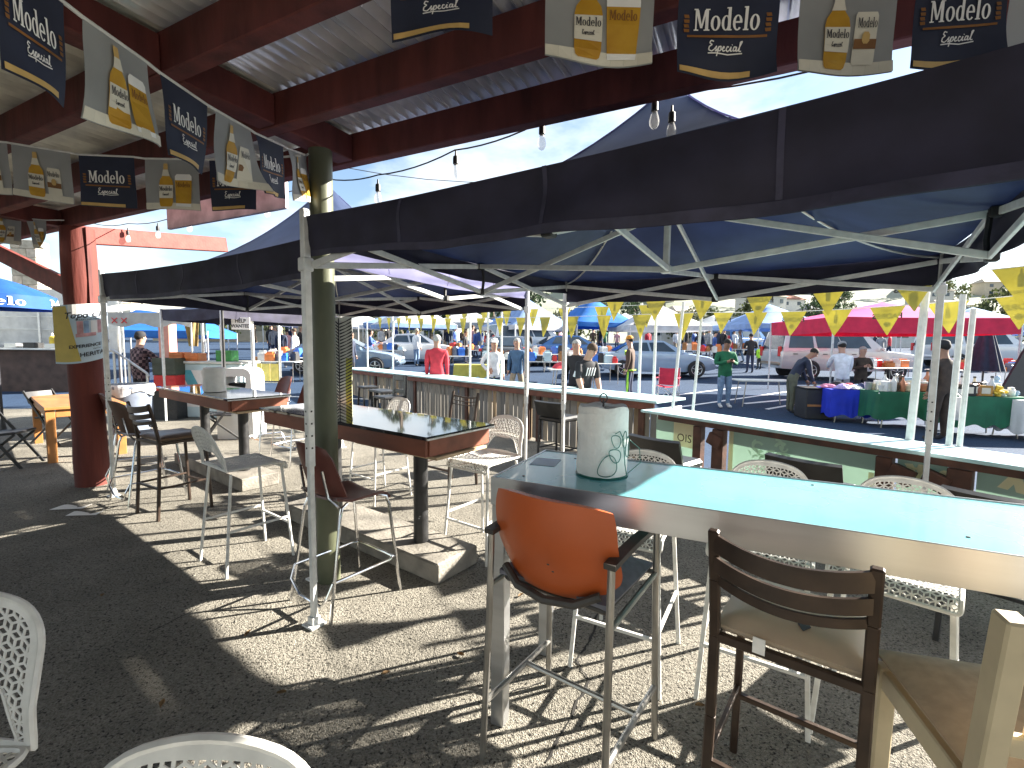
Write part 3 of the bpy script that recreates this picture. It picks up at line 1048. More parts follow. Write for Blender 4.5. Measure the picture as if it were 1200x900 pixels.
for label, loc, rz in (
    ('white mesh stool seen from behind between the two black tables', (-2.02, 3.53), R(-37)),
    ('white mesh stool whose backrest shows just right of the paper towel roll', (0.63, 2.43), R(150.5)),
    ('white mesh stool behind the middle of the turquoise table, black backrest behind it', (1.20, 2.20), R(148)),
    ('white mesh stool behind the turquoise table, nearest the cream chair', (1.63, 1.94), R(136)),
    ('white mesh stool cut off by the lower left edge, back and some seat showing', (-1.255, 0.775), R(180)),
    ('white mesh stool at the bottom edge, only the rim of its back in view', (-0.445, 0.37), R(180)),
    ('white mesh stool on the far side of the near black table', (-1.42, 5.05), R(143)),
):
    dup(ws, label, loc, rz, GW)

# ---------------------------------------------------------------- maroon shell stools
m_maroon = mat('maroon_moulded_plastic', (0.115, 0.036, 0.028), 0.42, nscale=8, namt=0.25, rvar=0.1)
m_darkseat = mat('charcoal_vinyl', (0.035, 0.038, 0.045), 0.45, nscale=12, namt=0.25, rvar=0.1)
def make_shell(label, loc, rz, group, shell_m, seat_m):
    t = thing('shell_bar_stool', label, 'bar stool', loc, rz, group)
    sz = 0.70
    b = MB()
    def sf(u, v):
        x = (u - 0.5) * 0.40
        y = -0.19 + 0.40 * v
        z = sz - 0.018 * math.cos((u - .5) * PI) + (0.0 if v < .8 else -0.05 * ((v - .8) / .2) ** 2) + 0.03 * max(0, 0.25 - v) / .25
        return (x * (1 - 0.06 * v), y, z)
    b.sheet(sf, 12, 12, 0.014)
    b.build('seat', seat_m, t, angle=1.2)
    b = MB()
    def bf(u, v):
        e = abs(2 * u - 1)
        w = 0.41 - 0.05 * v
        z = sz + 0.035 + 0.33 * v - 0.035 * e ** 3 * v
        y = -0.195 - 0.10 * v + 0.07 * e ** 2
        return ((u - 0.5) * w * (1 - 0.18 * max(0, v - 0.82) / 0.18 * e), y, z)
    b.sheet(bf, 14, 12, 0.012)
    b.build('backrest', shell_m, t, angle=1.2)
    rt_ = 0.0105
    for sx in (-1, 1):
        b = MB()
        b.tube([(sx * 0.165, 0.13, sz - 0.02), (sx * 0.185, 0.175, sz - 0.035), (sx * 0.195, 0.19, sz - 0.09), (sx * 0.225, 0.255, 0.0)], rt_, 8)
        b.build('leg', m_chrome, t)
        b = MB()
        b.tube([(sx * 0.165, -0.10, sz - 0.02), (sx * 0.185, -0.15, sz - 0.035), (sx * 0.195, -0.17, sz - 0.09), (sx * 0.225, -0.265, 0.0)], rt_, 8)
        b.build('leg', m_chrome, t)
    b = MB()
    z = 0.24
    pts = [(-0.21, -0.235, z), (-0.21, 0.0, z), (-0.213, 0.18, z), (-0.19, 0.222, z), (-0.1, 0.23, z), (0.1, 0.23, z), (0.19, 0.222, z), (0.213, 0.18, z), (0.21, 0.0, z), (0.21, -0.235, z)]
    b.tube(pts, 0.0095, 8)
    b.build('footrest', m_chrome, t)
    b = MB()
    pts = [(-0.213, -0.235, z), (-0.2, -0.27, 0.16), (-0.12, -0.26, 0.075), (0.12, -0.26, 0.075), (0.2, -0.27, 0.16), (0.213, -0.235, z)]
    b.tube(pts, 0.0095, 8)
    b.build('stretcher', m_chrome, t)
    b = MB()
    b.tube([(-0.17, -0.16, sz - 0.03), (-0.13, -0.205, sz + 0.03), (-0.12, -0.235, sz + 0.2)], 0.009, 6)
    b.tube([(0.17, -0.16, sz - 0.03), (0.13, -0.205, sz + 0.03), (0.12, -0.235, sz + 0.2)], 0.009, 6)
    b.build('back_bracket', m_chrome, t)
    return t
GM = 'maroon shell stools'
ms = make_shell('maroon shell stool in front of the olive post, seen from behind', (-1.07, 3.01), R(-37), GM, m_maroon, m_maroon)
ms2 = make_shell('maroon backed stool with a black seat, close beside the red log post', (-4.42, 5.50), R(-50), GM, m_maroon, m_darkseat)
dup(ms2, 'maroon backed stool facing us across the farther black table, left of its neighbour', (-3.62, 7.05), R(140), GM, 1.08)
dup(ms2, 'maroon backed stool facing us across the farther black table, next to the aluminium pole', (-2.98, 6.55), R(146), GM, 1.08)
m_brownshell = mat('brown_moulded_plastic', (0.085, 0.046, 0.030), 0.45, nscale=8, namt=0.25)
ms3 = make_shell('brown shell stool on chromed legs between the canopy leg and the slat stool', (-3.83, 4.92), R(-32), 'brown and slatted stools', m_brownshell, m_brownshell)

# ---------------------------------------------------------------- slat back steel stools
m_bronze = mat('worn_bronze_steel', (0.032, 0.021, 0.016), 0.40, 0.3, nscale=10, col2=(0.062, 0.040, 0.028), rvar=0.1, bump=0.05, bscale=40)
m_tan = mat('tan_vinyl', (0.50, 0.39, 0.28), 0.42, nscale=5, namt=0.14, rvar=0.08, bump=0.06, bscale=40)
m_brownv = mat('brown_vinyl', (0.16, 0.105, 0.066), 0.36, nscale=5, namt=0.2, rvar=0.08)
def make_slat(label, loc, rz, seat_m, group, slats=((1.055, 0.058), (0.985, 0.046), (0.925, 0.028)), patch=True):
    t = thing('slat_back_bar_stool', label, 'bar stool', loc, rz, group)
    b = MB()
    sz = 0.75
    def cf(u, v):
        e = max(abs(2 * u - 1), abs(2 * v - 1))
        z = sz + 0.035 - 0.035 * e ** 5
        return ((u - 0.5) * 0.40, -0.19 + 0.40 * v, z)
    b.sheet(cf, 14, 14, 0.012)
    b.box((0, 0.01, sz - 0.008), (0.39, 0.39, 0.03), None, 0, 0.012)
    seat = b.build('seat_cushion', seat_m, t, angle=1.0)
    if patch:
        b = MB()
        b.prism([(0, -0.035), (0.018, 0), (0, 0.035), (-0.018, 0)], 0, 0.002, 0, Matrix.Translation((0.035, -0.10, sz + 0.0405)))
        b.build('diamond_patch', m_blackpl, seat)
        b = MB(); b.box((-0.07, -0.215, sz - 0.01), (0.035, 0.003, 0.05)); b.build('care_tag', m_paper, seat)
    for sx in (-1, 1):
        b = MB()
        pts = [(sx * 0.205, -0.245, 0.0), (sx * 0.20, -0.215, 0.45), (sx * 0.20, -0.205, 0.72), (sx * 0.20, -0.235, 0.92), (sx * 0.20, -0.275, 1.09)]
        for p, q in zip(pts, pts[1:]):
            b.bar(p, Vector(q) + (Vector(q) - Vector(p)).normalized() * .004, 0.032, 0.024, 0, (0, 1, 0), 0.005)
        b.build('back_leg', m_bronze, t)
        b = MB()
        b.bar((sx * 0.195, 0.195, sz - 0.03), (sx * 0.21, 0.225, 0.0), 0.028, 0.024, 0, (0, 1, 0), 0.005)
        b.build('front_leg', m_bronze, t)
        b = MB()
        b.bar((sx * 0.195, -0.20, sz - 0.035), (sx * 0.195, 0.195, sz - 0.035), 0.022, 0.03, 0, (0, 0, 1), 0.004)
        b.build('seat_rail', m_bronze, t)
        b = MB()
        b.bar((sx * 0.203, -0.225, 0.30), (sx * 0.203, 0.21, 0.30), 0.018, 0.018, 0, (0, 0, 1), 0.003)
        b.build('stretcher', m_bronze, t)
    for z, y, w in ((0.72, -0.205, 0.03), (0.30, -0.225, 0.02)):
        b = MB(); b.bar((-0.2, y, z), (0.2, y, z), 0.022, w, 0, (0, 0, 1), 0.003); b.build('stretcher', m_bronze, t)
    b = MB(); b.bar((-0.205, 0.212, 0.26), (0.205, 0.212, 0.26), 0.022, 0.022, 0, (0, 0, 1), 0.003); b.build('footrest', m_bronze, t)
    for z, h in slats:
        b = MB()
        def sl(u, v, z=z, h=h):
            bow = 0.05 * (1 - (2 * u - 1) ** 2)
            yb = -0.205 - 0.03 * max(0, (z - 0.72) / 0.2) - (0.02 if z > 0.95 else 0)
            return ((u - 0.5) * 0.39, yb - bow, z + h * (v - 0.5) - 0.022 * (1 - (2 * u - 1) ** 2))
        b.sheet(sl, 14, 2, 0.011)
        b.build('slat', m_bronze, t, angle=1.0)
    return t
GS = 'brown and slatted stools'
make_slat('bronze slat back stool with a tan seat, in the foreground', (0.952, 1.515), R(-37.7), m_tan, GS)
make_slat('bronze slat back stool with a shiny brown seat at the farther black table', (-3.30, 4.57), R(-30), m_brownv, GS, patch=False)
make_slat('thin black slat chair behind the near black table, against the plank counter', (-0.72, 5.45), R(143), m_darkseat, GS, slats=((1.04, 0.02), (0.99, 0.012), (0.95, 0.012)), patch=False)

# ---------------------------------------------------------------- orange backed stool
m_orange = mat('orange_moulded_back', (0.47, 0.095, 0.022), 0.38, nscale=3, namt=0.10, rvar=0.07, bump=0.02, bscale=20)
m_greyup = mat('grey_upholstery', (0.17, 0.175, 0.21), 0.85, nscale=30, namt=0.15, bump=0.2, bscale=160)
m_tube = mat('grey_steel_tube', (0.36, 0.35, 0.33), 0.34, 0.85, nscale=10, namt=0.15, rvar=0.1)
m_dkpl = mat('dark_grey_plastic', (0.055, 0.05, 0.045), 0.5, nscale=12, namt=0.2)
t = thing('armchair_bar_stool', 'orange backed bar stool with grey seat, dark arms and steel tube legs', 'bar stool', (0.262, 1.835), R(-35.6))
b = MB()
sz = 0.765
def cf(u, v):
    e = max(abs(2 * u - 1), abs(2 * v - 1))
    return ((u - 0.5) * 0.46, -0.2 + 0.44 * v, sz + 0.03 - 0.03 * e ** 4 - 0.01 * v)
b.sheet(cf, 14, 14, 0.02)
b.box((0, 0.02, sz - 0.025), (0.44, 0.42, 0.03), None, 1, 0.012)
b.build('seat', [m_greyup, m_dkpl], t, angle=1.0)
b = MB()
def ob(u, v):
    e = abs(2 * u - 1)
    wv = 0.51 - 0.02 * v
    cut = 0.05 * max(0, (v - 0.72) / 0.28) ** 2 * e + 0.10 * max(0, (0.28 - v) / 0.28) ** 2 * e
    z = 0.765 + 0.36 * v + 0.06 * e ** 4 * (1 - v) - 0.03 * e ** 3 * v
    y = -0.205 - 0.07 * v + 0.085 * e ** 2 - 0.02 * math.sin(v * PI)
    return ((u - 0.5) * wv * (1 - cut), y, z)
b.sheet(ob, 24, 18, 0.024)
bk = b.build('backrest', m_orange, t, angle=1.2)
b = MB()
def pad(u, v):
    p = ob(0.06 + 0.88 * u, 0.05 + 0.88 * v)
    return (p[0], p[1] + 0.028, p[2])
b.sheet(pad, 16, 12, 0.02)
b.build('back_pad', m_greyup, bk, angle=1.2)
b = MB()
for k in (0, 1):
    b.ell((0.04 + 0.02 * k, -0.282 + .0 * k, 0.90 - 0.02 * k), (0.006, 0.002, 0.003), 8, 4)
b.build('scuff', m_dkpl, bk)
b = MB()
b.tube([(-0.2, -0.2, 0.80), (-0.12, -0.235, 0.76), (0.0, -0.245, 0.745), (0.12, -0.235, 0.76), (0.2, -0.2, 0.80)], 0.016, 8)
b.build('back_support', m_dkpl, t)
for sx in (-1, 1):
    b = MB()
    b.tube([(sx * 0.262, -0.26, 0.0), (sx * 0.252, -0.235, 0.6), (sx * 0.25, -0.228, 0.925)], 0.0135, 10)
    b.build('back_leg', m_tube, t)
    b = MB()
    b.tube([(sx * 0.262, 0.245, 0.0), (sx * 0.252, 0.225, 0.6), (sx * 0.25, 0.215, 0.925)], 0.0135, 10)
    b.build('front_leg', m_tube, t)
    b = MB()
    def arm(u, v, sx=sx):
        y = -0.245 + 0.48 * v
        return (sx * 0.25 + (u - 0.5) * 0.042, y, 0.935 + 0.012 * math.sin(v * PI) + 0.0 * u)
    b.sheet(arm, 3, 10, 0.02)
    b.build('armrest', m_dkpl, t, angle=1.0)
    b = MB()
    b.tube([(sx * 0.252, -0.23, 0.715), (sx * 0.252, 0.218, 0.735)], 0.011, 8)
    b.build('seat_rail', m_tube, t)
    b = MB()
    b.tube([(sx * 0.257, -0.245, 0.24), (sx * 0.257, 0.233, 0.24)], 0.0125, 8)
    b.build('stretcher', m_tube, t)
b = MB(); b.tube([(-0.255, 0.04, 0.24), (0.255, 0.04, 0.24)], 0.011, 8); b.build('footrest', m_tube, t)
b = MB(); b.tube([(-0.252, 0.218, 0.735), (0.252, 0.218, 0.735)], 0.011, 8); b.build('seat_rail', m_tube, t)

# ---------------------------------------------------------------- cream wooden chair
m_creamw = mat('cream_painted_wood', (0.52, 0.44, 0.29), 0.5, nscale=6, namt=0.14, bump=0.12, bscale=26, rvar=0.1)
t = thing('wooden_bar_chair', 'cream wooden bar chair with a tan seat in the lower right corner', 'bar chair', (1.235, 1.07), R(-15))
b = MB()
def cf(u, v):
    e = max(abs(2 * u - 1), abs(2 * v - 1))
    return ((u - 0.5) * 0.42, -0.20 + 0.43 * v, 0.755 + 0.03 - 0.03 * e ** 5)
b.sheet(cf, 14, 14, 0.016); b.build('seat_cushion', mat('tan_seat_cloth', (0.38, 0.29, 0.20), 0.7, nscale=30, namt=0.12, bump=0.1, bscale=90), t, angle=1.0)
for sx in (-1, 1):
    b = MB()
    for p, q in (((sx * 0.205, -0.25, 0), (sx * 0.205, -0.205, 0.70)), ((sx * 0.205, -0.2055, 0.69), (sx * 0.205, -0.255, 1.14))):
        b.bar(p, q, 0.045, 0.05, 0, (0, 1, 0), 0.005)
    b.build('back_leg', m_creamw, t)
    b = MB(); b.bar((sx * 0.195, 0.20, 0.735), (sx * 0.20, 0.21, 0), 0.045, 0.045, 0, (0, 1, 0), 0.005); b.build('front_leg', m_creamw, t)
    b = MB(); b.box((sx * 0.20, 0.0, 0.70), (0.025, 0.37, 0.06), None, 0, 0.004); b.build('seat_rail', m_creamw, t)
    b = MB(); b.box((sx * 0.20, -0.01, 0.30), (0.022, 0.40, 0.04), None, 0, 0.004); b.build('stretcher', m_creamw, t)
for y in (0.20, -0.205):
    b = MB(); b.box((0, y, 0.70), (0.345, 0.025, 0.06), None, 0, 0.004); b.build('seat_rail', m_creamw, t)
b = MB(); b.box((0, 0.205, 0.28), (0.355, 0.024, 0.04), None, 0, 0.004); b.build('footrest', m_creamw, t)
for z, y, h in ((1.105, -0.251, 0.07), (0.86, -0.224, 0.045)):
    b = MB(); b.box((0, y, z), (0.36, 0.022, h), None, 0, 0.004); b.build('back_rail', m_creamw, t)
b = MB()
b.bar((0, -0.224, 0.88), (0, -0.2465, 1.07), 0.30, 0.008, 0, (0, 1, 0)); b.build('back_panel', m_tan, t)
for x in (-0.12, 0.12):
    b = MB(); b.bar((x, -0.226, 0.88), (x, -0.2485, 1.072), 0.05, 0.02, 0, (0, 1, 0), 0.003); b.build('back_slat', m_creamw, t)

# ---------------------------------------------------------------- black bar chairs along the counters
m_blackv = mat('black_vinyl', (0.012, 0.012, 0.013), 0.38, nscale=10, namt=0.3, rvar=0.1, bump=0.08, bscale=40)
def make_black(label, loc, rz, group, bw=0.44, bz0=0.70, bz1=0.90, sz=0.66, seat=True):
    t = thing('black_bar_chair', label, 'bar chair', loc, rz, group)
    b = MB()
    b.box((0, 0.0, sz), (0.43, 0.42, 0.075), None, 0, 0.025)
    b.build('seat', m_blackv, t)
    b = MB()
    def bf(u, v):
        e = abs(2 * u - 1)
        return ((u - 0.5) * bw, -0.21 - 0.07 * v + 0.04 * e * e, bz0 + (bz1 - bz0) * v)
    b.sheet(bf, 10, 6, 0.04)
    b.build('backrest', m_blackv, t, angle=0.8)
    for sx in (-1, 1):
        for y in (-0.19, 0.19):
            b = MB(); b.bar((sx * 0.19, y, sz - 0.03), (sx * 0.205, y * 1.1, 0), 0.026, 0.026, 0, (0, 1, 0), 0.003); b.build('leg', m_blackst, t)
        b = MB(); b.bar((sx * 0.17, -0.19, sz), (sx * 0.17, -0.245, bz1 - 0.05), 0.02, 0.02, 0, (0, 1, 0)); b.build('back_post', m_blackst, t)
        b = MB(); b.bar((sx * 0.2, -0.2, 0.24), (sx * 0.2, 0.2, 0.24), 0.018, 0.018); b.build('stretcher', m_blackst, t)
    b = MB(); b.bar((-0.2, 0.2, 0.22), (0.2, 0.2, 0.22), 0.02, 0.02); b.build('footrest', m_blackst, t)
    return t
GB = 'black bar chairs along the counters'
p = (1.170,3.363)
bc = make_black('black padded bar chair at the left end of the green panelled counter', (1.36, 4.05), R(-49), GB, bw=0.47)
dup(bc, 'black padded bar chair in front of the crest panel, behind a white mesh stool', (2.17, 3.33), R(-52), GB)
dup(bc, 'black padded bar chair in front of the upside down lettering, by the dark post', (2.72, 2.55), R(-52), GB)
dup(bc, 'low black bar stool against the plank counter, just left of the paper towel roll', (0.66, 6.55), R(-44), GB)
# chairs along the long counter
t = thing('black_resin_chair', 'tall black resin chair with a square hole in its back, against the plank counter', 'bar chair', (-2.42, 9.3, 0), R(135), GB)
b = MB(); b.box((0, 0, 0.62), (0.46, 0.46, 0.05), None, 0, 0.015); b.build('seat', m_blackv, t)
for sx in (-1, 1):
    b = MB(); b.bar((sx * 0.2, -0.22, 0), (sx * 0.2, -0.25, 1.05), 0.09, 0.04, 0, (0, 1, 0), 0.008); b.build('back_leg', m_blackv, t)
    b = MB(); b.bar((sx * 0.2, 0.2, 0), (sx * 0.2, 0.2, 0.6), 0.05, 0.05, 0, (0, 1, 0), 0.008); b.build('front_leg', m_blackv, t)
for z, h in ((0.99, 0.12), (0.72, 0.08)):
    b = MB(); b.box((0, -0.245, z), (0.31, 0.035, h), None, 0, 0.008); b.build('back_rail', m_blackv, t)
def make_stoolbox(label, loc, rz):
    t = thing('black_bar_stool', label, 'bar stool', loc, rz, GB)
    b = MB(); b.box((0, 0, 0.66), (0.36, 0.36, 0.05), None, 0, 0.012); b.build('seat', m_blackv, t)
    for sx in (-1, 1):
        for sy in (-1, 1):
            b = MB(); b.bar((sx * 0.15, sy * 0.15, 0.64), (sx * 0.18, sy * 0.18, 0), 0.04, 0.03, 0, (0, 1, 0), 0.004); b.build('leg', m_blackst, t)
    b = MB()
    for sx in (-1, 1):
        b.bar((sx * 0.165, -0.165, 0.3), (sx * 0.165, 0.165, 0.3), 0.02, 0.02)
    tag(b.build('footrest', m_blackst, t))
    return t
bs = make_stoolbox('backless black stool at the plank counter, right of the zigzag banner', (-3.35, 11.0), R(40))
dup(bs, 'backless black stool at the plank counter, second from the zigzag banner', (-2.85, 10.2), R(44))
dup(bs, 'backless black stool at the plank counter, next to the tall resin chair', (-2.65, 9.95), R(38))

# ---------------------------------------------------------------- printed bunting flags
m_flagnavy = mat('navy_flag_cloth', (0.020, 0.026, 0.055), 0.7, nscale=5, namt=0.2, transl=0.15)
m_flaggrey = mat('grey_printed_flag_cloth', (0.30, 0.31, 0.31), 0.65, nscale=3, col2=(0.42, 0.43, 0.43), transl=0.25)
m_pwhite = mat('white_flag_print', (0.80, 0.80, 0.78), 0.6, nscale=20, namt=0.04)
m_pgold = mat('gold_flag_print', (0.55, 0.36, 0.12), 0.6, nscale=20, namt=0.1)
m_pamber = mat('amber_flag_print', (0.50, 0.25, 0.012), 0.55, nscale=9, col2=(0.66, 0.38, 0.03), transl=0.2)
m_pbrown = mat('brown_flag_print', (0.22, 0.09, 0.015), 0.55, nscale=9, namt=0.2)
m_pcream = mat('cream_flag_print', (0.66, 0.63, 0.53), 0.6, nscale=12, namt=0.05)
m_pdark = mat('dark_flag_print', (0.02, 0.02, 0.03), 0.6, nscale=12, namt=0.1)
m_cord = mat('white_cord', (0.62, 0.62, 0.60), 0.8, nscale=30, namt=0.1)
FLAGM = None
def lpoly(kind):
    """bold serif letters as quads in a unit box, cap height 1"""
    Q = []
    def rect(x0, y0, x1, y1): Q.append([(x0, y0), (x1, y0), (x1, y1), (x0, y1)])
    def ring(cx, cy, rx, ry, tx, ty, a0=0.0, a1=2 * PI, n=16):
        for i in range(n):
            p = []
            for a, k in ((a0 + (a1 - a0) * i / n, 1), (a0 + (a1 - a0) * (i + 1) / n, 1), (a0 + (a1 - a0) * (i + 1) / n, 0), (a0 + (a1 - a0) * i / n, 0)):
                ex, ey = (rx, ry) if k else (rx - tx, ry - ty)
                p.append((cx + ex * math.cos(a), cy + ey * math.sin(a)))
            Q.append(p)
    if kind == 'M':
        rect(0.08, 0.05, 0.17, 0.95); rect(0.66, 0.05, 0.84, 0.95)
        Q.append([(0.08, 0.95), (0.27, 0.95), (0.50, 0.12), (0.38, 0.12)])
        Q.append([(0.62, 0.95), (0.74, 0.95), (0.50, 0.12), (0.40, 0.12)])
        rect(0.0, 0.0, 0.27, 0.06); rect(0.58, 0.0, 0.92, 0.06); rect(0.0, 0.94, 0.24, 1.0); rect(0.66, 0.94, 0.92, 1.0)
        return Q, 0.97
    if kind == 'o':
        ring(0.28, 0.34, 0.28, 0.35, 0.16, 0.06); return Q, 0.62
    if kind == 'd':
        ring(0.26, 0.34, 0.26, 0.35, 0.15, 0.06); rect(0.36, 0.0, 0.53, 1.04); rect(0.28, 0.98, 0.40, 1.04); rect(0.50, 0.0, 0.60, 0.06); return Q, 0.64
    if kind == 'e':
        ring(0.27, 0.34, 0.27, 0.35, 0.15, 0.06, R(0), R(318), 15); rect(0.08, 0.32, 0.53, 0.40); return Q, 0.60
    if kind == 'l':
        rect(0.07, 0.0, 0.24, 1.04); rect(0.0, 0.98, 0.10, 1.04); rect(0.0, 0.0, 0.32, 0.06); return Q, 0.36
def word_modelo():
    out = []
    x = 0
    for ch in 'Modelo':
        q, adv = lpoly(ch)
        out += [[(px + x, py) for px, py in p] for p in q]
        x += adv
    return [[(px - x / 2 + .02, py) for px, py in p] for p in out], x
WM, WMW = word_modelo()
SCRIPT = [  # "Especial" as pen strokes
    [(0.42, 0.9), (0.2, 1.0), (0.1, 0.75), (0.3, 0.6), (0.08, 0.4), (0.05, 0.1), (0.3, 0.0), (0.5, 0.2)],
    [(0.5, 0.2), (0.66, 0.5), (0.6, 0.25), (0.7, 0.05), (0.55, 0.05)], [(0.7, 0.1), (0.85, 0.45)], [(0.86, 0.5), (0.72, -0.4)],
    [(0.82, 0.4), (1.0, 0.5), (1.02, 0.15), (0.85, 0.05)], [(1.05, 0.2), (1.28, 0.38), (1.22, 0.5), (1.12, 0.3), (1.2, 0.05), (1.38, 0.15)],
    [(1.62, 0.42), (1.5, 0.5), (1.42, 0.2), (1.55, 0.03), (1.7, 0.2)], [(1.7, 0.2), (1.8, 0.48), (1.76, 0.1), (1.9, 0.12)], [(1.84, 0.62), (1.88, 0.66)],
    [(2.2, 0.45), (2.02, 0.48), (1.96, 0.12), (2.15, 0.15), (2.22, 0.48), (2.2, 0.1), (2.34, 0.15)], [(2.34, 0.15), (2.6, 0.95), (2.46, 0.9), (2.42, 0.1), (2.6, 0.1)],
    [(0.0, -0.2), (0.7, -0.12), (1.6, -0.22), (2.7, -0.08)]]
def flag(par, pL, pR, kind, H=0.297, bend=0.02, seed=0, fold=0.0, skew=0.0):
    pL, pR = Vector(pL) - par.location, Vector(pR) - par.location
    d = pR - pL
    W = math.hypot(d.x, d.y)
    xh = Vector((d.x / W, d.y / W, 0))
    slope = d.z / W
    nrm = Vector((xh.y, -xh.x, 0))          # towards the printed face
    rr = random.Random(seed)
    ph = rr.uniform(0, 6)
    def F(x, z, off=0.0):
        # x 0..1 across, z 0..1 downwards
        X, Z = x * W, z * H
        y = bend * z * math.sin(x * 3.1 + ph) + 0.4 * bend * math.sin(z * 4 + x * 5 + ph) * z
        if fold:
            y += fold * z * z * (1 if x > 0.5 else -0.3) * abs(x - .5)
        return pL + xh * (X + skew * Z) + Vector((0, 0, slope * X - Z)) + nrm * (y + off)
    b = MB()
    b.sheet(lambda u, v: F(u, v), 10, 9, 0.0012)
    fl = b.build('flag', m_flagnavy if kind == 'n' else m_flaggrey, par, angle=1.2)
    b = MB()
    ar = W / H
    def pol(p, mat):
        b.add([F(x, z, 0.0022) for x, z in p], [tuple(range(len(p)))], mat)
    def rows(rw, mat, off=0.0):
        vs = []
        for (z, a, c) in rw:
            vs += [F(a, z, 0.0045 + off), F(c, z, 0.0045 + off)]
        b.add(vs, [(2 * i, 2 * i + 1, 2 * i + 3, 2 * i + 2) for i in range(len(rw) - 1)], mat)
    def word(cx, cz, w, hgt, mat, off=0.0):
        s = w / WMW
        for p in WM:
            b.add([F(cx + px * s, cz - py * hgt, 0.0055 + off) for px, py in p], [(0, 1, 2, 3)], mat)
    def script(cx, cz, w, hgt, mat, lw, off=0.0):
        s = w / 2.7
        for st in SCRIPT:
            for (p, q) in zip(st, st[1:]):
                a = Vector((cx + (p[0] - 1.35) * s, cz - p[1] * hgt)); c = Vector((cx + (q[0] - 1.35) * s, cz - q[1] * hgt))
                n_ = Vector((-(c - a).y, (c - a).x))
                if n_.length < 1e-6: continue
                n_ = n_.normalized() * lw
                b.add([F(k.x, k.y, 0.0055 + off) for k in (a + n_, c + n_, c - n_, a - n_)], [(0, 1, 2, 3)], mat)
    N = 8
    if kind == 'n':
        for i in range(N):
            x0, x1 = 0.02 + 0.76 * i / N, 0.02 + 0.76 * (i + 1) / N
            rows([(0.925, x0, x1), (0.985, x0, x1)], 1)
            x0, x1 = 0.10 + 0.80 * i / N, 0.10 + 0.80 * (i + 1) / N
            rows([(0.575 + .0 * i, x0, x1), (0.60, x0, x1)], 2)
        word(0.49, 0.53, 0.66, 0.23, 0)
        script(0.50, 0.74, 0.36, 0.11, 0, 0.006)
        for cx in (0.09, 0.90):
            for k in range(4):
                z = 0.36 + 0.05 * k
                rows([(z, cx - 0.03, cx + 0.02 + 0.01 * (k % 2)), (z + 0.035, cx - 0.02, cx + 0.03)], 2)
    else:
        can = seed % 2
        cx = 0.40
        # pale table top and back-drop streak
        for i in range(N):
            x0, x1 = i / N, (i + 1) / N
            rows([(0.87, x0 + .001, x1), (0.995, x0 + .001, x1)], 4)
        rows([(z, cx - w, cx + w) for z, w in ((0.30, 0.045), (0.36, 0.075), (0.42, 0.115), (0.50, 0.13), (0.70, 0.13), (0.86, 0.13), (0.93, 0.115), (0.95, 0.09))], 3, .002)
        rows([(z, cx - w, cx + w) for z, w in ((0.10, 0.035), (0.14, 0.04), (0.22, 0.04), (0.30, 0.05))], 1, .0032)
        rows([(z, cx - w, cx + w) for z, w in ((0.22, 0.045), (0.30, 0.06), (0.345, 0.075))], 4, .0042)
        rows([(z, cx - 0.13, cx + 0.13) for z in (0.52, 0.60, 0.70, 0.78)], 4, .0042)
        word(cx, 0.64, 0.24, 0.09, 5, .0060)
        script(cx, 0.72, 0.12, 0.04, 5, 0.003, .0060)
        if can:
            cx = 0.70
            rows([(z, cx - w, cx + w) for z, w in ((0.36, 0.10), (0.40, 0.115), (0.86, 0.115), (0.90, 0.10))], 4, .002)
            rows([(z, cx - .115, cx + .115) for z in (0.64, 0.74)], 2, .0038)
            word(cx, 0.53, 0.20, 0.10, 5, .0056)
            rows([(z, cx - w, cx + w) for z, w in ((0.57, 0.02), (0.60, 0.04), (0.66, 0.04), (0.69, 0.02))], 1, .0056)
        else:
            cx = 0.72
            rows([(z, cx - w, cx + w) for z, w in ((0.30, 0.12), (0.34, 0.155), (0.42, 0.155))], 0, .002)
            rows([(z, cx - w, cx + w) for z, w in ((0.42, 0.155), (0.60, 0.15), (0.80, 0.14), (0.88, 0.135))], 3, .002)
            rows([(z, cx - w, cx + w) for z, w in ((0.88, 0.135), (0.94, 0.13))], 0, .002)
            word(cx, 0.56, 0.26, 0.10, 6, .0044)
    b.build('print', [m_pwhite, m_pgold, m_pbrown, m_pamber, m_pcream, m_pdark, m_pbrown], fl, smooth=False)
    return fl
def bunting(label, flags, ends, H=0.297, group='printed flag strings under the patio roof', cords=None):
    t = thing('flag_bunting', label, 'bunting', flags[0][0], 0.0, group)
    b = MB()
    pts = [ends[0]] + [p for f in flags for p in (f[0], f[1])] + [ends[1]]
    b.tube([Vector(p) - t.location for p in pts], 0.006, 6)
    b.build('cord', m_cord, t)
    for i, f in enumerate(flags):
        flag(t, f[0], f[1], f[2], H, *(f[3:]))
    return t
bunting('string of printed flags running up to the olive post, bottles alternating with navy lettering', [
    ((-1.262,1.217,2.597), (-1.269,1.411,2.598), 'n', 0.02, 1),
    ((-1.271,1.474,2.599), (-1.280,1.732,2.619), 'g', 0.035, 2),
    ((-1.282,1.796,2.619), (-1.293,2.082,2.646), 'n', 0.025, 3),
    ((-1.295,2.144,2.655), (-1.305,2.434,2.700), 'g', 0.05, 5, 0.12, 0.12),
    ((-1.307,2.485,2.705), (-1.319,2.808,2.773), 'n', 0.06, 7, 0.15, 0.10),
    ((-1.321,2.864,2.782), (-1.331,3.144,2.851), 'g', 0.06, 8, 0.2, 0.12)],
    ((-1.260,1.166,2.610), (-1.315, 3.14, 2.86)), H=0.285)
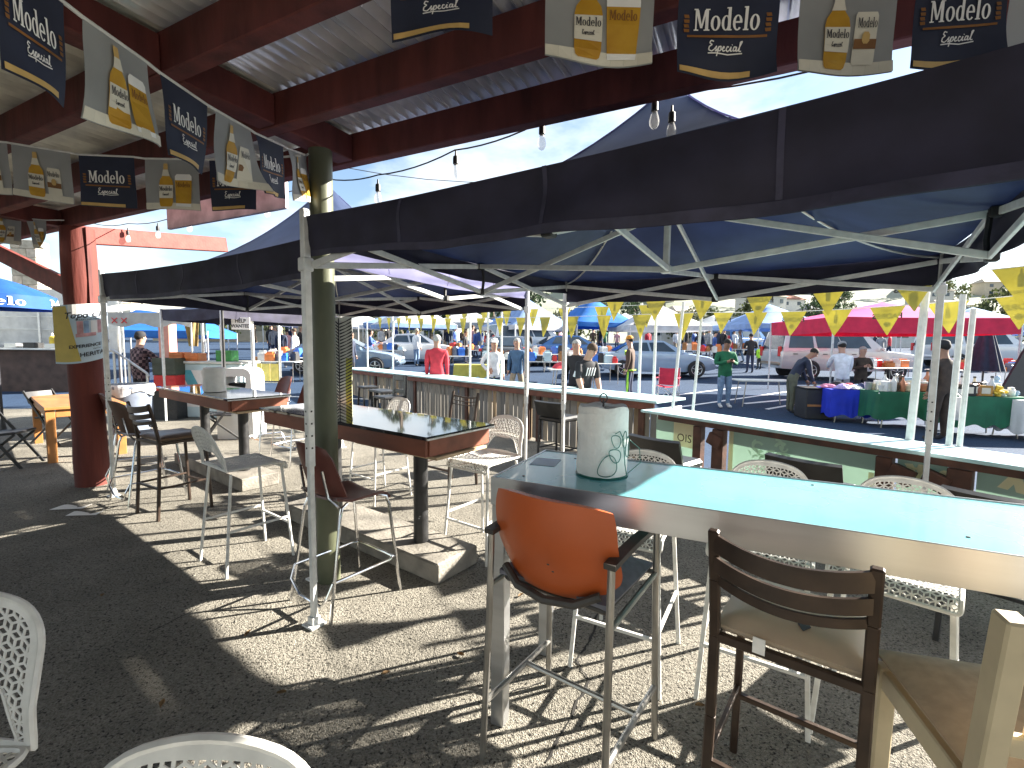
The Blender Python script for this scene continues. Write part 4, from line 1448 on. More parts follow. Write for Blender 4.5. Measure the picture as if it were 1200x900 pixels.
bunting('shaded string of printed flags on the left, level along the roof', [
    ((-3.260,2.890,2.831), (-2.990,2.899,2.813), 'g', 0.02, 9),
    ((-2.966,2.900,2.809), (-2.632,2.911,2.763), 'g', 0.012, 11),
    ((-2.584,2.913,2.754), (-2.264,2.923,2.747), 'n', 0.012, 12),
    ((-2.200,2.925,2.739), (-1.891,2.935,2.741), 'g', 0.015, 14),
    ((-1.826,2.938,2.742), (-1.550,2.947,2.748), 'n', 0.02, 15)],
    ((-3.412,2.886,2.861), (-1.287,2.955,2.779)))
bunting('short string of small looking flags at the far left, beyond the red log post', [
    ((-5.493,5.100,2.969), (-5.173,5.100,2.946), 'g', 0.04, 21, 0.1), ((-5.120,5.100,2.929), (-4.907,5.100,2.914), 'g', 0.05, 24, 0.1, 0.1)],
    ((-5.919,5.100,3.008), (-4.765,5.150,2.928)))
bunting('large near string of printed flags along the top right, cut off by the frame', [
    ((-0.359,1.450,2.781), (-0.067,1.450,2.797), 'n', 0.03, 31), ((0.085,1.450,2.742), (0.398,1.450,2.729), 'g', 0.03, 34),
    ((0.470,1.450,2.704), (0.758,1.450,2.705), 'n', 0.04, 33), ((0.819,1.450,2.708), (1.095,1.450,2.710), 'g', 0.02, 35),
    ((1.155,1.450,2.727), (1.408,1.450,2.739), 'n', 0.025, 37), ((1.428,1.450,2.739), (1.693,1.450,2.764), 'g', 0.03, 38)],
    ((-0.547,1.450,2.845), (1.981,1.450,2.801)), H=0.255)

# ---------------------------------------------------------------- string lights
m_cable = mat('black_cable', (0.02, 0.02, 0.02), 0.6)
m_bulb = glass_mat('clear_bulb_glass', (0.85, 0.85, 0.82), 0.02, 0.30)
def lights(label, pts, bulbs, drop=0.06):
    t = thing('string_light', label, 'string lights', pts[0], 0.0)
    o = t.location
    b = MB()
    full = []
    for p, q in zip(pts, pts[1:]):
        p, q = Vector(p), Vector(q)
        for i in range(6):
            u = i / 6
            full.append(p.lerp(q, u) - Vector((0, 0, 0.05 * 4 * u * (1 - u) * (q - p).length / 1.2)) - o)
    full.append(Vector(pts[-1]) - o)
    b.tube(full, 0.0045, 6)
    b.build('cable', m_cable, t)
    for p in bulbs:
        p = Vector(p) - o
        b = MB()
        b.lathe([(0.005, drop + .02), (0.007, 0.05), (0.016, 0.045), (0.018, 0.03), (0.018, 0.0), (0.014, -0.004)], 12, p)
        s = b.build('socket', m_blackpl, t)
        b = MB()
        b.lathe([(0.012, -0.002), (0.020, -0.025), (0.026, -0.05), (0.024, -0.07), (0.014, -0.086), (0.003, -0.092)], 14, p)
        b.build('bulb', m_bulb, s)
lights('string of clear bulbs hung below the outer roof beam, right of the olive post',
       [(-1.372,3.618,2.864), (-0.945,3.401,2.823), (-0.377,3.111,2.880), (0.142,2.847,2.932), (0.713,2.556,2.950), (1.722,2.042,2.933)],
       [(-0.947,3.402,2.714), (-0.371,3.108,2.795), (0.157,2.839,2.867), (0.720,2.553,2.865), (0.797,2.513,2.793)])
lights('string of clear bulbs hung by the red log post, under the mauve board',
       [(-5.496,6.212,3.194), (-4.547,5.728,3.040), (-3.439,5.164,3.051), (-2.323,4.595,3.045), (-1.724,4.290,3.073)],
       [(-4.559,5.734,2.913), (-3.991,5.445,2.900), (-3.449,5.169,2.911), (-2.328,4.597,2.928)])
# overhead wire
b = MB(); p, q = Vector((-3.315,7.000,4.344)), Vector((1.838,9.000,4.873)); b.tube([p.lerp(q, i / 8) - Vector((0, 0, 0.3 * 4 * (i / 8) * (1 - i / 8))) for i in range(9)], 0.006, 5)
tag(b.build('overhead_wire', m_cable), 'thin black wire slung across the sky behind the nearest canopy', 'wire')

# ---------------------------------------------------------------- poster wrapped round the log post
m_poster = mat('glossy_poster', (0.42, 0.56, 0.68), 0.4, nscale=2, col2=(0.55, 0.68, 0.78))
m_pyellow = mat('mustard_print', (0.55, 0.43, 0.10), 0.5, nscale=5, namt=0.12)
m_ppink = mat('rose_print', (0.55, 0.30, 0.32), 0.5, nscale=14, namt=0.3)
m_pblue = mat('slate_blue_print', (0.22, 0.33, 0.50), 0.5, nscale=14, namt=0.3)
t = thing('poster', 'curved drinks poster wrapped around the red log post', 'poster', (-4.845, 5.385, 0))
a0 = R(-36)
def PF(u, v, off=0.0):
    if u < 0.22:
        a = a0 - R(48)
        k = (0.22 - u) * 0.62
        base = Vector((math.cos(a), math.sin(a), 0)) * (0.215 + off) + Vector((math.sin(a), -math.cos(a), 0)) * k
    else:
        a = a0 + R(-48 + (u - 0.22) / 0.78 * 126)
        base = Vector((math.cos(a), math.sin(a), 0)) * (0.215 + off)
    return base + Vector((0, 0, 2.06 - 0.62 * v + 0.07 * (u - .5) - 0.02 * math.sin(u * 5) * v))
b = MB(); b.sheet(lambda u, v: PF(u, v), 26, 10, 0.003); pp = b.build('sheet', m_poster, t, angle=1.2)
b = MB()
def prow(u0, u1, v0, v1, m, off, n=10):
    b.grid(lambda x, y: PF(u0 + (u1 - u0) * x, v0 + (v1 - v0) * y, off), n, 4, m)
b.grid(lambda x, y: PF((0.33 - 0.12 * (1 - y) + 0.06 * y) * x + .005, y * 0.95 + .02, 0.004), 10, 8, 1)
prow(0.25, 0.86, 0.0, 0.17, 0, 0.005)
for i, (m, w) in enumerate(((3, .10), (4, .08), (2, .12), (3, .09), (4, .10))):
    u0 = 0.36 + 0.095 * i
    prow(u0, u0 + w * .85, 0.29, 0.52, m, 0.0055, 3)
prow(0.34, 0.62, 0.50, 0.56, 3, 0.006, 6)
def ptext(s, size, u, v, mtl, shear=0.0, bold=0.0):
    add_text(b, s, size, None, mtl, bold, lambda x, y: PF(u + x, v - y * 0.95, 0.008), shear)
ptext('Topo Chico', 0.155, 0.56, 0.19, 5, 0.25, 0.003)
ptext('SPARKLING MINERAL', 0.045, 0.56, 0.27, 5)
ptext('EXPERIENCE FLAVOR', 0.082, 0.62, 0.72, 5, 0, 0.002)
ptext('WITH', 0.045, 0.62, 0.79, 5)
ptext('HERITAGE', 0.105, 0.62, 0.87, 5, 0, 0.002)
b.build('print', [m_pwhite, m_pyellow, m_pwhite, m_ppink, m_pblue, m_pdark], pp, smooth=False)

# zigzag banner beside the olive post
p = (-1.778,5.000,0.000)
t = thing('chevron_banner', 'narrow black and white zigzag banner just right of the olive post', 'banner', (p[0], p[1], 0), R(-8))
m_bwhite = mat('white_banner', (0.70, 0.71, 0.66), 0.7, nscale=4, namt=0.08, transl=0.2)
m_lime = mat('lime_yellow_banner', (0.50, 0.50, 0.10), 0.7, nscale=4, namt=0.15)
b = MB(); b.sheet(lambda u, v: ((u - .5) * 0.20, 0.012 * math.sin(v * 6), 1.93 - 0.95 * v), 4, 12, 0.004); cl = b.build('cloth', m_bwhite, t)
b = MB(); b.sheet(lambda u, v: (0.03 + u * 0.07, -0.004 + 0.012 * math.sin((0.45 + v * .55) * 6), 1.93 - 0.95 * (0.45 + .55 * v)), 2, 8, 0.002); b.build('lower_strip', m_lime, cl)
for i in range(27):
    z = 1.91 - 0.034 * i
    v = (1.93 - z) / 0.95
    y = 0.012 * math.sin(v * 6) - 0.008
    b = MB()
    b.add([(-0.035, y, z - 0.045), (-0.035, y, z - 0.062), (0.10, y, z + 0.017), (0.10, y, z)], [(0, 1, 2, 3)])
    b.add([(-0.045, y, z - 0.045), (-0.045, y, z - 0.062), (-0.10, y, z - 0.012), (-0.10, y, z + 0.003)], [(0, 1, 2, 3)])
    b.build('stripe', m_pdark, cl, smooth=False)
b = MB(); b.box((-0.04, -0.012, 1.45), (0.010, 0.004, 0.94)); b.build('stripe', m_pdark, cl)
b = MB(); b.tube([(-0.104, 0, 0), (-0.104, 0, 1.95)], 0.009, 8); b.build('pole', m_alu, t)

# ---------------------------------------------------------------- left side of the patio
m_oak = mat('honey_wood', (0.36, 0.155, 0.045), 0.5, nscale=5, namt=0.22, bump=0.1, bscale=24, stretch=(1, 0.25, 1))
t = thing('wooden_table', 'honey coloured wooden table with square legs beside the red log post', 'table', (-6.22, 6.27, 0), R(49))
b = MB(); b.box((0.42, 1.0, 0.745), (0.86, 2.05, 0.04), None, 0, 0.006); b.build('table_top', m_oak, t)
for x in (0.05, 0.79):
    for y in (0.06, 1.94):
        b = MB(); b.box((x, y, 0.36), (0.10, 0.10, 0.724), None, 0, 0.006); b.build('leg', m_oak, t)
for (c, d) in (((0.42, 0.03, 0.67), (0.63, 0.03, 0.10)), ((0.42, 1.97, 0.67), (0.63, 0.03, 0.10)), ((0.03, 1.0, 0.67), (0.03, 1.77, 0.10)), ((0.81, 1.0, 0.67), (0.03, 1.77, 0.10))):
    b = MB(); b.box(c, d, None, 0, 0.004); b.build('apron', m_oak, t)
def folding(label, loc, rz, group):
    t = thing('folding_chair', label, 'folding chair', loc, rz, group)
    b = MB(); b.box((0, 0.02, 0.45), (0.40, 0.38, 0.03), Matrix.Rotation(R(4), 3, 'X'), 0, 0.008); b.build('seat', m_blackpl, t)
    b = MB(); b.sheet(lambda u, v: ((u - .5) * 0.40, -0.235 - 0.07 * v - 0.02 * math.sin(u * PI), 0.66 + 0.18 * v), 8, 3, 0.015); b.build('backrest', m_blackpl, t)
    for sx in (-1, 1):
        b = MB(); b.bar((sx * 0.21, 0.26, 0), (sx * 0.21, -0.315, 0.86), 0.02, 0.035, 0, (0, 0, 1), 0.003); b.build('frame', m_blackst, t)
        b = MB(); b.bar((sx * 0.185, -0.30, 0), (sx * 0.185, 0.19, 0.44), 0.02, 0.03, 0, (0, 0, 1), 0.003); b.build('rear_leg', m_blackst, t)
    b = MB(); b.bar((-0.21, 0.21, 0.07), (0.21, 0.21, 0.07), 0.015, 0.015); b.build('stretcher', m_blackst, t)
    return t
GF = 'black folding chairs'
fc = folding('black folding chair at the left edge, pulled up to the wooden table', (-6.62, 6.15), R(-75), GF)
dup(fc, 'black folding chair leaning in behind the farther black table', (-4.95, 8.0), R(120), GF)
dup(fc, 'black folding chair on the far side of the wooden table', (-7.35, 7.6), R(-95), GF)
# litter on the asphalt
b = MB(); p = (-4.353,4.555); b.sheet(lambda u, v: (p[0] - .14 + .28 * u, p[1] - .05 + 0.11 * v + .05 * u, 0.012 + 0.014 * math.sin(u * 7) * v), 8, 4, 0.001); tag(b.build('paper_scrap', m_paper), 'white paper scrap on the asphalt, the farther of two', 'litter')
b = MB(); p = (-4.061,4.398); b.sheet(lambda u, v: (p[0] - .13 + .26 * u, p[1] - .045 + 0.09 * v + .03 * u, 0.012 + 0.012 * math.sin(u * 6 + 1) * v), 8, 4, 0.001); tag(b.build('paper_scrap', m_paper), 'white paper scrap on the asphalt, the nearer of two', 'litter')

# blue umbrella with lettering on the skirt
m_royal = mat('royal_blue_cloth', (0.015, 0.10, 0.42), 0.7, nscale=4, namt=0.15, transl=0.35)
m_lightblue = mat('light_blue_cloth', (0.16, 0.34, 0.62), 0.7, nscale=4, namt=0.15, transl=0.4)
p = (-9.046,8.348)
t = thing('market_umbrella', 'royal blue market umbrella with white lettering on its skirt, far left', 'umbrella', (p[0], p[1], 0), R(20))
b = MB(); b.tube([(0, 0, 0), (0, 0, 2.72)], 0.022, 10); b.build('pole', m_blackst, t)
b = MB(); b.lathe([(0.22, 0.0), (0.22, 0.05), (0.05, 0.08), (0.03, 0.25)], 16); b.build('base', m_blackst, t)
b = MB()
def uf(u, v):
    a = 2 * PI * u
    r = 0.86 * v * (1 - 0.05 * abs(math.sin(4 * a)))
    return (r * math.cos(a), r * math.sin(a), 2.75 - 0.33 * v ** 1.4)
b.sheet(uf, 40, 8, 0.003); cn = b.build('canopy', m_royal, t, angle=1.2)
b = MB()
def skirt(u, v, off=0):
    a = 2 * PI * u
    r = (0.86 + off + .02 * v) * (1 - 0.05 * abs(math.sin(4 * a)))
    return (r * math.cos(a), r * math.sin(a), 2.42 - 0.22 * v)
b.sheet(lambda u, v: skirt(u, v), 48, 2, 0.003); sk = b.build('skirt', m_royal, t, angle=1.2)
b = MB()
for a_ in (-68, 22, 112, 202):
    for pq in WM:
        b.add([skirt(R(a_) / (2 * PI) + px * 0.046, 0.82 - 0.62 * py, 0.012) for px, py in pq], [(0, 1, 2, 3)])
b.build('lettering', m_pwhite, sk, smooth=False)
# food stand, far left
m_tarp = mat('grey_white_tarp', (0.60, 0.61, 0.60), 0.7, nscale=5, namt=0.1, transl=0.25, bump=0.2, bscale=9)
m_mud = mat('dark_brown_boarding', (0.075, 0.045, 0.035), 0.75, nscale=4, namt=0.3, bump=0.2, bscale=14)
t = thing('food_stand', 'food stand with a brown counter front and pale tarp wall, behind the red log post', 'food stand', (-16.2, 13.95, 0), R(3))
def piece(name, c, d, m, bv=0.01, par=None):
    b = MB(); b.box(c, d, None, 0, bv); return b.build(name, m, par or t)
piece('counter_front', (0, 0, 0.70), (7.4, 0.10, 1.36), m_mud)
piece('counter_top', (0, 0.05, 1.41), (7.5, 0.55, 0.05), m_whitep)
b = MB(); b.sheet(lambda u, v: (-3.7 + 7.4 * u, 1.3 + 0.03 * math.sin(u * 30) + .02 * math.sin(v * 9), 1.3 + 2.0 * v), 40, 8, 0.006); b.build('tarp_wall', m_tarp, t, angle=1.2)
for z in (2.02, 2.42):
    piece('tarp_seam', (0, 1.26, z), (7.4, 0.02, 0.03), m_whitep, 0)
for x in (-3.6, -1.2, 1.2, 3.6):
    piece('post', (x, 1.2, 1.6), (0.07, 0.07, 3.2), m_alu)
for x, w, m, h in ((0.9, 0.4, m_steel, .10), (1.5, 0.35, m_alu, .14), (2.05, 0.35, m_blackst, .16), (2.7, 0.4, m_steel, .13)):
    b = MB(); b.box((-16.2 + x, 13.95 + 0.12, 1.44 + h / 2), (w, 0.3, h), None, 0, 0.01)
    tag(b.build('serving_tray', m), 'metal serving tray on the food stand counter, %s' % {0.9: 'leftmost seen', 1.5: 'second from the left', 2.05: 'dark one', 2.7: 'under the sauce bottles'}[x], 'tray', 'trays on the food stand counter')
m_must = mat('mustard_bottle_plastic', (0.75, 0.55, 0.06), 0.4)
m_ketch = mat('dusky_sauce_plastic', (0.40, 0.22, 0.24), 0.4)
for x, m, lb in ((2.62, m_must, 'yellow sauce bottle with a white cap on the food stand counter'), (2.85, m_ketch, 'dusky red sauce bottle on the food stand counter')):
    t2 = thing('sauce_bottle', lb, 'bottle', (-16.2 + x, 14.07, 1.57))
    b = MB(); b.lathe([(0.075, 0), (0.08, 0.02), (0.08, 0.18), (0.05, 0.22), (0.03, 0.24)], 14); b.build('bottle', m, t2)
    b = MB(); b.lathe([(0.034, 0.238), (0.03, 0.27), (0.008, 0.32)], 10); b.build('cap', m_pwhite, t2)
# pale block pillar behind the stand
m_block = [mat('sand_block_%d' % i, c, 0.9, nscale=7, namt=0.2, bump=0.3, bscale=20) for i, c in enumerate(((0.42, 0.37, 0.29), (0.36, 0.33, 0.27), (0.46, 0.40, 0.33)))]
p = (-15.992,16.000,0.270)
t = thing('block_pillar', 'pale masonry pillar of stacked blocks rising behind the food stand', 'pillar', (p[0], p[1], 0), R(12))
rr = random.Random(3)
for k in range(17):
    z = 0.14 + 0.29 * k
    for s in (-1, 1):
        off = 0.08 * (1 if k % 2 else -1)
        x0, x1 = (-0.36, off) if s < 0 else (off, 0.36)
        b = MB(); b.box(((x0 + x1) / 2, rr.uniform(-.008, .008), z), (x1 - x0 - 0.012, 0.62, 0.277), None, 0, 0.012); b.build('block', m_block[rr.randrange(3)], t)
b = MB(); b.box((0, 0, 2.46), (0.68, 0.58, 4.9)); b.build('mortar_core', m_conc, t)

# ---------------------------------------------------------------- clutter between the log post and the olive post
m_trashgrey = mat('grey_blue_bin_plastic', (0.16, 0.19, 0.25), 0.5, nscale=6, namt=0.15)
m_bag = mat('white_bin_bag', (0.66, 0.68, 0.70), 0.35, nscale=9, namt=0.08, transl=0.3, bump=0.5, bscale=18)
p = (-6.960,8.600,0.000)
t = thing('bin', 'grey blue round bin lined with a white bag, left of the farther black table', 'bin', p)
b = MB(); b.lathe([(0.27, 0), (0.29, 0.1), (0.34, 0.80), (0.36, 0.82), (0.36, 0.86), (0.33, 0.86), (0.31, 0.5)], 28); b.build('body', m_trashgrey, t)
b = MB()
def bagf(u, v):
    a = 2 * PI * u
    r = 0.365 + 0.02 * math.sin(9 * a) * v + 0.012 * math.sin(17 * a)
    dz = -0.05 - 0.22 * v * (0.5 + 0.5 * math.sin(a * 2 + 1) ** 2)
    return (r * math.cos(a) * (1 - 0.06 * (v < .1)), r * math.sin(a) * (1 - 0.06 * (v < .1)), 0.94 + dz)
b.sheet(bagf, 48, 5, 0.002); b.build('bag', m_bag, t, angle=1.3)
# steel railing
p = (-7.752,9.600,0.000)
t = thing('railing', 'steel handrail sloping down beside the man in the plaid shirt', 'railing', p, R(-10))
for x, h in ((-0.35, 1.45), (0.0, 1.28), (0.42, 1.0)):
    b = MB(); b.tube([(x, 0, 0), (x, 0, h)], 0.022, 8); b.build('upright', m_alu, t)
b = MB(); b.tube([(-0.6, 0, 1.5), (-0.35, 0, 1.47), (0.42, 0, 1.02), (0.46, 0, 0.95)], 0.024, 8); b.build('handrail', m_alu, t)
# teal cooler counter
m_cool = mat('pale_aqua_laminate', (0.52, 0.66, 0.70), 0.35, nscale=3, namt=0.08)
p = (-6.716,10.600,0.000)
t = thing('drinks_counter', 'pale aqua drinks counter behind the farther black table', 'counter', p, R(-4))
piece('body', (0, 0, 0.60), (1.75, 0.6, 1.18), m_cool, 0.02)
piece('top', (0, 0, 1.22), (1.85, 0.7, 0.05), m_whitep, 0.012)
b = MB()
b.add([(-0.75, -0.304, 0.25), (0.15, -0.304, 0.25), (0.15, -0.304, 1.05), (-0.75, -0.304, 1.05)], [(0, 1, 2, 3)], 0)
b.add([(-0.50, -0.307, 1.05), (-0.25, -0.307, 1.05), (0.10, -0.307, 0.35), (-0.15, -0.307, 0.35)], [(0, 1, 2, 3)], 1)
b.add([(-0.1, -0.309, 0.35), (-0.35, -0.309, 0.55), (-0.05, -0.309, 0.75), (0.14, -0.309, 0.7)], [(0, 1, 2, 3)], 1)
b.build('print', [m_pwhite, mat('teal_print', (0.10, 0.42, 0.52), 0.5)], t, smooth=False)
CTOP = Vector(p)
def crate(label, loc, d, m, rz=0.0, group='crates and tubs near the drinks counter'):
    t = thing('crate', label, 'crate', loc, rz, group)
    w, l, h = d
    th = 0.018
    for (c, dd) in (((0, 0, th / 2), (w, l, th)), ((-w / 2 + th / 2, 0, h / 2 + th / 2), (th, l, h - th)), ((w / 2 - th / 2, 0, h / 2 + th / 2), (th, l, h - th)),
                    ((0, -l / 2 + th / 2, h / 2 + th / 2), (w - 2 * th, th, h - th)), ((0, l / 2 - th / 2, h / 2 + th / 2), (w - 2 * th, th, h - th))):
        b = MB(); b.box(c, dd, None, 0, 0.004); b.build('panel', m, t)
    for z in (0.35, 0.7):
        b = MB(); b.box((0, -l / 2 - 0.006, h * z), (w * 0.94, 0.012, 0.022), None, 0, 0.003); b.build('rib', m, t)
    return t
m_redpl = mat('red_plastic', (0.62, 0.03, 0.03), 0.4, nscale=6, namt=0.1)
m_orpl = mat('orange_plastic', (0.72, 0.22, 0.06), 0.4, nscale=6, namt=0.15)
m_grpl = mat('bright_green_plastic', (0.06, 0.32, 0.08), 0.4, nscale=6, namt=0.2)
m_dkgreen = mat('dark_olive_plastic', (0.06, 0.07, 0.05), 0.5, nscale=6, namt=0.2)
m_bluepl = mat('blue_plastic', (0.03, 0.16, 0.60), 0.4, nscale=6, namt=0.15)
p = (-7.359,10.200,0.000)
crate('red plastic crate left of the aqua drinks counter', (p[0], p[1], 0.62), (0.46, 0.36, 0.33), m_redpl)
crate('dark olive tub stacked on the red crate', (p[0], p[1], 0.955), (0.48, 0.38, 0.36), m_dkgreen)
crate('plain dark crate underneath the red crate', (p[0], p[1], 0.0), (0.50, 0.40, 0.615), m_blackpl)
p2 = (-7.857,10.400,0.000)
crate('blue plastic crate left of the red one', (p2[0], p2[1], 0.55), (0.30, 0.34, 0.26), m_bluepl)
crate('grey crate underneath the blue one', (p2[0], p2[1], 0.0), (0.34, 0.36, 0.545), m_trashgrey)
crate('orange tub at the left end of the drinks counter', (CTOP[0] - 0.62, CTOP[1] - .1, 1.245), (0.30, 0.3, 0.19), m_orpl)
crate('orange tub second from the left end of the drinks counter', (CTOP[0] - 0.28, CTOP[1] - .1, 1.245), (0.30, 0.3, 0.17), m_orpl)
crate('bright green basket on the drinks counter', (CTOP[0] + 0.42, CTOP[1] - .1, 1.245), (0.34, 0.28, 0.24), m_grpl)
# moulded bin with an arched opening
m_mould = mat('pale_moulded_plastic', (0.70, 0.71, 0.70), 0.4, nscale=4, namt=0.06)
p = (-4.752,8.300,0.000)
t = thing('moulded_bin', 'pale moulded plastic bin with an arched opening, behind the paper roll', 'bin', p, R(5))
out = roundpoly([(-0.30, 0.0), (0.30, 0.0), (0.28, 1.22), (-0.28, 1.22)], [0, 0, 0.16, 0.16], 8)
hole = roundpoly([(-0.20, 0.86), (0.20, 0.86), (0.19, 1.08), (-0.19, 1.08)], [0.1, 0.1, 0.05, 0.05], 5)
b = MB()
def bridge(mb, outer, inner, y0, y1):
    n = 64
    def samp(P):
        c = Vector((sum(p[0] for p in P) / len(P), sum(p[1] for p in P) / len(P)))
        c = Vector((0, 0.97))
        res = []
        for k in range(n):
            a = 2 * PI * k / n
            d = Vector((math.cos(a), math.sin(a)))
            best = None
            for i in range(len(P)):
                p, q = Vector(P[i]), Vector(P[(i + 1) % len(P)])
                e = q - p
                den = d.x * e.y - d.y * e.x
                if abs(den) < 1e-9: continue
                w = p - c
                s = (w.x * e.y - w.y * e.x) / den
                u = (w.x * d.y - w.y * d.x) / den
                if s > 0 and -1e-6 <= u <= 1 + 1e-6:
                    best = s if best is None else max(best, s)
            res.append(c + d * (best or 0.1))
        return res
    A, B = samp(outer), samp(inner)
    vs = []
    for k in range(n):
        for (P, y) in ((A[k], y0), (A[k], y1), (B[k], y1), (B[k], y0)):
            vs.append((P.x, y, P.y))
    fs = []
    for k in range(n):
        a, c = 4 * k, 4 * ((k + 1) % n)
        for j in range(4):
            fs.append((a + j, a + (j + 1) % 4, c + (j + 1) % 4, c + j))
    mb.add(vs, fs)
bridge(b, out, hole, -0.26, 0.26)
b.build('shell', m_mould, t, angle=0.5)
b = MB(); b.box((0, 0.1, 0.5), (0.5, 0.28, 0.9), None, 0, 0.02); b.build('liner', m_blackpl, t)
# sign hanging above
p = (-5.122,9.000,2.017)
t = thing('hanging_sign', 'white help wanted sign hanging under the canopies', 'sign', p, R(-3))
b = MB(); b.box((0, 0, 0), (0.36, 0.012, 0.23), None, 0, 0.002); s_ = b.build('board', m_pwhite, t)
b = MB()
add_text(b, 'HELP', 0.095, Matrix.Translation((0, -0.008, 0.045)) @ Matrix.Rotation(R(90), 4, 'X'), 0, 0.003)
add_text(b, 'WANTED', 0.085, Matrix.Translation((0, -0.008, -0.05)) @ Matrix.Rotation(R(90), 4, 'X'), 0, 0.003)
b.build('lettering', m_pdark, s_, smooth=False)
for sx in (-1, 1):
    b = MB(); b.tube([(sx * 0.15, 0, 0.11), (sx * 0.15, 0, 0.6)], 0.003, 4); b.build('hanger', m_cable, t)
# loose poles
def pole(label, p, z0, z1, r, m, cat='pole', lean=(0, 0), group=None):
    b = MB(); b.tube([(0, 0, 0), (lean[0], lean[1], z1 - z0)], r, 8)
    o = b.build('pole', m); o.location = (p[0], p[1], z0)
    return tag(o, label, cat, group)
pole('thin black pole rising behind the farther black table', (-4.975,8.200,0.000), 0, 2.45, 0.022, m_blackst)
pole('grey steel pole right of the help wanted sign', (-5.075,9.300,0.000), 0, 2.6, 0.035, m_alu)
pole('slim grey pole at the left part of the drinks counter', (-7.342,11.300,0.000), 0, 2.6, 0.035, m_alu)
# hanging cloths and columns
m_salmon = mat('salmon_paint', (0.62, 0.27, 0.20), 0.8, nscale=4, namt=0.12)
m_gold2 = mat('ochre_cloth', (0.46, 0.33, 0.14), 0.85, nscale=6, namt=0.2, transl=0.3)
m_tealc = mat('faded_teal_cloth', (0.20, 0.38, 0.38), 0.85, nscale=6, namt=0.2, transl=0.2)
p = (-11.210,15.500,0.240)
t = thing('column', 'salmon painted column behind the drinks counter', 'column', (p[0], p[1], p[2] - .05))
b = MB(); b.box((0, 0, 1.6), (0.36, 0.36, 3.2), None, 0, 0.02); b.build('shaft', m_salmon, t)
b = MB(); b.box((0, 0, 3.25), (0.5, 0.5, 0.12), None, 0, 0.02); b.build('cap', m_salmon, t)
def drape(label, p, w, z0, z1, m, tilt=0.0, taper=0.6):
    b = MB()
    b.sheet(lambda u, v: ((u - .5) * w * (1 - (1 - taper) * v) + tilt * v, 0.05 * math.sin(u * 14 + v * 2), (z1 - z0) * (1 - v)), 16, 8, 0.006)
    o = b.build('hanging_cloth', m, angle=1.2); o.location = (p[0], p[1], z0)
    return tag(o, label, 'cloth', 'cloths hung under the food stall awning')
drape('ochre cloth hanging bunched under the awning, right of the salmon column', (-8.548,12.600,0.066), 0.55, 1.55, 2.75, m_gold2, 0.1, 0.45)
drape('faded teal cloth hanging next to the ochre one', (-8.520,12.900,0.084), 0.4, 1.85, 2.75, m_tealc, 0.1, 0.7)
# food stall awning with red scrawl
m_awn = mat('dirty_white_awning', (0.58, 0.57, 0.53), 0.75, nscale=4, namt=0.15, transl=0.35)
p = (-8.936,11.800,0.018)
t = thing('food_awning', 'dirty white sloping awning with a red scrawl, behind the canopy leg', 'awning', (p[0], p[1], 0), R(2))
b = MB(); b.sheet(lambda u, v: (-1.3 + 2.6 * u, -0.5 + 1.3 * v, 2.35 + 0.28 * v - 0.05 * math.sin(u * 9) * (1 - v)), 20, 5, 0.006); b.build('cover', m_awn, t, angle=1.2)
b = MB(); b.sheet(lambda u, v: (-1.3 + 2.6 * u, -0.5 - 0.02 * v, 2.34 - 0.30 * v * (1 + 0.15 * math.sin(u * 20))), 24, 3, 0.004); fr = b.build('flap', m_awn, t, angle=1.2)
b = MB()
for pts in ([(-.95, .2), (-.8, .05), (-.7, .16), (-.62, .02)], [(-.9, .1), (-.66, .1)], [(-.52, .15), (-.4, .03)], [(-.4, .15), (-.52, .03)], [(-.3, .15), (-.18, .03)], [(-.18, .15), (-.3, .03)], [(-.86, .2), (-.8, -.02)]):
    b.tube([(x, -0.53, 2.06 + z * 1.0) for x, z in pts], 0.011, 5)
b.build('scrawl', m_redpl, fr)
for x in (-1.25, 1.25):
    b = MB(); b.tube([(x, -0.45, 0), (x, -0.45, 2.36)], 0.02, 8); b.build('post', m_alu, t)
    b = MB(); b.tube([(x, 0.75, 0), (x, 0.75, 2.6)], 0.02, 8); b.build('post', m_alu, t)
# yellow display shelves
p = (-5.966,11.500,0.000)
t = thing('display_shelf', 'wire display shelf holding yellow cards, right of the drinks counter', 'shelf', p, R(-5))
for i in range(3):
    b = MB(); b.box((-0.22 + 0.22 * i, 0.0, 0.95), (0.20, 0.02, 0.42), None, 0, 0.004); b.build('card', mat('yellow_card', (0.72, 0.56, 0.14), 0.6, nscale=9, namt=0.15), t)
for z in (0.7, 1.2):
    b = MB(); b.tube([(-0.36, 0.02, z), (0.36, 0.02, z)], 0.012, 6); b.build('rail', m_alu, t)
for x in (-0.36, 0.36):
    b = MB(); b.tube([(x, 0.02, 0), (x, 0.02, 1.3)], 0.016, 6); b.build('upright', m_alu, t)

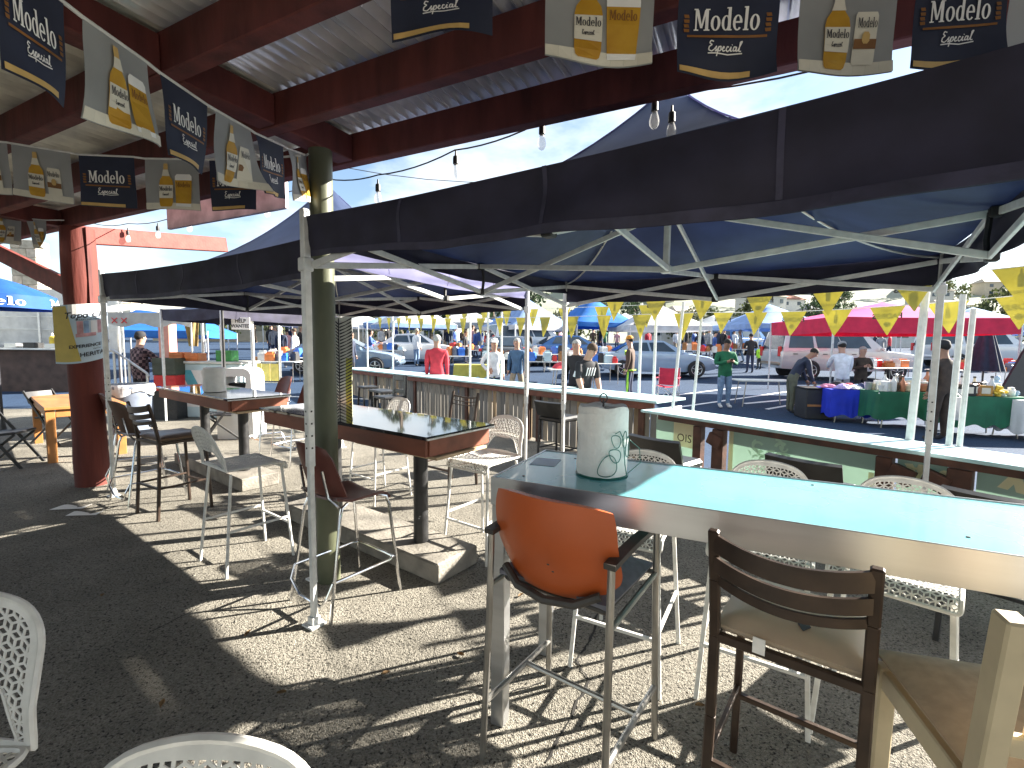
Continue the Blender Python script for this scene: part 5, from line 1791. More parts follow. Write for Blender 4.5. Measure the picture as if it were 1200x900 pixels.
# ---------------------------------------------------------------- pennant strings over the counters
m_penn = mat('yellow_pennant', (0.52, 0.47, 0.10), 0.6, nscale=5, namt=0.15, transl=0.35)
m_pnavy = mat('pennant_navy_print', (0.05, 0.05, 0.04), 0.6)
m_pbottle = mat('pennant_brown_print', (0.20, 0.07, 0.02), 0.6)
m_pball = mat('pennant_grey_print', (0.45, 0.45, 0.38), 0.6)
def pennants(label, p, q, n, W, H, sagd, alt):
    t = thing('pennant_string', label, 'pennants', p, 0.0, 'yellow pennant strings over the counters')
    p, q = Vector(p), Vector(q)
    d = q - p
    xh = Vector((d.x, d.y, 0)).normalized()
    nr = Vector((xh.y, -xh.x, 0))
    at_ = lambda s: d * s - Vector((0, 0, sagd * 4 * s * (1 - s)))
    b = MB(); b.tube([at_(i / 24) for i in range(25)], 0.004, 5); b.build('cord', m_cord, t)
    rr = random.Random(n)
    L = d.length
    for i in range(n):
        s = (i + 0.5) / n
        c = at_(s)
        c2 = at_(min(1, s + W / 2 / L)); c1 = at_(max(0, s - W / 2 / L))
        sw = rr.uniform(-.03, .03); sw2 = rr.uniform(-.02, .02)
        def F(x, z, off=0.0):   # x -.5...5 , z 0..1
            k = c1.lerp(c2, x + 0.5)
            return k + Vector((0, 0, -z * H)) + nr * (off + sw * z * z + 0.018 * math.sin(x * 5 + i) * z) + xh * sw2 * z
        b = MB()
        b.sheet(lambda u, v: F((u - .5) * (1 - v * 0.97), v), 4, 5, 0.0015)
        pe = b.build('pennant', m_penn, t, angle=1.2)
        b = MB()
        if (i + alt) % 2 == 0:
            add_text(b, 'PADRES', 0.24, None, 0, 0.012, lambda x, y: F(x, 0.34 - y, 0.004))
            add_text(b, 'CERVEZA', 0.10, None, 0, 0.0, lambda x, y: F(x, 0.15 - y, 0.004))
            for (r0, r1, m) in ((0.0, 0.09, 2), (0.085, 0.10, 0), (0.03, 0.05, 0)):
                n2 = 14
                vs = []
                for k in range(n2 + 1):
                    a = 2 * PI * k / n2
                    for r in (r0, r1):
                        vs.append(F(r * math.cos(a), 0.62 + r * 0.9 * math.sin(a), 0.004 + 0.001 * (m == 0)))
                b.add(vs, [(2 * k, 2 * k + 1, 2 * k + 3, 2 * k + 2) for k in range(n2)], m)
        else:
            rows = [(0.04, .018), (0.16, .02), (0.22, .05), (0.28, .06), (0.50, .06), (0.53, .05)]
            vs = []
            for z, w in rows:
                vs += [F(-w, z, 0.004), F(w, z, 0.004)]
            b.add(vs, [(2 * k, 2 * k + 1, 2 * k + 3, 2 * k + 2) for k in range(len(rows) - 1)], 1)
            add_text(b, 'PADRES', 0.11, None, 0, 0.003, lambda x, y: F(x, 0.66 - y, 0.004))
        b.build('print', [m_pnavy, m_pbottle, m_pball], pe, smooth=False)
    return t
pennants('lower yellow pennant string over the green panelled counter', (3.996,3.500,2.089), (2.489,6.100,2.101), 7, 0.28, 0.26, 0.05, 0)
pennants('upper yellow pennant string over the green panelled counter', (3.920,3.300,2.279), (1.161,6.600,2.285), 7, 0.32, 0.28, 0.04, 1)
pennants('lower yellow pennant string over the plank counter', (2.489,6.100,2.101), (-4.301,15.000,2.492), 16, 0.30, 0.36, 0.05, 1)
pennants('upper yellow pennant string over the plank counter', (2.286,6.800,2.268), (-3.614,15.500,2.693), 11, 0.34, 0.34, 0.02, 0)

# stand poles that carry the pennants
GPOLE = 'slim white poles standing on the counters'
pole('leftmost slim white pole standing at the end of the green panelled counter', (2.069, 6.060), 0.878, 2.223, 0.020, m_white_steel, 'pole', (0.086, 0), GPOLE)
pole('second slim white pole at the left end of the green panelled counter', (2.229, 5.800), 0.878, 2.119, 0.018, m_white_steel, 'pole', (0.063, 0), GPOLE)
pole('thick leaning white pole just left of the canopy leg', (3.446, 4.060), 0.878, 2.190, 0.030, m_white_steel, 'pole', (0.042, 0), GPOLE)
pole('slim white pole just right of the canopy leg', (3.583, 3.840), 0.878, 2.097, 0.022, m_white_steel, 'pole', (0.014, 0), GPOLE)
pole('rightmost slim white pole on the green panelled counter', (3.622, 3.790), 0.878, 1.979, 0.020, m_white_steel, 'pole', (0.019, 0), GPOLE)
pole('slim white pole at the far left end of the plank counter, nearest the zigzag banner', (-4.523, 14.850), 0.934, 2.481, 0.022, m_white_steel, 'pole', (0.0, 0), GPOLE)
pole('slim white pole over the plank counter, beside the woman in blue', (-3.405, 13.560), 0.934, 2.440, 0.022, m_white_steel, 'pole', (0.0, 0), GPOLE)
pole('slim white pole over the plank counter, right of the man in red', (-0.957, 10.770), 0.934, 2.353, 0.022, m_white_steel, 'pole', (0.0, 0), GPOLE)
pole('slim white pole in front of the man in the pale shirt, left one', (-0.528, 10.260), 0.934, 2.360, 0.022, m_white_steel, 'pole', (0.0, 0), GPOLE)
pole('slim white pole in front of the man in the pale shirt, right one', (-0.227, 9.910), 0.934, 2.338, 0.022, m_white_steel, 'pole', (0.0, 0), GPOLE)
pole('white pole at the right end of the plank counter, left of the pair', (1.979, 7.370), 0.934, 2.327, 0.022, m_white_steel, 'pole', (0.0, 0), GPOLE)
pole('white pole at the right end of the plank counter, right of the pair', (2.153, 7.190), 0.934, 2.174, 0.022, m_white_steel, 'pole', (0.0, 0), GPOLE)

# ---------------------------------------------------------------- people
def cmat(name, c, **k):
    return mat(name, c, k.pop('rough', 0.85), nscale=k.pop('nscale', 9), namt=k.pop('namt', 0.18), **k)
m_skin = [cmat('skin_tone_%d' % i, c, rough=0.55, namt=0.06) for i, c in enumerate(((0.42, 0.24, 0.17), (0.30, 0.16, 0.10), (0.50, 0.30, 0.22)))]
m_hair = [cmat('hair_%s' % n, c, nscale=40, namt=0.3) for n, c in (('black', (0.015, 0.012, 0.010)), ('brown', (0.06, 0.035, 0.02)), ('grey', (0.35, 0.34, 0.32)), ('fair', (0.42, 0.34, 0.22)))]
m_eye = cmat('dark_eye', (0.02, 0.015, 0.012), rough=0.3)
m_shoe = cmat('dark_shoe', (0.05, 0.05, 0.055))
m_shoew = cmat('pale_shoe', (0.55, 0.55, 0.55))
def person(label, loc, face, h=1.72, top=None, legs=None, skin=0, hair=0, pose='stand', arms=('down', 'down'), lean=0.0, wide=1.0,
           hat=None, shoes=None, sleeve='long', long_hair=False, stride=0.0, coat=False, group=None, far=False, headdown=0.0, extra=None):
    """one continuous skinned body; face = heading angle of the chest in the ground plane"""
    k = h / 1.75
    t = thing('person', label, 'person', (loc[0], loc[1], loc[2] if len(loc) > 2 else 0), face - PI / 2, group)
    V, E, RAD, TAGS = [], [], [], []
    def nd(p, r, parent, tg):
        V.append(Vector(p) * k); RAD.append(r * k); TAGS.append(tg)
        if parent is not None: E.append((parent, len(V) - 1))
        return len(V) - 1
    hip_z = 0.93
    sl, cl = math.sin(lean), math.cos(lean)
    def up(x, y, z):   # torso point leaned about the hips
        return (x, y * cl + z * sl, hip_z + z * cl - y * sl)
    pel = nd((0, 0, hip_z), (0.150 * wide, 0.115 * wide), None, 'leg') if False else nd((0, 0, hip_z), 0.125 * wide, None, 'leg')
    sp = nd(up(0, 0.0, 0.18), 0.128 * wide, pel, 'top')
    ch = nd(up(0, 0.0, 0.38), 0.158 * wide, sp, 'top')
    nk0 = nd(up(0, 0.0, 0.535), 0.085, ch, 'top')
    hd = headdown
    nk = nd(up(0, 0.015, 0.60), 0.070, nk0, 'skin')
    def hp(y, z):
        a = lean + hd
        b0 = Vector(up(0, 0.02, 0.61))
        return (0, b0.y + y * math.cos(a) + z * math.sin(a), b0.z + z * math.cos(a) - y * math.sin(a))
    h1 = nd(hp(0.02, 0.05), 0.080, nk, 'skin')
    h2 = nd(hp(0.022, 0.14), 0.100, h1, 'skin')
    h3 = nd(hp(0.01, 0.205), 0.075, h2, 'skin')
    wr = {}
    for sx, mode in ((-1, arms[0]), (1, arms[1])):
        sh_ = nd(up(sx * 0.185 * (0.6 + .4 * wide), 0, 0.475), 0.078 * (0.5 + .5 * wide), ch, 'top')
        if mode == 'down': e, w = up(sx * 0.225, -0.02, 0.20), up(sx * 0.235, 0.04, -0.05)
        elif mode == 'hang': 
            s_ = Vector(up(sx * 0.19, 0, 0.47)); e = (s_.x + sx * .02, s_.y + 0.04, s_.z - 0.27); w = (s_.x + sx * .0, s_.y + 0.14, s_.z - 0.50)
        elif mode == 'phone': e, w = up(sx * 0.27, 0.03, 0.20), up(sx * 0.07, 0.26, 0.27)
        elif mode == 'reach': e, w = up(sx * 0.24, 0.20, 0.28), up(sx * 0.17, 0.44, 0.24)
        elif mode == 'hip': e, w = up(sx * 0.32, -0.06, 0.24), up(sx * 0.19, 0.08, 0.06)
        elif mode == 'up': e, w = up(sx * 0.26, 0.14, 0.33), up(sx * 0.12, 0.24, 0.52)
        el = nd(e, 0.058, sh_, 'top')
        wv = nd(w, 0.038, el, 'top' if sleeve == 'long' else 'skin')
        dv = (Vector(w) - Vector(e)).normalized()
        hv = nd(Vector(w) + dv * 0.075, 0.034, wv, 'skin')
        wr[sx] = (Vector(w), dv)
    for sx in (-1, 1):
        s = stride * sx
        hp_ = nd((sx * 0.092, 0, hip_z - 0.07), 0.098 * (0.4 + .6 * wide), pel, 'leg')
        kn = nd((sx * 0.105, 0.5 * s + 0.015 + 0.03 * abs(stride), 0.49), 0.066 * (0.5 + .5 * wide), hp_, 'leg')
        an = nd((sx * 0.11, s * 0.95 - 0.01, 0.095), 0.047, kn, 'leg')
        ft = nd((sx * 0.118, s * 0.95 + 0.06, 0.045), 0.044, an, 'shoe')
        nd((sx * 0.125, s * 0.95 + 0.17, 0.036), 0.034, ft, 'shoe')
    me = bpy.data.meshes.new('body')
    me.from_pydata([tuple(v) for v in V], E, [])
    o = bpy.data.objects.new('body', me)
    C.objects.link(o)
    md = o.modifiers.new('skin', 'SKIN')
    md.use_smooth_shade = True
    md.branch_smoothing = 0.6
    for i, sv in enumerate(me.skin_vertices[0].data):
        r = RAD[i]
        sv.radius = (r, r)
        sv.use_root = (i == 0)
    sd = o.modifiers.new('sub', 'SUBSURF')
    sd.levels = sd.render_levels = 1 if far else 2
    dg = bpy.context.evaluated_depsgraph_get()
    ev = bpy.data.meshes.new_from_object(o.evaluated_get(dg))
    bpy.data.objects.remove(o)
    vs = [v.co.copy() for v in ev.vertices]
    fs = [tuple(p.vertices) for p in ev.polygons]
    bpy.data.meshes.remove(ev)
    # flatten chest front-to-back a little, then colour by the nearest bone
    segs = [(V[a], V[c], TAGS[c]) for a, c in E]
    mi = {'top': 0, 'leg': 1, 'skin': 2, 'shoe': 3}
    b = MB()
    mats_f = []
    for f in fs:
        c = sum((vs[i] for i in f), Vector()) / len(f)
        best, bt_ = 9, 'top'
        for (p, q, tg) in segs:
            d = q - p
            u = max(0, min(1, (c - p).dot(d) / max(1e-9, d.dot(d))))
            dd = (c - (p + d * u)).length
            if dd < best: best, bt_ = dd, tg
        if bt_ in ('leg',) and c.z > (hip_z - (0.12 if not coat else 0.30)) * k and lean < 0.4:
            bt_ = 'top'
        mats_f.append(mi[bt_])
    b.v = [tuple(v) for v in vs]
    b.f = fs
    b.m = mats_f
    hc = Vector(hp(0.022, 0.13)) * k
    Rh = Matrix.Rotation(-(lean + hd), 3, 'X')
    def H_(x, y, z): return hc + Rh @ (Vector((x, y, z)) * k)
    # nose, ears and fingers belong to the body mesh
    b.ell(H_(0, 0.098, -0.012), (0.013 * k, 0.017 * k, 0.020 * k), 6, 4, 2)
    for sx in (-1, 1):
        b.ell(H_(sx * 0.083, 0.0, -0.005), (0.010 * k, 0.018 * k, 0.028 * k), 6, 4, 2)
        w, dv = wr[sx]
        side = dv.cross(Vector((1, 0, 0)))
        if side.length < .2: side = dv.cross(Vector((0, 0, 1)))
        side.normalize()
        palm = dv.cross(side).normalized()
        base = w + dv * 0.085
        for j, L in enumerate((0.062, 0.075, 0.070, 0.052)):
            s0 = base + side * (-0.027 + 0.018 * j)
            curl = palm * (-sx)
            b.tube([s0 * k, (s0 + dv * L * .5 + curl * .012) * k, (s0 + dv * L * .85 + curl * .034) * k], [0.0085 * k, 0.008 * k, 0.006 * k], 5, 2)
        s0 = w + dv * 0.04 - side * 0.03
        b.tube([s0 * k, (s0 - side * 0.022 + dv * 0.03) * k, (s0 - side * 0.022 + dv * 0.055 + palm * .01) * k], [0.010 * k, 0.009 * k, 0.007 * k], 5, 2)
    body = b.build('body', [top, legs, m_skin[skin], shoes or m_shoe], t, angle=1.4)
    # face details
    b = MB()
    for sx in (-1, 1):
        b.ell(H_(sx * 0.032, 0.084, 0.018), (0.011 * k, 0.006 * k, 0.007 * k), 6, 4)
        b.box(H_(sx * 0.032, 0.086, 0.036), (0.030 * k, 0.006 * k, 0.006 * k), Rh)
    b.box(H_(0, 0.090, -0.048), (0.040 * k, 0.006 * k, 0.008 * k), Rh, 1)
    fo = b.build('face', [m_eye, cmat('lip', (0.30, 0.12, 0.10), rough=0.5)], t)
    fo['kind'] = 'stuff'
    if hair is not None:
        b = MB()
        b.ell(H_(0, -0.020, 0.030), (0.094 * k, 0.100 * k, 0.090 * k), 14, 9, 0, Rh)
        b.v = [v for v in b.v]
        if long_hair:
            b.ell(H_(0, -0.055, -0.055), (0.085 * k, 0.060 * k, 0.12 * k), 12, 8, 0, Rh)
        b.build('hair', m_hair[hair], t, angle=1.4)
    if hat is not None:
        b = MB()
        b.lathe([(0.100 * k, 0.0), (0.099 * k, 0.03 * k), (0.085 * k, 0.075 * k), (0.05 * k, 0.098 * k), (0.01 * k, 0.105 * k)], 16, H_(0, -0.008, 0.040), 0, Rh)
        hm, kind = hat
        if kind == 'cap':
            def br(u, v):
                a = R(35) + R(110) * u
                r = 0.095 + 0.075 * v * math.sin(PI * u) ** .5
                return H_(r * math.cos(a), r * math.sin(a) - .008, 0.046 - 0.012 * v)
            b.sheet(br, 10, 3, 0.006 * k)
        b.build('cap' if kind == 'cap' else 'hat', hm, t, angle=1.2)
    if extra:
        extra(t, k, up, wr)
    return t
def DIR(deg): return R(deg)
# (heading: 90 looks away from the camera, -90 towards it)
m_plaid = bpy.data.materials.new('plaid_flannel')
m_plaid.use_nodes = True
n_, l_ = m_plaid.node_tree.nodes, m_plaid.node_tree.links
tc_ = n_.new('ShaderNodeTexCoord')
ck = n_.new('ShaderNodeTexChecker'); ck.inputs['Scale'].default_value = 15
ck.inputs['Color1'].default_value = (0.035, 0.018, 0.03, 1); ck.inputs['Color2'].default_value = (0.30, 0.22, 0.22, 1)
l_.new(tc_.outputs['Object'], ck.inputs['Vector'])
ck2 = n_.new('ShaderNodeTexChecker'); ck2.inputs['Scale'].default_value = 7.5
ck2.inputs['Color1'].default_value = (0.7, 0.6, 0.6, 1); ck2.inputs['Color2'].default_value = (0.35, 0.25, 0.28, 1)
l_.new(tc_.outputs['Object'], ck2.inputs['Vector'])
mm = n_.new('ShaderNodeMixRGB'); mm.blend_type = 'MULTIPLY'; mm.inputs['Fac'].default_value = 0.8
l_.new(ck.outputs['Color'], mm.inputs['Color1']); l_.new(ck2.outputs['Color'], mm.inputs['Color2'])
l_.new(mm.outputs['Color'], n_['Principled BSDF'].inputs['Base Color'])
n_['Principled BSDF'].inputs['Roughness'].default_value = 0.9
denim = cmat('blue_denim', (0.16, 0.24, 0.36), nscale=14, bump=0.2, bscale=20)
navy_t = cmat('navy_trousers', (0.025, 0.035, 0.075))
black_c = cmat('black_cloth', (0.018, 0.018, 0.022))
khaki = cmat('khaki_trousers', (0.28, 0.23, 0.16))
olive = cmat('olive_trousers', (0.10, 0.105, 0.075))
red_j = cmat('red_fleece', (0.52, 0.035, 0.055), bump=0.3, bscale=16)
white_s = cmat('white_shirt', (0.66, 0.67, 0.68), bump=0.3, bscale=14)
blue_v = cmat('slate_blue_vest', (0.05, 0.11, 0.20))
royal_c = cmat('royal_blue_top', (0.06, 0.12, 0.35))
green_s = cmat('bottle_green_sweater', (0.012, 0.125, 0.055), bump=0.35, bscale=14)
navy_j = cmat('navy_jacket', (0.020, 0.028, 0.055), bump=0.3, bscale=14)
white_h = cmat('white_hoodie', (0.62, 0.66, 0.72), bump=0.3, bscale=12)
brown_j = cmat('brown_work_vest', (0.075, 0.045, 0.030))
lime_c = cmat('lime_hi_vis', (0.42, 0.78, 0.06))
camo = cmat('mottled_brown_cloth', (0.045, 0.030, 0.022), nscale=5, namt=0.6)
grey_c = cmat('grey_cloth', (0.26, 0.27, 0.29))
orange_c = cmat('orange_cap', (0.62, 0.26, 0.03))
pinkc = cmat('dusty_pink_top', (0.50, 0.26, 0.28))
p = (-8.077,10.300,0.000)
person('man in a plaid flannel shirt and dark cap, back to us, by the handrail', p, R(70), 1.82, m_plaid, black_c, hat=(black_c, 'hat'), arms=('reach', 'reach'), wide=1.25)
p = (-5.941,17.500,0.360)
def _jk(t, k, up, wr):
    b = MB(); b.ell(Vector((0.30, 0.05, 0.72)) * k, (0.10, 0.12, 0.34), 10, 8); b.build('white_bundle', white_s, t)
person('person in a dark coat carrying a white bundle', p, R(-20), 1.72, navy_j, black_c, arms=('down', 'hang'), coat=True, extra=_jk)
p = (-6.413,21.500,0.600)
person('woman in a royal blue top with long dark hair, by the slim poles', p, R(20), 1.68, royal_c, khaki, hair=0, arms=('reach', 'phone'), long_hair=True)
p = (-1.839,11.600,0.006)
person('man in a bright red fleece with his back to us, behind the plank counter', p, R(95), 1.86, red_j, navy_t, hair=2, wide=1.3, skin=0)
p = (-0.469,12.200,0.042)
person('man in a white shirt and white cap facing us, between slim poles', p, R(-80), 1.74, white_s, navy_t, skin=0, hat=(white_s, 'cap'), arms=('down', 'hip'), wide=1.05)
p = (0.129,13.000,0.090)
person('man in a slate blue vest and khaki trousers striding left', p, R(-110), 1.74, blue_v, khaki, hair=2, stride=0.28, wide=1.1)
p = (1.242,8.300,0.000)
def _st(t, k, up, wr):
    b = MB()
    for i in range(4):
        x = -0.10 + 0.055 * i
        a, c = Vector(up(x, 0.128, 0.42)), Vector(up(x + 0.02, 0.135, 0.28))
        b.bar(a * k, c * k, 0.024, 0.012)
    for sx in (-1, 1):
        b.bar(Vector(up(sx * 0.215, 0.02, 0.40)) * k, Vector(up(sx * 0.27, 0.04, 0.24)) * k, 0.04, 0.03)
    b.build('white_stripe', white_s, t)
person('short haired person in a black top with white stripes', p, R(-60), 1.72, black_c, grey_c, skin=0, hair=1, lean=0.22, arms=('hang', 'hang'), headdown=0.35, sleeve='short', extra=_st)
p = (1.380,10.200,0.000)
person('grey haired person in dark clothes standing behind the striped top', p, R(-120), 1.76, black_c, black_c, hair=2, wide=1.15)
p = (3.325,13.400,0.114)
def _hv(t, k, up, wr):
    b = MB()
    b.sheet(lambda u, v: Vector(up(-0.02 + 0.20 * u, 0.148 - .03 * u, 0.34 + 0.14 * v)) * k, 5, 4, 0.012)
    b.box(Vector((0, 0, 0.865)) * k, (0.33 * k, 0.27 * k, 0.04 * k), None, 0, 0.03)
    for sx in (-1, 1):
        b.bar(Vector((sx * 0.175, 0, 0.83)) * k, Vector((sx * 0.165, 0.02, 0.12)) * k, 0.02, 0.05)
    b.build('hi_vis_band', lime_c, t)
person('man in an orange cap and brown vest with lime bands, back half turned', p, R(150), 1.80, brown_j, navy_t, hat=(orange_c, 'cap'), arms=('down', 'down'), extra=_hv, wide=1.05)
p = (5.653,12.600,0.066)
def _ph(t, k, up, wr):
    b = MB(); b.box(Vector(up(0, 0.33, 0.30)) * k, (0.075, 0.012, 0.14), Matrix.Rotation(R(-50), 3, 'X'), 0, 0.004); b.build('phone', m_blackpl, t)
person('man in a bottle green sweater and pale jeans looking down at his phone', p, R(-88), 1.80, green_s, denim, hair=0, skin=1, arms=('phone', 'phone'), headdown=0.35, wide=1.3, shoes=m_shoew, extra=_ph)
p = (10.512,21.000,0.570)
person('person in a black jacket with dark jeans, far behind the green sweater', p, R(80), 1.70, black_c, navy_t, hair=0, arms=('phone', 'phone'), wide=1.1)
p = (12.916,24.000,0.750)
person('person in a blue jacket standing at the tail of the silver van', p, R(60), 1.72, royal_c, navy_t, hair=1)
p = (11.706,22.500,0.660)
person('small figure in a lime jacket crouched by the silver van', p, R(100), 1.15, lime_c, black_c, hair=0, wide=1.3)
p = (7.022,11.900,0.024)
person('man in a navy jacket and olive trousers bending over the dark table', p, R(-10), 1.78, navy_j, olive, hair=0, skin=1, lean=0.62, arms=('hang', 'hang'), headdown=0.1, wide=1.15)
p = (8.626,12.400,0.054)
person('person in a white hooded jacket and pale cap, back to us at the blue table', p, R(75), 1.76, white_h, grey_c, hat=(grey_c, 'hat'), arms=('reach', 'hang'), lean=0.12, wide=1.25)
p = (9.482,12.900,0.084)
person('grey haired woman in a dark patterned top facing us at the blue table', p, R(-95), 1.62, camo, black_c, hair=2, long_hair=True, arms=('phone', 'phone'), wide=1.15)
p = (7.814,8.600,0.000)
def _bg(t, k, up, wr):
    b = MB()
    b.sheet(lambda u, v: (0.30 + 0.03 * math.sin(v * 3), -0.17 + 0.34 * u, 0.80 - 0.42 * v), 8, 8, 0.05)
    b.tube([(0.30, -0.10, 0.80), (0.27, 0.0, 0.93), (0.30, 0.10, 0.80)], 0.008, 5)
    b.build('white_bag', m_bag, t, angle=1.2)
person('man in dark mottled clothes with a white bag, half hidden by the leaning poles', p, R(100), 1.78, camo, camo, hair=0, skin=1, wide=1.2, hat=(black_c, 'hat'), extra=_bg)
# the far crowd
crowd = [(818, 27, 'navy', navy_j, navy_t), (829, 29, 'pale grey', grey_c, navy_t), (836, 26, 'royal blue', royal_c, black_c), (846, 28, 'dark', black_c, navy_t), (858, 31, 'white', white_s, khaki),
         (478, 34, 'white', white_s, khaki), (545, 24, 'dark', black_c, navy_t), (553, 28, 'dusty pink', pinkc, navy_t), (330, 21, 'navy', navy_j, black_c), (337, 23, 'dusty pink', pinkc, navy_t),
         (346, 20, 'white', white_s, navy_t), (352, 24, 'dark', black_c, khaki), (322, 24, 'pale grey', grey_c, navy_t), (393, 27, 'royal blue', royal_c, navy_t), (628, 31, 'dark', black_c, khaki), (636, 27, 'red', red_j, navy_t),
         (648, 33, 'white', white_s, navy_t), (703, 30, 'navy', navy_j, navy_t), (562, 33, 'royal blue', royal_c, khaki), (455, 36, 'dark', black_c, navy_t), (524, 31, 'navy', navy_j, khaki), (791, 33, 'white', white_s, khaki), (803, 30, 'dark', black_c, navy_t),
         (1030, 26, 'pale grey', grey_c, navy_t), (1150, 24, 'royal blue', royal_c, navy_t), (1180, 27, 'white', white_s, navy_t)]
rr = random.Random(77)
cl_ = [('navy', navy_j), ('pale grey', grey_c), ('royal blue', royal_c), ('dark', black_c), ('white', white_s), ('dusty pink', pinkc), ('red', red_j), ('bottle green', green_s), ('brown', brown_j), ('lime', lime_c)]
for px in (385, 398, 447, 463, 488, 533, 541, 557, 569, 597, 617, 632, 643, 656, 663, 694, 707, 722, 758, 798, 812, 823, 841, 853, 866, 873, 908, 1023, 1040, 1128, 1136, 1163, 1190, 318, 326, 341):
    cn, tm = cl_[rr.randrange(10)]
    crowd.append((px, rr.uniform(22, 38), cn, tm, rr.choice((navy_t, black_c, khaki, denim))))
near = ['among the far stalls', 'by the far tents', 'deep in the market', 'in the far crowd']
rr = random.Random(8)
cnt = {}
for i, (px, Y, cn, tm, lm) in enumerate(sorted(crowd, key=lambda c_: c_[0])):
    p = [None] * 3
    x = (px - 600) / 556.43 * Y
    where = 'left of the olive post' if px < 370 else ('behind the plank counter' if px < 640 else ('behind the sedan' if px < 870 else 'beyond the pink tent'))
    cnt[(cn, where)] = cnt.get((cn, where), 0) + 1
    person('distant shopper in a %s top %s, %s' % (cn, where, ['farthest left', 'second from the left', 'third from the left', 'fourth from the left', 'fifth from the left', 'sixth from the left', 'seventh from the left'][cnt[(cn, where)] - 1]),
           (x, Y, lotz(Y)), rr.uniform(0, 6.28), rr.uniform(1.6, 1.82), tm, lm, skin=rr.randrange(3), hair=rr.randrange(4), stride=rr.choice((0, 0.2)), wide=rr.uniform(1, 1.25), group='distant shoppers in the market', far=True)

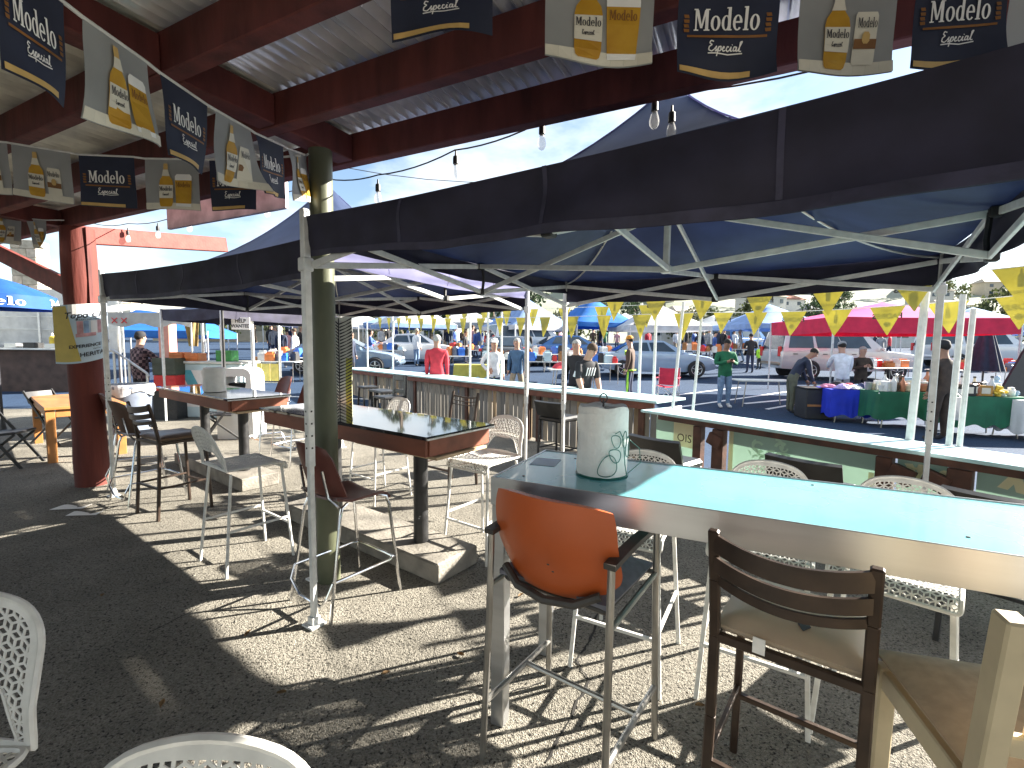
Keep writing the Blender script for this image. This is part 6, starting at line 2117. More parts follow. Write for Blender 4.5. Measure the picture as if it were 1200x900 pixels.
# ---------------------------------------------------------------- vehicles
m_glassd = mat('tinted_car_glass', (0.035, 0.055, 0.075), 0.05, nscale=2, namt=0.2, spec=0.8)
m_tyre = mat('tyre_rubber', (0.02, 0.02, 0.021), 0.8)
m_rim = mat('alloy_rim', (0.55, 0.56, 0.57), 0.3, 0.9)
m_lamp = mat('headlamp_lens', (0.70, 0.72, 0.74), 0.12, spec=0.8)
m_tail = mat('tail_lamp_red', (0.50, 0.02, 0.02), 0.2)
m_trim = mat('black_trim', (0.025, 0.025, 0.027), 0.5)
def car(label, loc, rz, paint, kind='sedan', cat='car', lite=False, trim2=None):
    """+X is the nose"""
    t = thing('parked_car' if kind == 'sedan' else 'parked_van', label, cat, loc, rz, 'vehicles parked on the lot')
    if kind == 'sedan':
        L, W = 4.7, 1.78
        st = [(-2.33, .50, .84, .62), (-2.15, .30, .95, .80), (-1.45, .22, 1.00, .88), (-0.6, .20, .97, .89), (0.5, .20, .95, .89), (1.2, .22, .93, .88), (1.9, .26, .82, .82), (2.2, .32, .70, .72), (2.34, .42, .58, .55)]
        cab = [(-1.75, .99), (-1.05, 1.40), (0.15, 1.43), (1.12, .94)]
        wx, wr_ = (-1.42, 1.40), 0.315
    else:
        L, W = 5.3, 1.98
        st = [(-2.62, .55, 1.10, .88), (-2.55, .42, 1.14, .96), (-1.6, .36, 1.16, .99), (-0.4, .34, 1.16, .99), (0.7, .34, 1.15, .99), (1.5, .36, 1.12, .97), (2.3, .40, 1.02, .92), (2.55, .46, .92, .84), (2.64, .60, .80, .74)]
        cab = [(-2.56, 1.13), (-2.38, 1.88), (0.35, 1.92), (1.30, 1.13)]
        wx, wr_ = (-1.55, 1.62), 0.355
    b = MB()
    secs = []
    for (x, zb, zt, hw) in st:
        zm = zb + (zt - zb) * 0.55
        secs.append([(x, -hw * .86, zb), (x, -hw, zm), (x, -hw * .97, zt - .04), (x, -hw * .86, zt), (x, hw * .86, zt), (x, hw * .97, zt - .04), (x, hw, zm), (x, hw * .86, zb)])
    vs = [p for s in secs for p in s]
    n = 8
    fs = [(i * n + k, i * n + (k + 1) % n, (i + 1) * n + (k + 1) % n, (i + 1) * n + k) for i in range(len(secs) - 1) for k in range(n)]
    fs += [tuple(range(n))[::-1], tuple(range((len(secs) - 1) * n, len(secs) * n))]
    b.add(vs, fs)
    hwb = W / 2 * .93; hwt = W / 2 * .74 if kind == 'sedan' else W / 2 * .80
    (x0, z0), (x1, z1), (x2, z2), (x3, z3) = cab
    xm = (x1 + x2) / 2
    cv = []
    for sy in (-1, 1):
        cv += [(x0, sy * hwb, z0 - .03), (x1, sy * hwt, z1), (xm, sy * hwt * 1.01, max(z1, z2) + .025), (x2, sy * hwt, z2), (x3, sy * hwb, z3 - .03)]
    b.add(cv, [(0, 1, 2, 3, 4), (9, 8, 7, 6, 5), (0, 5, 6, 1), (1, 6, 7, 2), (2, 7, 8, 3), (3, 8, 9, 4)])
    body = b.build('body', paint, t, angle=0.5)
    def lerp(a, c, u): return tuple(a[i] + (c[i] - a[i]) * u for i in range(3))
    def pane(name, q, off):
        b = MB(); o_ = Vector(off)
        b.add([Vector(p) + o_ for p in q] + [Vector(p) - o_ * .2 for p in q], [(0, 1, 2, 3), (7, 6, 5, 4), (0, 4, 5, 1), (1, 5, 6, 2), (2, 6, 7, 3), (3, 7, 4, 0)])
        return b.build(name, m_glassd, t, smooth=False)
    for sy in (-1, 1):
        A = lambda u: lerp((x0, sy * hwb, z0), (x3, sy * hwb, z3), u)
        B = lambda u: lerp((x1, sy * hwt, z1), (x2, sy * hwt, z2), u)
        spl = ((0.17, 0.47), (0.50, 0.84)) if kind == 'sedan' else ((0.05, 0.30), (0.34, 0.58), (0.61, 0.86))
        for (ua, ub) in spl:
            ta = (ua - 0.12) / 0.74 if kind == 'sedan' else ua * 1.06
            tb = (ub - 0.12) / 0.78 if kind == 'sedan' else min(0.98, ub * 1.12)
            q = [lerp(A(ua), B(ta), .12), lerp(A(ub), B(tb), .12), lerp(A(ub), B(tb), .86), lerp(A(ua), B(ta), .86)]
            pane('side_window', q, (0, sy * 0.012, 0.004))
            if not lite:
                hnd = A((ua + ub) / 2 - .06)
                b = MB(); b.box((hnd[0], sy * W / 2 * .985, z0 - 0.14), (0.17, 0.03, 0.03), None, 0, 0.008); b.build('door_handle', paint if kind == 'sedan' else m_trim, t)
    fr = [(x3, -hwb, z3), (x3, hwb, z3), (x2, hwt, z2), (x2, -hwt, z2)]
    c_ = Vector(fr[0]).lerp(Vector(fr[2]), .5)
    pane('windscreen', [Vector(p).lerp(c_, .10) for p in fr], (0.012, 0, 0.010))
    rr_ = [(x0, -hwb, z0), (x0, hwb, z0), (x1, hwt, z1), (x1, -hwt, z1)]
    c_ = Vector(rr_[0]).lerp(Vector(rr_[2]), .5)
    pane('rear_window', [Vector(p).lerp(c_, .12) for p in rr_], (-0.012, 0, 0.010))
    for x in wx:
        for sy in (-1, 1):
            Rw = Matrix.Rotation(R(90) * -sy, 3, 'X')
            b = MB(); b.lathe([(wr_ * 1.09, 0.0), (wr_ * 1.08, 0.012)], 20, (x, sy * (W / 2 * .975), wr_ * 1.05), 0, Rw); b.build('wheel_arch', m_trim, t)
            b = MB(); b.lathe([(wr_ * .62, -0.10), (wr_ * .96, -0.10), (wr_, -0.06), (wr_, 0.04), (wr_ * .95, 0.075), (wr_ * .66, 0.08)], 22, (x, sy * (W / 2 * .955), wr_), 0, Rw); wh = b.build('wheel', m_tyre, t)
            b = MB(); cc = Vector((x, sy * (W / 2 * .955 + .075), wr_))
            b.lathe([(wr_ * .66, -0.02), (wr_ * .66, 0.012), (wr_ * .60, 0.006), (wr_ * .56, -0.012), (0.02, -0.012)], 20, cc, 0, Rw)
            for k in range(5):
                a = 2 * PI * k / 5 + .3
                b.bar(cc + Vector((0.03 * math.cos(a), 0, 0.03 * math.sin(a))), cc + Vector((wr_ * .6 * math.cos(a), 0, wr_ * .6 * math.sin(a))), 0.05, 0.02)
            b.build('rim', m_rim, wh)
    for sy in (-1, 1):
        b = MB(); x, zb, zt, hw = st[-2]; b.box((x - .02, sy * hw * .80, zt - .10), (0.20, 0.34, 0.12), Matrix.Rotation(R(-18 * sy), 3, 'Z'), 0, 0.03); b.build('headlight', m_lamp, t)
        b = MB(); x, zb, zt, hw = st[0] if kind != 'sedan' else st[1]
        b.box((x - .0, sy * hw * .88, zt - (.12 if kind == 'sedan' else .02)), (0.10, 0.16 if kind != 'sedan' else 0.34, 0.13 if kind == 'sedan' else 0.40), None, 0, 0.02); b.build('tail_light', m_tail, t)
        b = MB(); b.box((x3 - 0.28, sy * (W / 2 + .06), z3 + .06), (0.10, 0.20, 0.13), None, 0, 0.03); b.build('wing_mirror', paint, t)
    b = MB(); b.box((st[-1][0] - .02, 0, st[-1][2] - .12), (0.06, 0.8, 0.08), None, 0, 0.02); b.build('grille', m_trim, t)
    b = MB(); b.box((st[0][0] + .06, 0, st[0][1] + .05), (0.2, W * .82, 0.16), None, 0, 0.05); b.build('bumper', trim2 or paint, t)
    b = MB(); b.box((st[-1][0] - .10, 0, st[-1][1] + .03), (0.26, W * .76, 0.15), None, 0, 0.05); b.build('bumper', trim2 or paint, t)
    if kind != 'sedan':
        for sy in (-1, 1):
            b = MB(); b.tube([(-2.0, sy * .62, 1.90), (-1.9, sy * .62, 1.97), (0.1, sy * .62, 2.0), (0.25, sy * .62, 1.93)], 0.018, 6); b.build('roof_rail', m_trim, t)
    return t
def paintm(n, c, r=0.22): return mat(n, c, r, 0.25, nscale=2, namt=0.05, coat=0.6, rvar=0.05)
pt_silverblue = paintm('silver_blue_car_paint', (0.36, 0.46, 0.58))
pt_greyblue = paintm('grey_blue_car_paint', (0.20, 0.27, 0.35))
pt_white = paintm('white_car_paint', (0.70, 0.71, 0.72))
pt_silver = paintm('silver_van_paint', (0.58, 0.57, 0.56))
pt_tan = paintm('tan_car_paint', (0.33, 0.27, 0.20))
pt_blue = paintm('blue_car_paint', (0.05, 0.15, 0.36))
pt_dark = paintm('charcoal_car_paint', (0.04, 0.045, 0.05))
p = (5.851,19.500,0.480); car('silver blue sedan parked side on behind the orange cap man', p, R(-3), pt_silverblue)
p = (-6.865,19.500,0.480); car('grey blue sedan behind the slim poles at the far end of the plank counter', p, R(4), pt_greyblue)
p = (-4.750,24.000,0.750); car('white sedan parked behind the grey blue one', p, R(10), pt_white)
p = (13.116,19.200,0.462); car('big silver family van with a dark blue rear window, behind the white folding table', p, R(-4), pt_silver, 'van', 'van', trim2=pt_tan)
p = (15.929,33.000,1.170); car('blue van far behind the green sweater', p, R(30), pt_blue, 'van', 'van', True)
p = (19.632,36.000,1.230); car('white van far behind, next to the blue van', p, R(60), pt_white, 'van', 'van', True)
p = (1.187,27.000,0.930); car('white van behind the man in the slate blue vest', p, R(20), pt_white, 'van', 'van', True)
p = (-0.018,22.000,0.630); car('charcoal sedan with its boot lid towards us, behind the slim poles', p, R(75), pt_dark, 'sedan', 'car', True)
p = (2.990,24.000,0.750); car('blue sedan behind the striped top', p, R(10), pt_blue, 'sedan', 'car', True)
p = (23.609,24.000,0.750); car('white van behind the right end of the pink tent', p, R(-10), pt_white, 'van', 'van', True)

# ---------------------------------------------------------------- market tents
def cloth2(n, c, tr=0.4): return mat(n, c, 0.75, nscale=3, namt=0.12, transl=tr, bump=0.15, bscale=5)
t_pinkroof = cloth2('magenta_tent_cloth', (0.70, 0.10, 0.34))
t_redval = cloth2('crimson_valance', (0.72, 0.035, 0.10), 0.3)
t_white = cloth2('white_tent_cloth', (0.72, 0.73, 0.75))
t_lblue = cloth2('pale_blue_tent_cloth', (0.30, 0.44, 0.70))
t_blue = cloth2('blue_tent_cloth', (0.03, 0.20, 0.60))
t_grey = cloth2('grey_tent_cloth', (0.40, 0.43, 0.46))
GT = 'market tents across the lot'
def tent(label, px, Y, rz, W, D, eave, peak, fab, val=None, vd=0.25, leg=None):
    x = (px - 600) / 556.43 * Y
    z = lotz(Y)
    r = Matrix.Rotation(rz, 2)
    o = r @ Vector((W / 2, 0))
    return canopy(label, (x - o.x, Y - o.y, z), rz, W, D, eave, eave - 0.3, peak, fab, val or fab, sag=0.02, group=GT, power=1.15, lite=True, vdrop=vd, name='market_tent')
tent('magenta roofed market tent with a crimson valance, behind the green table', 1082, 12.6, R(-3), 4.75, 3.4, 2.45, 2.99, t_pinkroof, t_redval, 0.42)
tent('pale blue peaked tent behind the silver van', 930, 24, R(10), 4.2, 4.0, 2.15, 3.3, t_lblue)
tent('blue peaked tent just left of the orange cap man', 712, 27, R(20), 4.0, 4.0, 2.1, 3.7, t_blue)
tent('white peaked tent above the silver blue sedan', 785, 25, R(5), 4.4, 4.0, 2.0, 3.3, t_white)
tent('white peaked tent in the middle distance, left of the red fleece', 500, 28, R(35), 4.0, 4.0, 1.9, 3.4, t_white, t_lblue)
tent('pale blue tent left of the white peaked one', 468, 31, R(15), 4.5, 4.0, 1.9, 2.9, t_lblue)
tent('white tent between the red fleece and the white cap', 545, 30, R(0), 4.0, 4.0, 2.0, 3.0, t_white, t_grey)
tent('white tent with a pale blue end above the folding tables', 640, 26, R(30), 4.0, 4.0, 1.9, 3.5, t_lblue, t_white)
tent('royal blue tent behind the plaid shirt', 170, 17, R(15), 4.0, 3.6, 1.75, 3.0, t_blue)
tent('blue tent far right beyond the pink one', 1165, 26, R(-12), 5.0, 4.0, 2.2, 3.3, t_lblue)
tent('grey tent far behind the blue van', 845, 40, R(0), 5.0, 4.0, 2.1, 3.2, t_grey)
tent('white tent far behind the crowd on the right', 895, 44, R(5), 6.0, 4.0, 2.2, 3.4, t_white)
tent('white tent seen beyond the help wanted sign', 320, 22, R(-8), 4.5, 4.0, 2.2, 3.2, t_white)
tent('blue tent among the distant stalls, left of the olive post', 350, 34, R(0), 5.0, 4.0, 2.0, 2.9, t_blue)
tent('grey tent among the distant stalls, beyond the drinks counter', 265, 26, R(12), 5.0, 4.0, 2.3, 3.1, t_grey)
tent('white tent at the far end of the lot, right of the zigzag banner', 425, 42, R(12), 6.0, 4.0, 2.0, 3.0, t_white)
tent('blue tent behind the white cap', 588, 40, R(-12), 5.0, 4.0, 2.0, 3.2, t_blue)
tent('white tent far behind the blue peaked one', 735, 45, R(-5), 6.0, 5.0, 2.2, 3.6, t_white)
tent('pale blue tent in the distance at the right edge', 1195, 40, R(0), 6.0, 4.0, 2.0, 3.0, t_lblue)
tent('white tent in the distance over the pink tent roof', 1010, 42, R(4), 6.0, 4.0, 2.2, 3.6, t_white)

# ---------------------------------------------------------------- stall tables and goods
m_royalcl = mat('royal_blue_table_cloth', (0.012, 0.035, 0.50), 0.7, nscale=3, namt=0.2)
m_greencl = mat('dark_green_table_cloth', (0.012, 0.12, 0.06), 0.7, nscale=3, namt=0.2)
m_whitecl = mat('white_table_cloth', (0.68, 0.70, 0.74), 0.7, nscale=3, namt=0.1)
def stall_table(label, cloth_label, p, rz, W, D, h, clm, drop=0.62, cat='table'):
    t = thing('folding_table', label, cat, p, rz, 'stall tables')
    b = MB(); b.box((0, 0, h - .02), (W, D, 0.04), None, 0, 0.01); b.build('table_top', m_whitep, t)
    for sx in (-1, 1):
        for sy in (-1, 1):
            b = MB(); b.tube([(sx * (W / 2 - .2), sy * (D / 2 - .08), h - .04), (sx * (W / 2 - .12), sy * (D / 2 - .06), 0)], 0.014, 6); b.build('leg', m_tube, t)
    if clm:
        b = MB()
        def cf(u, v):
            a = 2 * PI * u
            # rounded-rectangle skirt
            cx, cy = math.cos(a), math.sin(a)
            q = max(abs(cx) / (W / 2), abs(cy) / (D / 2))
            x, y = cx / q, cy / q
            k = 1.012 + 0.03 * v * (1 + math.sin(a * 22) * .6)
            return (x * k, y * k, h + 0.012 - drop * v * (1 + 0.06 * math.sin(a * 9)))
        b.sheet(cf, 120, 5, 0.005)
        b.box((0, 0, h + .006), (W * 1.01, D * 1.01, 0.01))
        o = b.build('tablecloth', clm, None, angle=1.2)
        o.location = t.location; o.rotation_euler = t.rotation_euler
        tag(o, cloth_label, 'tablecloth', 'cloths over the stall tables')
    return t
p = (6.827,12.900,0.084); stall_table('bare white folding table behind the green sweater', '', p, R(-6), 1.45, 0.7, 0.72, None)
p = (7.797,10.900,0.000); stall_table('stall table under the royal blue cloth', 'royal blue cloth over the clothes stall table', p, R(-8), 1.15, 0.75, 0.74, m_royalcl, 0.60)
TB = p
p = (8.501,10.200,0.000); stall_table('stall table under the green cloth, left of the leaning poles', 'dark green cloth on the table left of the leaning poles', p, R(-6), 1.55, 0.75, 0.76, m_greencl, 0.56)
TG1 = p
p = (9.050,9.200,0.000); stall_table('stall table under the green cloth, right of the leaning poles', 'dark green cloth on the table right of the leaning poles', p, R(-4), 1.25, 0.75, 0.78, m_greencl, 0.56)
TG2 = p
p = (9.789,8.900,0.000); stall_table('stall table under the white cloth at the right edge', 'white cloth on the stall table at the right edge', p, R(-4), 0.9, 0.8, 0.74, m_whitecl, 0.6)
p = (1.730,13.500,0.120); stall_table('folding table with a red cloth pile, between the two centre poles', '', p, R(4), 1.4, 0.7, 0.9, None)
TR = p
p = (-2.138,11.000,0.000)
p = (-1.124,15.500,0.240); stall_table('stall table under a mustard cloth, beside the white cap', 'mustard cloth on the stall table beside the white cap', p, R(4), 1.5, 0.7, 0.78, mat('mustard_table_cloth', (0.45, 0.38, 0.05), 0.7, nscale=3, namt=0.2), 0.4)
# dark chest the navy jacket leans over
p = (7.234,11.300,0.000)
t = thing('display_chest', 'dark display chest with a pale strip, left of the royal blue table', 'chest', p, R(-8))
piece('body', (0, 0, 0.36), (0.62, 0.6, 0.70), m_trim, 0.015)
piece('pale_strip', (0, -0.308, 0.33), (0.56, 0.012, 0.05), m_oak, 0.003)
piece('lid', (0, 0, 0.73), (0.66, 0.64, 0.03), m_blackpl, 0.008)
rr = random.Random(21)
def garment(label, p, d, m, rz=0.0, group='folded clothes on the royal blue table'):
    b = MB()
    w, l, h = d
    sd = rr.uniform(0, 9)
    def gf(u, v):
        e = max(abs(2 * u - 1), abs(2 * v - 1))
        return ((u - .5) * w * (1 + .06 * math.sin(v * 7 + sd)), (v - .5) * l * (1 + .06 * math.sin(u * 6 + sd)), h * (1 - e ** 4) * (0.75 + 0.25 * math.sin(u * 9 + v * 7 + sd)) + 0.006)
    b.sheet(gf, 10, 10, 0.008)
    o = b.build('folded_garment', m, angle=1.2); o.location = p; o.rotation_euler = (0, 0, rz)
    return tag(o, label, 'clothing', group)
gcols = [('pink', (0.62, 0.22, 0.36)), ('lilac', (0.45, 0.36, 0.66)), ('black', (0.02, 0.02, 0.025)), ('white', (0.68, 0.68, 0.70)), ('red', (0.55, 0.04, 0.06)), ('navy', (0.03, 0.04, 0.12)), ('sky blue', (0.25, 0.42, 0.62)), ('rose', (0.60, 0.34, 0.40))]
for i in range(8):
    nm, c = gcols[i]
    garment('%s folded garment in the pile on the royal blue table' % nm, (TB[0] - 0.42 + 0.12 * i, TB[1] + (-0.18 if i % 2 else 0.14), 0.76 + TB[2]), (0.30, 0.28, 0.075 + 0.03 * (i % 3)), cmat('garment_%s' % nm.replace(' ', '_'), c), rr.uniform(-.5, .5))
garment('red cloth bundle on the folding table between the two centre poles', (TR[0] - .15, TR[1], TR[2] + 0.905), (0.8, 0.5, 0.20), red_j, 0.1, 'goods on the stall tables')
# bric-a-brac: jars, bottles, boxes and figurines
kinds = ['jar', 'bottle', 'box', 'cup', 'figurine']
bc_ = [('white', (0.70, 0.70, 0.68)), ('cream', (0.60, 0.52, 0.36)), ('dark brown', (0.06, 0.035, 0.02)), ('black', (0.02, 0.02, 0.022)), ('amber', (0.42, 0.22, 0.04)), ('silver', (0.5, 0.5, 0.5)), ('pale blue', (0.30, 0.42, 0.55)), ('terracotta', (0.38, 0.14, 0.07))]
def knick(kind, label, p, m, s=1.0):
    t = thing(kind, label, kind, p, rr.uniform(-.6, .6), 'bric a brac on the green tables')
    b = MB()
    if kind == 'jar':
        b.lathe([(0.045 * s, 0), (0.06 * s, .02), (0.065 * s, .10 * s), (0.045 * s, .13 * s)], 12); b.build('body', m, t)
        b = MB(); b.lathe([(0.048 * s, .13 * s), (0.048 * s, .155 * s), (0.01, .165 * s)], 12); b.build('lid', m_alu, t)
    elif kind == 'bottle':
        b.lathe([(0.035 * s, 0), (0.04 * s, .02), (0.04 * s, .14 * s), (0.015 * s, .19 * s), (0.014 * s, .23 * s)], 12); b.build('body', m, t)
        b = MB(); b.lathe([(0.017 * s, .23 * s), (0.017 * s, .255 * s)], 8); b.build('cap', m_trim, t)
    elif kind == 'box':
        b.box((0, 0, .08 * s), (.16 * s, .10 * s, .16 * s), None, 0, .006); b.build('carton', m, t)
        b = MB(); b.box((0, -.051 * s, .08 * s), (.10 * s, .004, .09 * s)); b.build('label_patch', m_pcream, t)
    elif kind == 'cup':
        b.lathe([(0.03 * s, 0), (0.045 * s, .09 * s), (0.041 * s, .09 * s), (0.027 * s, .012)], 12); b.build('bowl', m, t)
        b = MB(); b.tube([(0.04 * s, 0, .07 * s), (0.07 * s, 0, .06 * s), (0.066 * s, 0, .03 * s), (0.036 * s, 0, .025 * s)], 0.006, 5); b.build('handle', m, t)
    else:
        b.lathe([(0.05 * s, 0), (0.05 * s, .02), (0.022 * s, .03), (0.04 * s, .09 * s), (0.03 * s, .14 * s), (0.012 * s, .15 * s)], 10); b.build('body', m, t)
        b = MB(); b.ell((0, 0, .17 * s), (.026 * s, .026 * s, .03 * s), 8, 6); b.build('head', m, t)
ordn = ['leftmost', 'second', 'third', 'fourth', 'fifth', 'sixth', 'seventh', 'eighth', 'ninth', 'tenth', 'eleventh', 'twelfth', 'rightmost']
for tb, n, x0, x1, where in ((TG1, 13, -0.70, 0.66, 'left green table'), (TG2, 10, -0.52, 0.52, 'right green table')):
    for row in (0, 1):
        for i in range(n):
            cn, c = bc_[rr.randrange(8)]
            kd = kinds[rr.randrange(5)]
            knick(kd, '%s %s, %s from the left in the %s row on the %s' % (cn, kd, ordn[i] if i < n - 1 else 'last', 'front' if row == 0 else 'back', where),
                  (tb[0] + x0 + (x1 - x0) * i / (n - 1) + rr.uniform(-.02, .02), tb[1] - 0.2 + 0.36 * row + rr.uniform(-.03, .03), tb[2] + (0.775 if tb is TG1 else 0.795)),
                  mat('trinket_%s' % cn.replace(' ', '_'), c, 0.35, 0.6 if cn == 'silver' else 0.0), rr.uniform(0.9, 1.5) * (1.25 if row else 1.0))
p = (TG2[0] + 0.12, TG2[1] - .28, TG2[2] + .795)
b = MB()
for i in range(40):
    a = rr.uniform(0, 2 * PI); e = rr.uniform(0, PI / 2); r = rr.uniform(.05, .13)
    b.ell((r * math.cos(a) * math.cos(e), r * math.sin(a) * math.cos(e), 0.05 + r * math.sin(e)), (.035, .035, .022), 6, 4, 0, Euler((rr.uniform(-1, 1), rr.uniform(-1, 1), 0)).to_matrix())
b.lathe([(0.04, 0), (0.05, 0.05)], 10)
o = b.build('flower_bunch', mat('yellow_petals', (0.72, 0.52, 0.06), 0.7, nscale=20, namt=0.2)); o.location = p
tag(o, 'bunch of yellow artificial flowers on the right green table', 'flowers'); 
# more stalls deeper in the market: bare tables under heaps of goods
heap = [('white', m_whitep), ('blue', m_bluepl), ('red', m_redpl), ('orange', m_orpl), ('dark', m_trim), ('tan', m_oak), ('grey', m_trashgrey), ('pale aqua', m_cool)]
spots = [(455, 22.5), (530, 19.5), (548, 23.0), (590, 18.5), (615, 20.5), (645, 17.5), (660, 21.0), (700, 17.0), (722, 22.0), (815, 24.5), (838, 23.5), (862, 26.0), (1035, 16.5), (1120, 16.0), (1165, 17.0), (1195, 15.5), (345, 18.0), (322, 16.5)]
for i, (px, Y) in enumerate(spots):
    x = (px - 600) / 556.43 * Y
    z = lotz(Y)
    nm = ['%s table, %s from the left' % ('distant goods', q) for q in ('first', 'second', 'third', 'fourth', 'fifth', 'sixth', 'seventh', 'eighth', 'ninth', 'tenth', 'eleventh', 'twelfth', 'thirteenth', 'fourteenth', 'fifteenth', 'sixteenth', 'seventeenth', 'last')][sorted(range(18), key=lambda k_: spots[k_][0]).index(i)]
    t = thing('folding_table', 'white topped ' + nm, 'table', (x, Y, z), rr.uniform(-.3, .3), 'stall tables')
    W = rr.uniform(1.4, 2.0)
    b = MB(); b.box((0, 0, .72), (W, .75, .04), None, 0, .008); b.build('table_top', m_whitep, t)
    for sx in (-1, 1):
        for sy in (-1, 1):
            b = MB(); b.tube([(sx * (W / 2 - .1), sy * .3, .70), (sx * (W / 2 - .1), sy * .32, 0)], .014, 5); b.build('leg', m_tube, t)
    for k in range(6):
        cn, m = heap[(i * 5 + k * 3) % 8]
        b = MB(); w, d, h = rr.uniform(.16, .34), rr.uniform(.18, .3), rr.uniform(.10, .36)
        b.box((0, 0, h / 2), (w, d, h), None, 0, .012)
        b.prism([(-w * .35, -d * .3), (w * .3, -d * .35), (w * .38, d * .3), (-w * .3, d * .34)], h, h + rr.uniform(.03, .09))
        o = b.build('goods_box', m); o.location = (x + (k - 2.5) * W / 6.3, Y + rr.uniform(-.12, .12), z + .741); o.rotation_euler = (0, 0, rr.uniform(-.4, .4))
        tag(o, '%s goods box, %s along the %s' % (cn, ('leftmost', 'second', 'third', 'fourth', 'fifth', 'rightmost')[k], nm), 'box', 'goods on the distant tables')
# clothes rail of dark blue garments and a dark leaning screen
p = (14.393,14.500,0.180)
t = thing('folded_parasol', 'dark blue parasol folded shut, under the right half of the pink tent', 'parasol', p)
b = MB()
b.sheet(lambda u, v: ((0.06 + 0.36 * v) * (1 + .15 * math.sin(u * 2 * PI * 7)) * math.cos(u * 2 * PI), (0.06 + 0.36 * v) * (1 + .15 * math.sin(u * 2 * PI * 7)) * math.sin(u * 2 * PI), 2.35 - 1.5 * v), 56, 6, 0.008)
b.build('cloth', navy_j, t, angle=1.2)
b = MB(); b.tube([(0, 0, 0), (0, 0, 2.45)], 0.02, 8); b.build('pole', m_blackst, t)
p = (13.417,12.400,0.054)
t = thing('leaning_screen', 'dark charcoal screen leaning at the right edge behind the stall', 'screen', p, R(8))
b = MB(); b.prism([(-0.9, 0.3), (0.8, 0.3), (0.8, 1.75), (-0.05, 1.75)], -0.03, 0.03, 0, Matrix.Rotation(R(90), 4, 'X')); b.build('panel', m_trim, t)
b = MB(); b.tube([(-0.9, 0, 0), (-0.02, 0, 1.78)], 0.02, 6); b.build('frame', m_blackst, t)
# red camp chair
m_campred = mat('crimson_canvas', (0.48, 0.02, 0.06), 0.75, nscale=6, namt=0.15)
p = (4.471,13.600,0.126)
t = thing('camp_chair', 'red canvas camp chair in front of the silver blue sedan', 'camp chair', p, R(155))
b = MB(); b.sheet(lambda u, v: ((u - .5) * .56, -0.25 - 0.12 * v, 0.45 + 0.48 * v - .02 * math.sin(u * PI)), 8, 6, .01); b.build('back_cloth', m_campred, t, angle=1.2)
b = MB(); b.sheet(lambda u, v: ((u - .5) * .54, -0.25 + 0.5 * v, 0.44 - 0.05 * math.sin(u * PI)), 8, 6, .01); b.build('seat_cloth', m_campred, t, angle=1.2)
for sx in (-1, 1):
    for (p0, p1) in (((sx * .30, .28, 0), (-sx * .24, .26, .44)), ((sx * .30, -.28, 0), (-sx * .24, -.26, .44)), ((sx * .3, -.28, 0), (sx * .27, .26, .42)), ((sx * .29, -.26, .02), (sx * .29, -.38, .94)), ((sx * .30, .28, 0), (sx * .29, .28, .66))):
        b = MB(); b.tube([p0, p1], .011, 6); b.build('leg', m_white_steel, t)
    b = MB(); b.box((sx * .29, 0.0, .66), (.06, .60, .015), None, 0, .004); b.build('armrest', m_campred, t)
# blue tarp and boxes on the ground near the red fleece
p = (-1.818,14.000,0.150)
b = MB(); b.sheet(lambda u, v: (-.9 + 1.8 * u, -.5 + v, 0.10 + 0.12 * math.sin(u * 8) * math.sin(v * 5) ** 2 + .08 * math.sin(v * 9)), 16, 10, .008); o = b.build('tarp', m_bluepl, angle=1.2); o.location = (p[0], p[1], p[2] + .05)
tag(o, 'crumpled blue tarp on the lot, right of the red fleece', 'tarp')
for i, (px, Y, m, lb) in enumerate(((640, 12.5, m_whitep, 'white carton on the lot behind the plank counter, left of the centre poles'), (655, 13.0, m_bluepl, 'blue carton on the lot behind the plank counter'), (715, 12.4, m_bluepl, 'blue carton on the lot right of the striped top'), (703, 12.0, m_trim, 'black bag on the lot by the silver blue sedan'))):
    x = (px - 600) / 556.43 * Y
    crate(lb, (x, Y, lotz(Y)), (0.55, 0.4, 0.35), m, 0.2 * i, 'boxes set down on the lot')

# ---------------------------------------------------------------- far ground: hillside, trees and houses
m_hill = mat('dry_hillside', (0.17, 0.19, 0.13), 0.95, nscale=0.05, col2=(0.30, 0.31, 0.25), detail=8)
b = MB()
rr = random.Random(13)
def hz(x, y):
    s = max(0, min(1, (y - 95) / 170))
    return 2.0 + (3 * s * s - 2 * s ** 3) * (30 + 7 * math.sin(x * .012 + 1) + 4 * math.sin(x * .04)) + 1.2 * math.sin(x * .09 + y * .05)
b.grid(lambda u, v: (-520 + 1040 * u, 92 + 260 * v, hz(-520 + 1040 * u, 92 + 260 * v)), 90, 26)
tag(b.build('hills', m_hill), kind='structure')
fol = [mat('foliage_%s' % n, c, 0.8, nscale=2, namt=0.35, transl=0.25) for n, c in (('olive', (0.07, 0.085, 0.03)), ('deep', (0.035, 0.06, 0.025)), ('dusty', (0.10, 0.11, 0.06)))]
m_bark = mat('grey_bark', (0.12, 0.09, 0.065), 0.9, nscale=8, namt=0.3, bump=0.4, bscale=18)
TREES = {}
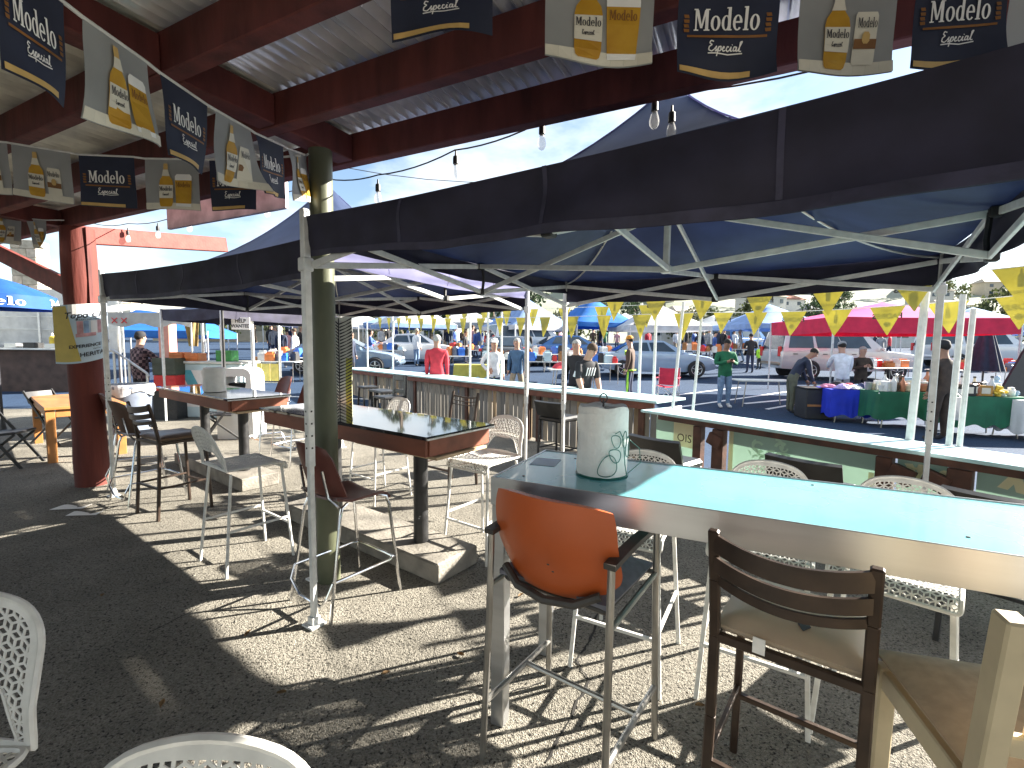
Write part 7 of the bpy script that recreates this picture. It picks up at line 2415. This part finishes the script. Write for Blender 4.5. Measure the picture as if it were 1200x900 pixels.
def make_tree(key, seed, H, cw, mtl, tall=False):
    """tapered trunk with limbs; crown of many small leaf faces in clumps"""
    r = random.Random(seed)
    b = MB()
    b.tube([(0, 0, 0), (0.05 * H * .3, 0, H * .25), (0, 0.03 * H, H * .55), (0, 0, H * .85)], [H * .035, H * .027, H * .018, H * .006], 8)
    cl = []
    for i in range(9 if not tall else 7):
        a = r.uniform(0, 2 * PI); z = H * r.uniform(.35, .8)
        q = cw * r.uniform(.25, .55) * (0.45 if tall else 1)
        e = Vector((q * math.cos(a), q * math.sin(a), z + H * r.uniform(.05, .15)))
        b.tube([(0, 0, z * .85), e * .6 + Vector((0, 0, z * .32)), e], [H * .012, H * .008, H * .003], 5)
        cl.append(e)
    trunk = b.mesh('trunk', m_bark)
    b = MB()
    for i in range(26):
        a = r.uniform(0, 2 * PI); u = r.uniform(0.25 if not tall else 0.12, 1.0)
        rad = cw * .5 * (math.sin(PI * min(1, u * .9 + .08)) ** .7 if not tall else (1.02 - u) * .8 + .08) * math.sqrt(r.uniform(.1, 1))
        cl.append(Vector((rad * math.cos(a), rad * math.sin(a), H * u)))
    for c in cl:
        cr = cw * r.uniform(.10, .19) * (0.7 if tall else 1)
        for k in range(34):
            d = Vector((r.gauss(0, 1), r.gauss(0, 1), r.gauss(0, .8))).normalized() * cr * r.uniform(.4, 1.1)
            p = c + d
            M = Euler((r.uniform(0, 6), r.uniform(0, 6), r.uniform(0, 6))).to_matrix()
            s = cw * r.uniform(.022, .042)
            b.add([p + M @ Vector((-s, -s * .5, 0)), p + M @ Vector((s, -s * .5, 0)), p + M @ Vector((s * .7, s * .6, s * .2)), p + M @ Vector((-s * .7, s * .6, s * .2))], [(0, 1, 2, 3)])
    TREES[key] = (trunk, b.mesh('crown', mtl, smooth=False))
make_tree('bushy olive', 1, 6, 6.5, fol[0]); make_tree('dark dense', 2, 7, 5.5, fol[1]); make_tree('dusty spreading', 3, 5, 6.5, fol[2]); make_tree('slender cypress', 4, 11, 3.2, fol[1], True)
def tree(key, label, x, y, z, s, rz):
    t = thing('tree', label, 'tree', (x, y, z), rz, 'trees on the hillside and beyond the lot')
    t.scale = (s, s, s)
    link('trunk', TREES[key][0], t); link('crown', TREES[key][1], t)
tl = [(805, 70, 'dusty spreading', 1.0), (828, 74, 'bushy olive', .9), (455, 62, 'bushy olive', .85), (472, 66, 'dark dense', .8), (490, 70, 'bushy olive', .9), (440, 80, 'dusty spreading', 1.0), (300, 60, 'bushy olive', 1.0),
      (505, 58, 'slender cypress', 1.0), (520, 60, 'slender cypress', .9), (470, 55, 'slender cypress', 1.05), (545, 62, 'dark dense', 1.5), (575, 64, 'slender cypress', 1.1), (610, 66, 'dark dense', 1.4),
      (1170, 60, 'bushy olive', 1.2), (1130, 85, 'dusty spreading', 1.3), (960, 85, 'dark dense', 1.2), (700, 80, 'bushy olive', 1.1), (660, 88, 'dusty spreading', 1.1), (880, 90, 'bushy olive', 1.3), (745, 92, 'dark dense', 1.2), (350, 80, 'dark dense', 1.1), (230, 62, 'bushy olive', 1.2)]
wh = {300: 'left of the olive post', 350: 'left of the olive post'}
for i, (px, Y, k, s) in enumerate(tl):
    x = (px - 600) / 556.43 * Y
    w = 'left of the olive post' if px < 380 else ('beyond the plank counter' if px < 640 else ('beyond the silver blue sedan' if px < 900 else 'beyond the pink tent'))
    tree(k, '%s tree %s, %s' % (k, w, ['nearest of its kind there', 'second nearest there', 'set farther back', 'partly hidden', 'tallest looking there', 'farthest there'][i % 6]), x, Y, lotz(Y) - .1, s, i * 1.7)
rr = random.Random(33)
for i in range(44):
    x = rr.uniform(-190, 230); y = rr.uniform(125, 240)
    k = rr.choice(('bushy olive', 'dark dense', 'dusty spreading'))
    tree(k, '%s tree %s the hillside, %s' % (k, 'low on' if y < 160 else ('halfway up' if y < 200 else 'near the top of'), 'left part' if x < -70 else ('middle part' if x < 80 else 'right part')), x, y, hz(x, y) - .3, rr.uniform(.9, 1.7), rr.uniform(0, 6))
m_stucco = [mat('stucco_%s' % n, c, 0.85, nscale=2, namt=0.08) for n, c in (('white', (0.62, 0.61, 0.58)), ('sand', (0.50, 0.43, 0.33)), ('grey', (0.42, 0.42, 0.41)))]
m_tile = [mat('roof_%s' % n, c, 0.8, nscale=3, namt=0.2) for n, c in (('terracotta', (0.30, 0.12, 0.07)), ('slate', (0.18, 0.18, 0.19)), ('buff', (0.40, 0.34, 0.27)))]
HM = {}
def house(label, x, y, z, rz, ci, ri, w, d, h):
    t = thing('hillside_house', label, 'house', (x, y, z), rz, 'houses on the hillside')
    key = (ci, ri, round(w), round(d), round(h))
    if key not in HM:
        b = MB(); b.box((0, 0, h / 2 - 1), (w, d, h + 2)); wl_ = b.mesh('wall', m_stucco[ci], False)
        b = MB()
        e = .5
        b.add([(-w / 2 - e, -d / 2 - e, h), (w / 2 + e, -d / 2 - e, h), (w / 2 + e, d / 2 + e, h), (-w / 2 - e, d / 2 + e, h), (-w / 2 + 1.5, 0, h + 1.9), (w / 2 - 1.5, 0, h + 1.9)],
              [(0, 1, 5, 4), (1, 2, 5), (2, 3, 4, 5), (3, 0, 4), (3, 2, 1, 0)])
        rf = b.mesh('roof', m_tile[ri], False)
        b = MB(); b.box((0, 0, 0), (1.3, .12, 1.2)); b2 = b.mesh('window', m_glassd, False)
        HM[key] = (wl_, rf, b2)
    a, c, wn_ = HM[key]
    link('wall', a, t); link('roof', c, t)
    for f in range(max(1, int(h // 2.8))):
        for k in range(3):
            link('window', wn_, t, (-w * .33 + w * .33 * k, -d / 2 - .02, 1.6 + 2.8 * f))
k = 0
for i in range(46):
    x = rr.uniform(-200, 240); y = rr.uniform(120, 235)
    ci, ri = rr.randrange(3), rr.randrange(3)
    house('%s house with a %s roof %s the hillside, %s' % (('white', 'sand coloured', 'grey')[ci], ('terracotta', 'slate', 'buff')[ri], 'low on' if y < 160 else ('halfway up' if y < 200 else 'near the top of'), 'left part' if x < -70 else ('middle part' if x < 80 else 'right part')), x, y, hz(x, y), rr.uniform(-.4, .4), ci, ri, rr.choice((9, 12, 14)), 8, rr.choice((3, 5.8)))
# long low white building behind the lot
x0 = (905 - 600) / 556.43 * 78
t = thing('long_building', 'long low white building with a flat roof beyond the crowd', 'building', (x0, 78, lotz(78)), R(-3))
piece('wall', (0, 0, 2.0), (46, 8, 4.2), m_stucco[0], 0)
piece('roof', (0, 0, 4.25), (47.5, 9.5, 0.3), m_stucco[2], 0)
for i in range(14):
    piece('window', (-20 + 3.1 * i, -4.02, 2.1), (1.7, 0.1, 1.3), m_glassd, 0)
x0 = (330 - 600) / 556.43 * 70
t = thing('long_building', 'sand coloured shed with a pale roof beyond the stalls on the left', 'building', (x0, 70, lotz(70)), R(8))
piece('wall', (0, 0, 2.0), (30, 8, 4.2), m_stucco[1], 0)
piece('roof', (0, 0, 4.25), (31.5, 9.5, 0.3), m_stucco[0], 0)
for i in range(8):
    piece('window', (-12 + 3.4 * i, -4.02, 2.1), (1.7, 0.1, 1.3), m_glassd, 0)

# ---------------------------------------------------------------- small litter, stones and a crack in the patio
rr = random.Random(19)
b = MB()
for i in range(2600):
    y = rr.uniform(0.9, 6.5) ** 1.0
    x = rr.uniform(-1.15, 1.0) * y
    s_ = rr.uniform(.0025, .008) * (1.0 if rr.random() < .93 else 1.7)
    a = rr.uniform(0, 6.28)
    q = [(s_ * math.cos(a + k * 2.1), s_ * math.sin(a + k * 2.1)) for k in range(3)]
    b.add([(x + u, y + v, 0.004) for u, v in q] + [(x + rr.uniform(-.3, .3) * s_, y + rr.uniform(-.3, .3) * s_, 0.004 + s_ * .9)], [(0, 1, 3), (1, 2, 3), (2, 0, 3)])
tag(b.build('loose_stones', mat('loose_stone', (0.16, 0.15, 0.13), 0.9, nscale=60, namt=0.5), smooth=False), kind='stuff')
m_tar = mat('tar_dark_crack', (0.018, 0.016, 0.014), 0.9)
def crack(pts, w):
    b = MB()
    full = []
    for p, q in zip(pts, pts[1:]):
        for k in range(6):
            full.append((p[0] + (q[0] - p[0]) * k / 6 + rr.uniform(-.008, .008), p[1] + (q[1] - p[1]) * k / 6 + rr.uniform(-.008, .008)))
    full.append(pts[-1])
    vs = []
    for i, p in enumerate(full):
        q = full[min(i + 1, len(full) - 1)]; o = full[max(i - 1, 0)]
        d = Vector((q[0] - o[0], q[1] - o[1])).normalized()
        ww = w * rr.uniform(.3, 1.2)
        vs += [(p[0] - d.y * ww, p[1] + d.x * ww, 0.008), (p[0] + d.y * ww, p[1] - d.x * ww, 0.008)]
    b.add(vs, [(2 * i, 2 * i + 1, 2 * i + 3, 2 * i + 2) for i in range(len(full) - 1)])
    tag(b.build('asphalt_crack', m_tar, smooth=False), kind='structure')
crack([(0.597,2.962), (0.458,2.556), (0.352,2.372), (0.394,2.214), (0.258,1.949), (0.151,1.756)], 0.007)
crack([(0.352,2.372), (0.183,2.211), (0.015,2.140)], 0.004)
crack([(-2.036,2.593), (-1.873,2.966), (-1.540,3.081)], 0.004)
m_leaf = mat('dry_leaf', (0.20, 0.12, 0.05), 0.8, nscale=20, namt=0.4)
for i, p in enumerate(((-1.068,2.108), (-1.574,2.032), (-0.616,2.248), (-0.257,2.397), (-1.482,2.562), (0.878,2.055), (-2.637,2.951), (0.071,3.004))):
    b = MB()
    b.sheet(lambda u, v: ((u - .5) * .045, (v - .5) * .022 * (1 - (2 * u - 1) ** 2) ** .5 if False else (v - .5) * .024 * math.sin(PI * min(.98, max(.02, u))), .006 + .008 * (2 * v - 1) ** 2 + .006 * u), 6, 4, .0006)
    o = b.build('dry_leaf', m_leaf); o.location = (p[0], p[1], .004); o.rotation_euler = (0, 0, i * 1.9)
    tag(o, 'small dry curled leaf on the asphalt', 'leaf', 'dry leaves blown onto the patio')
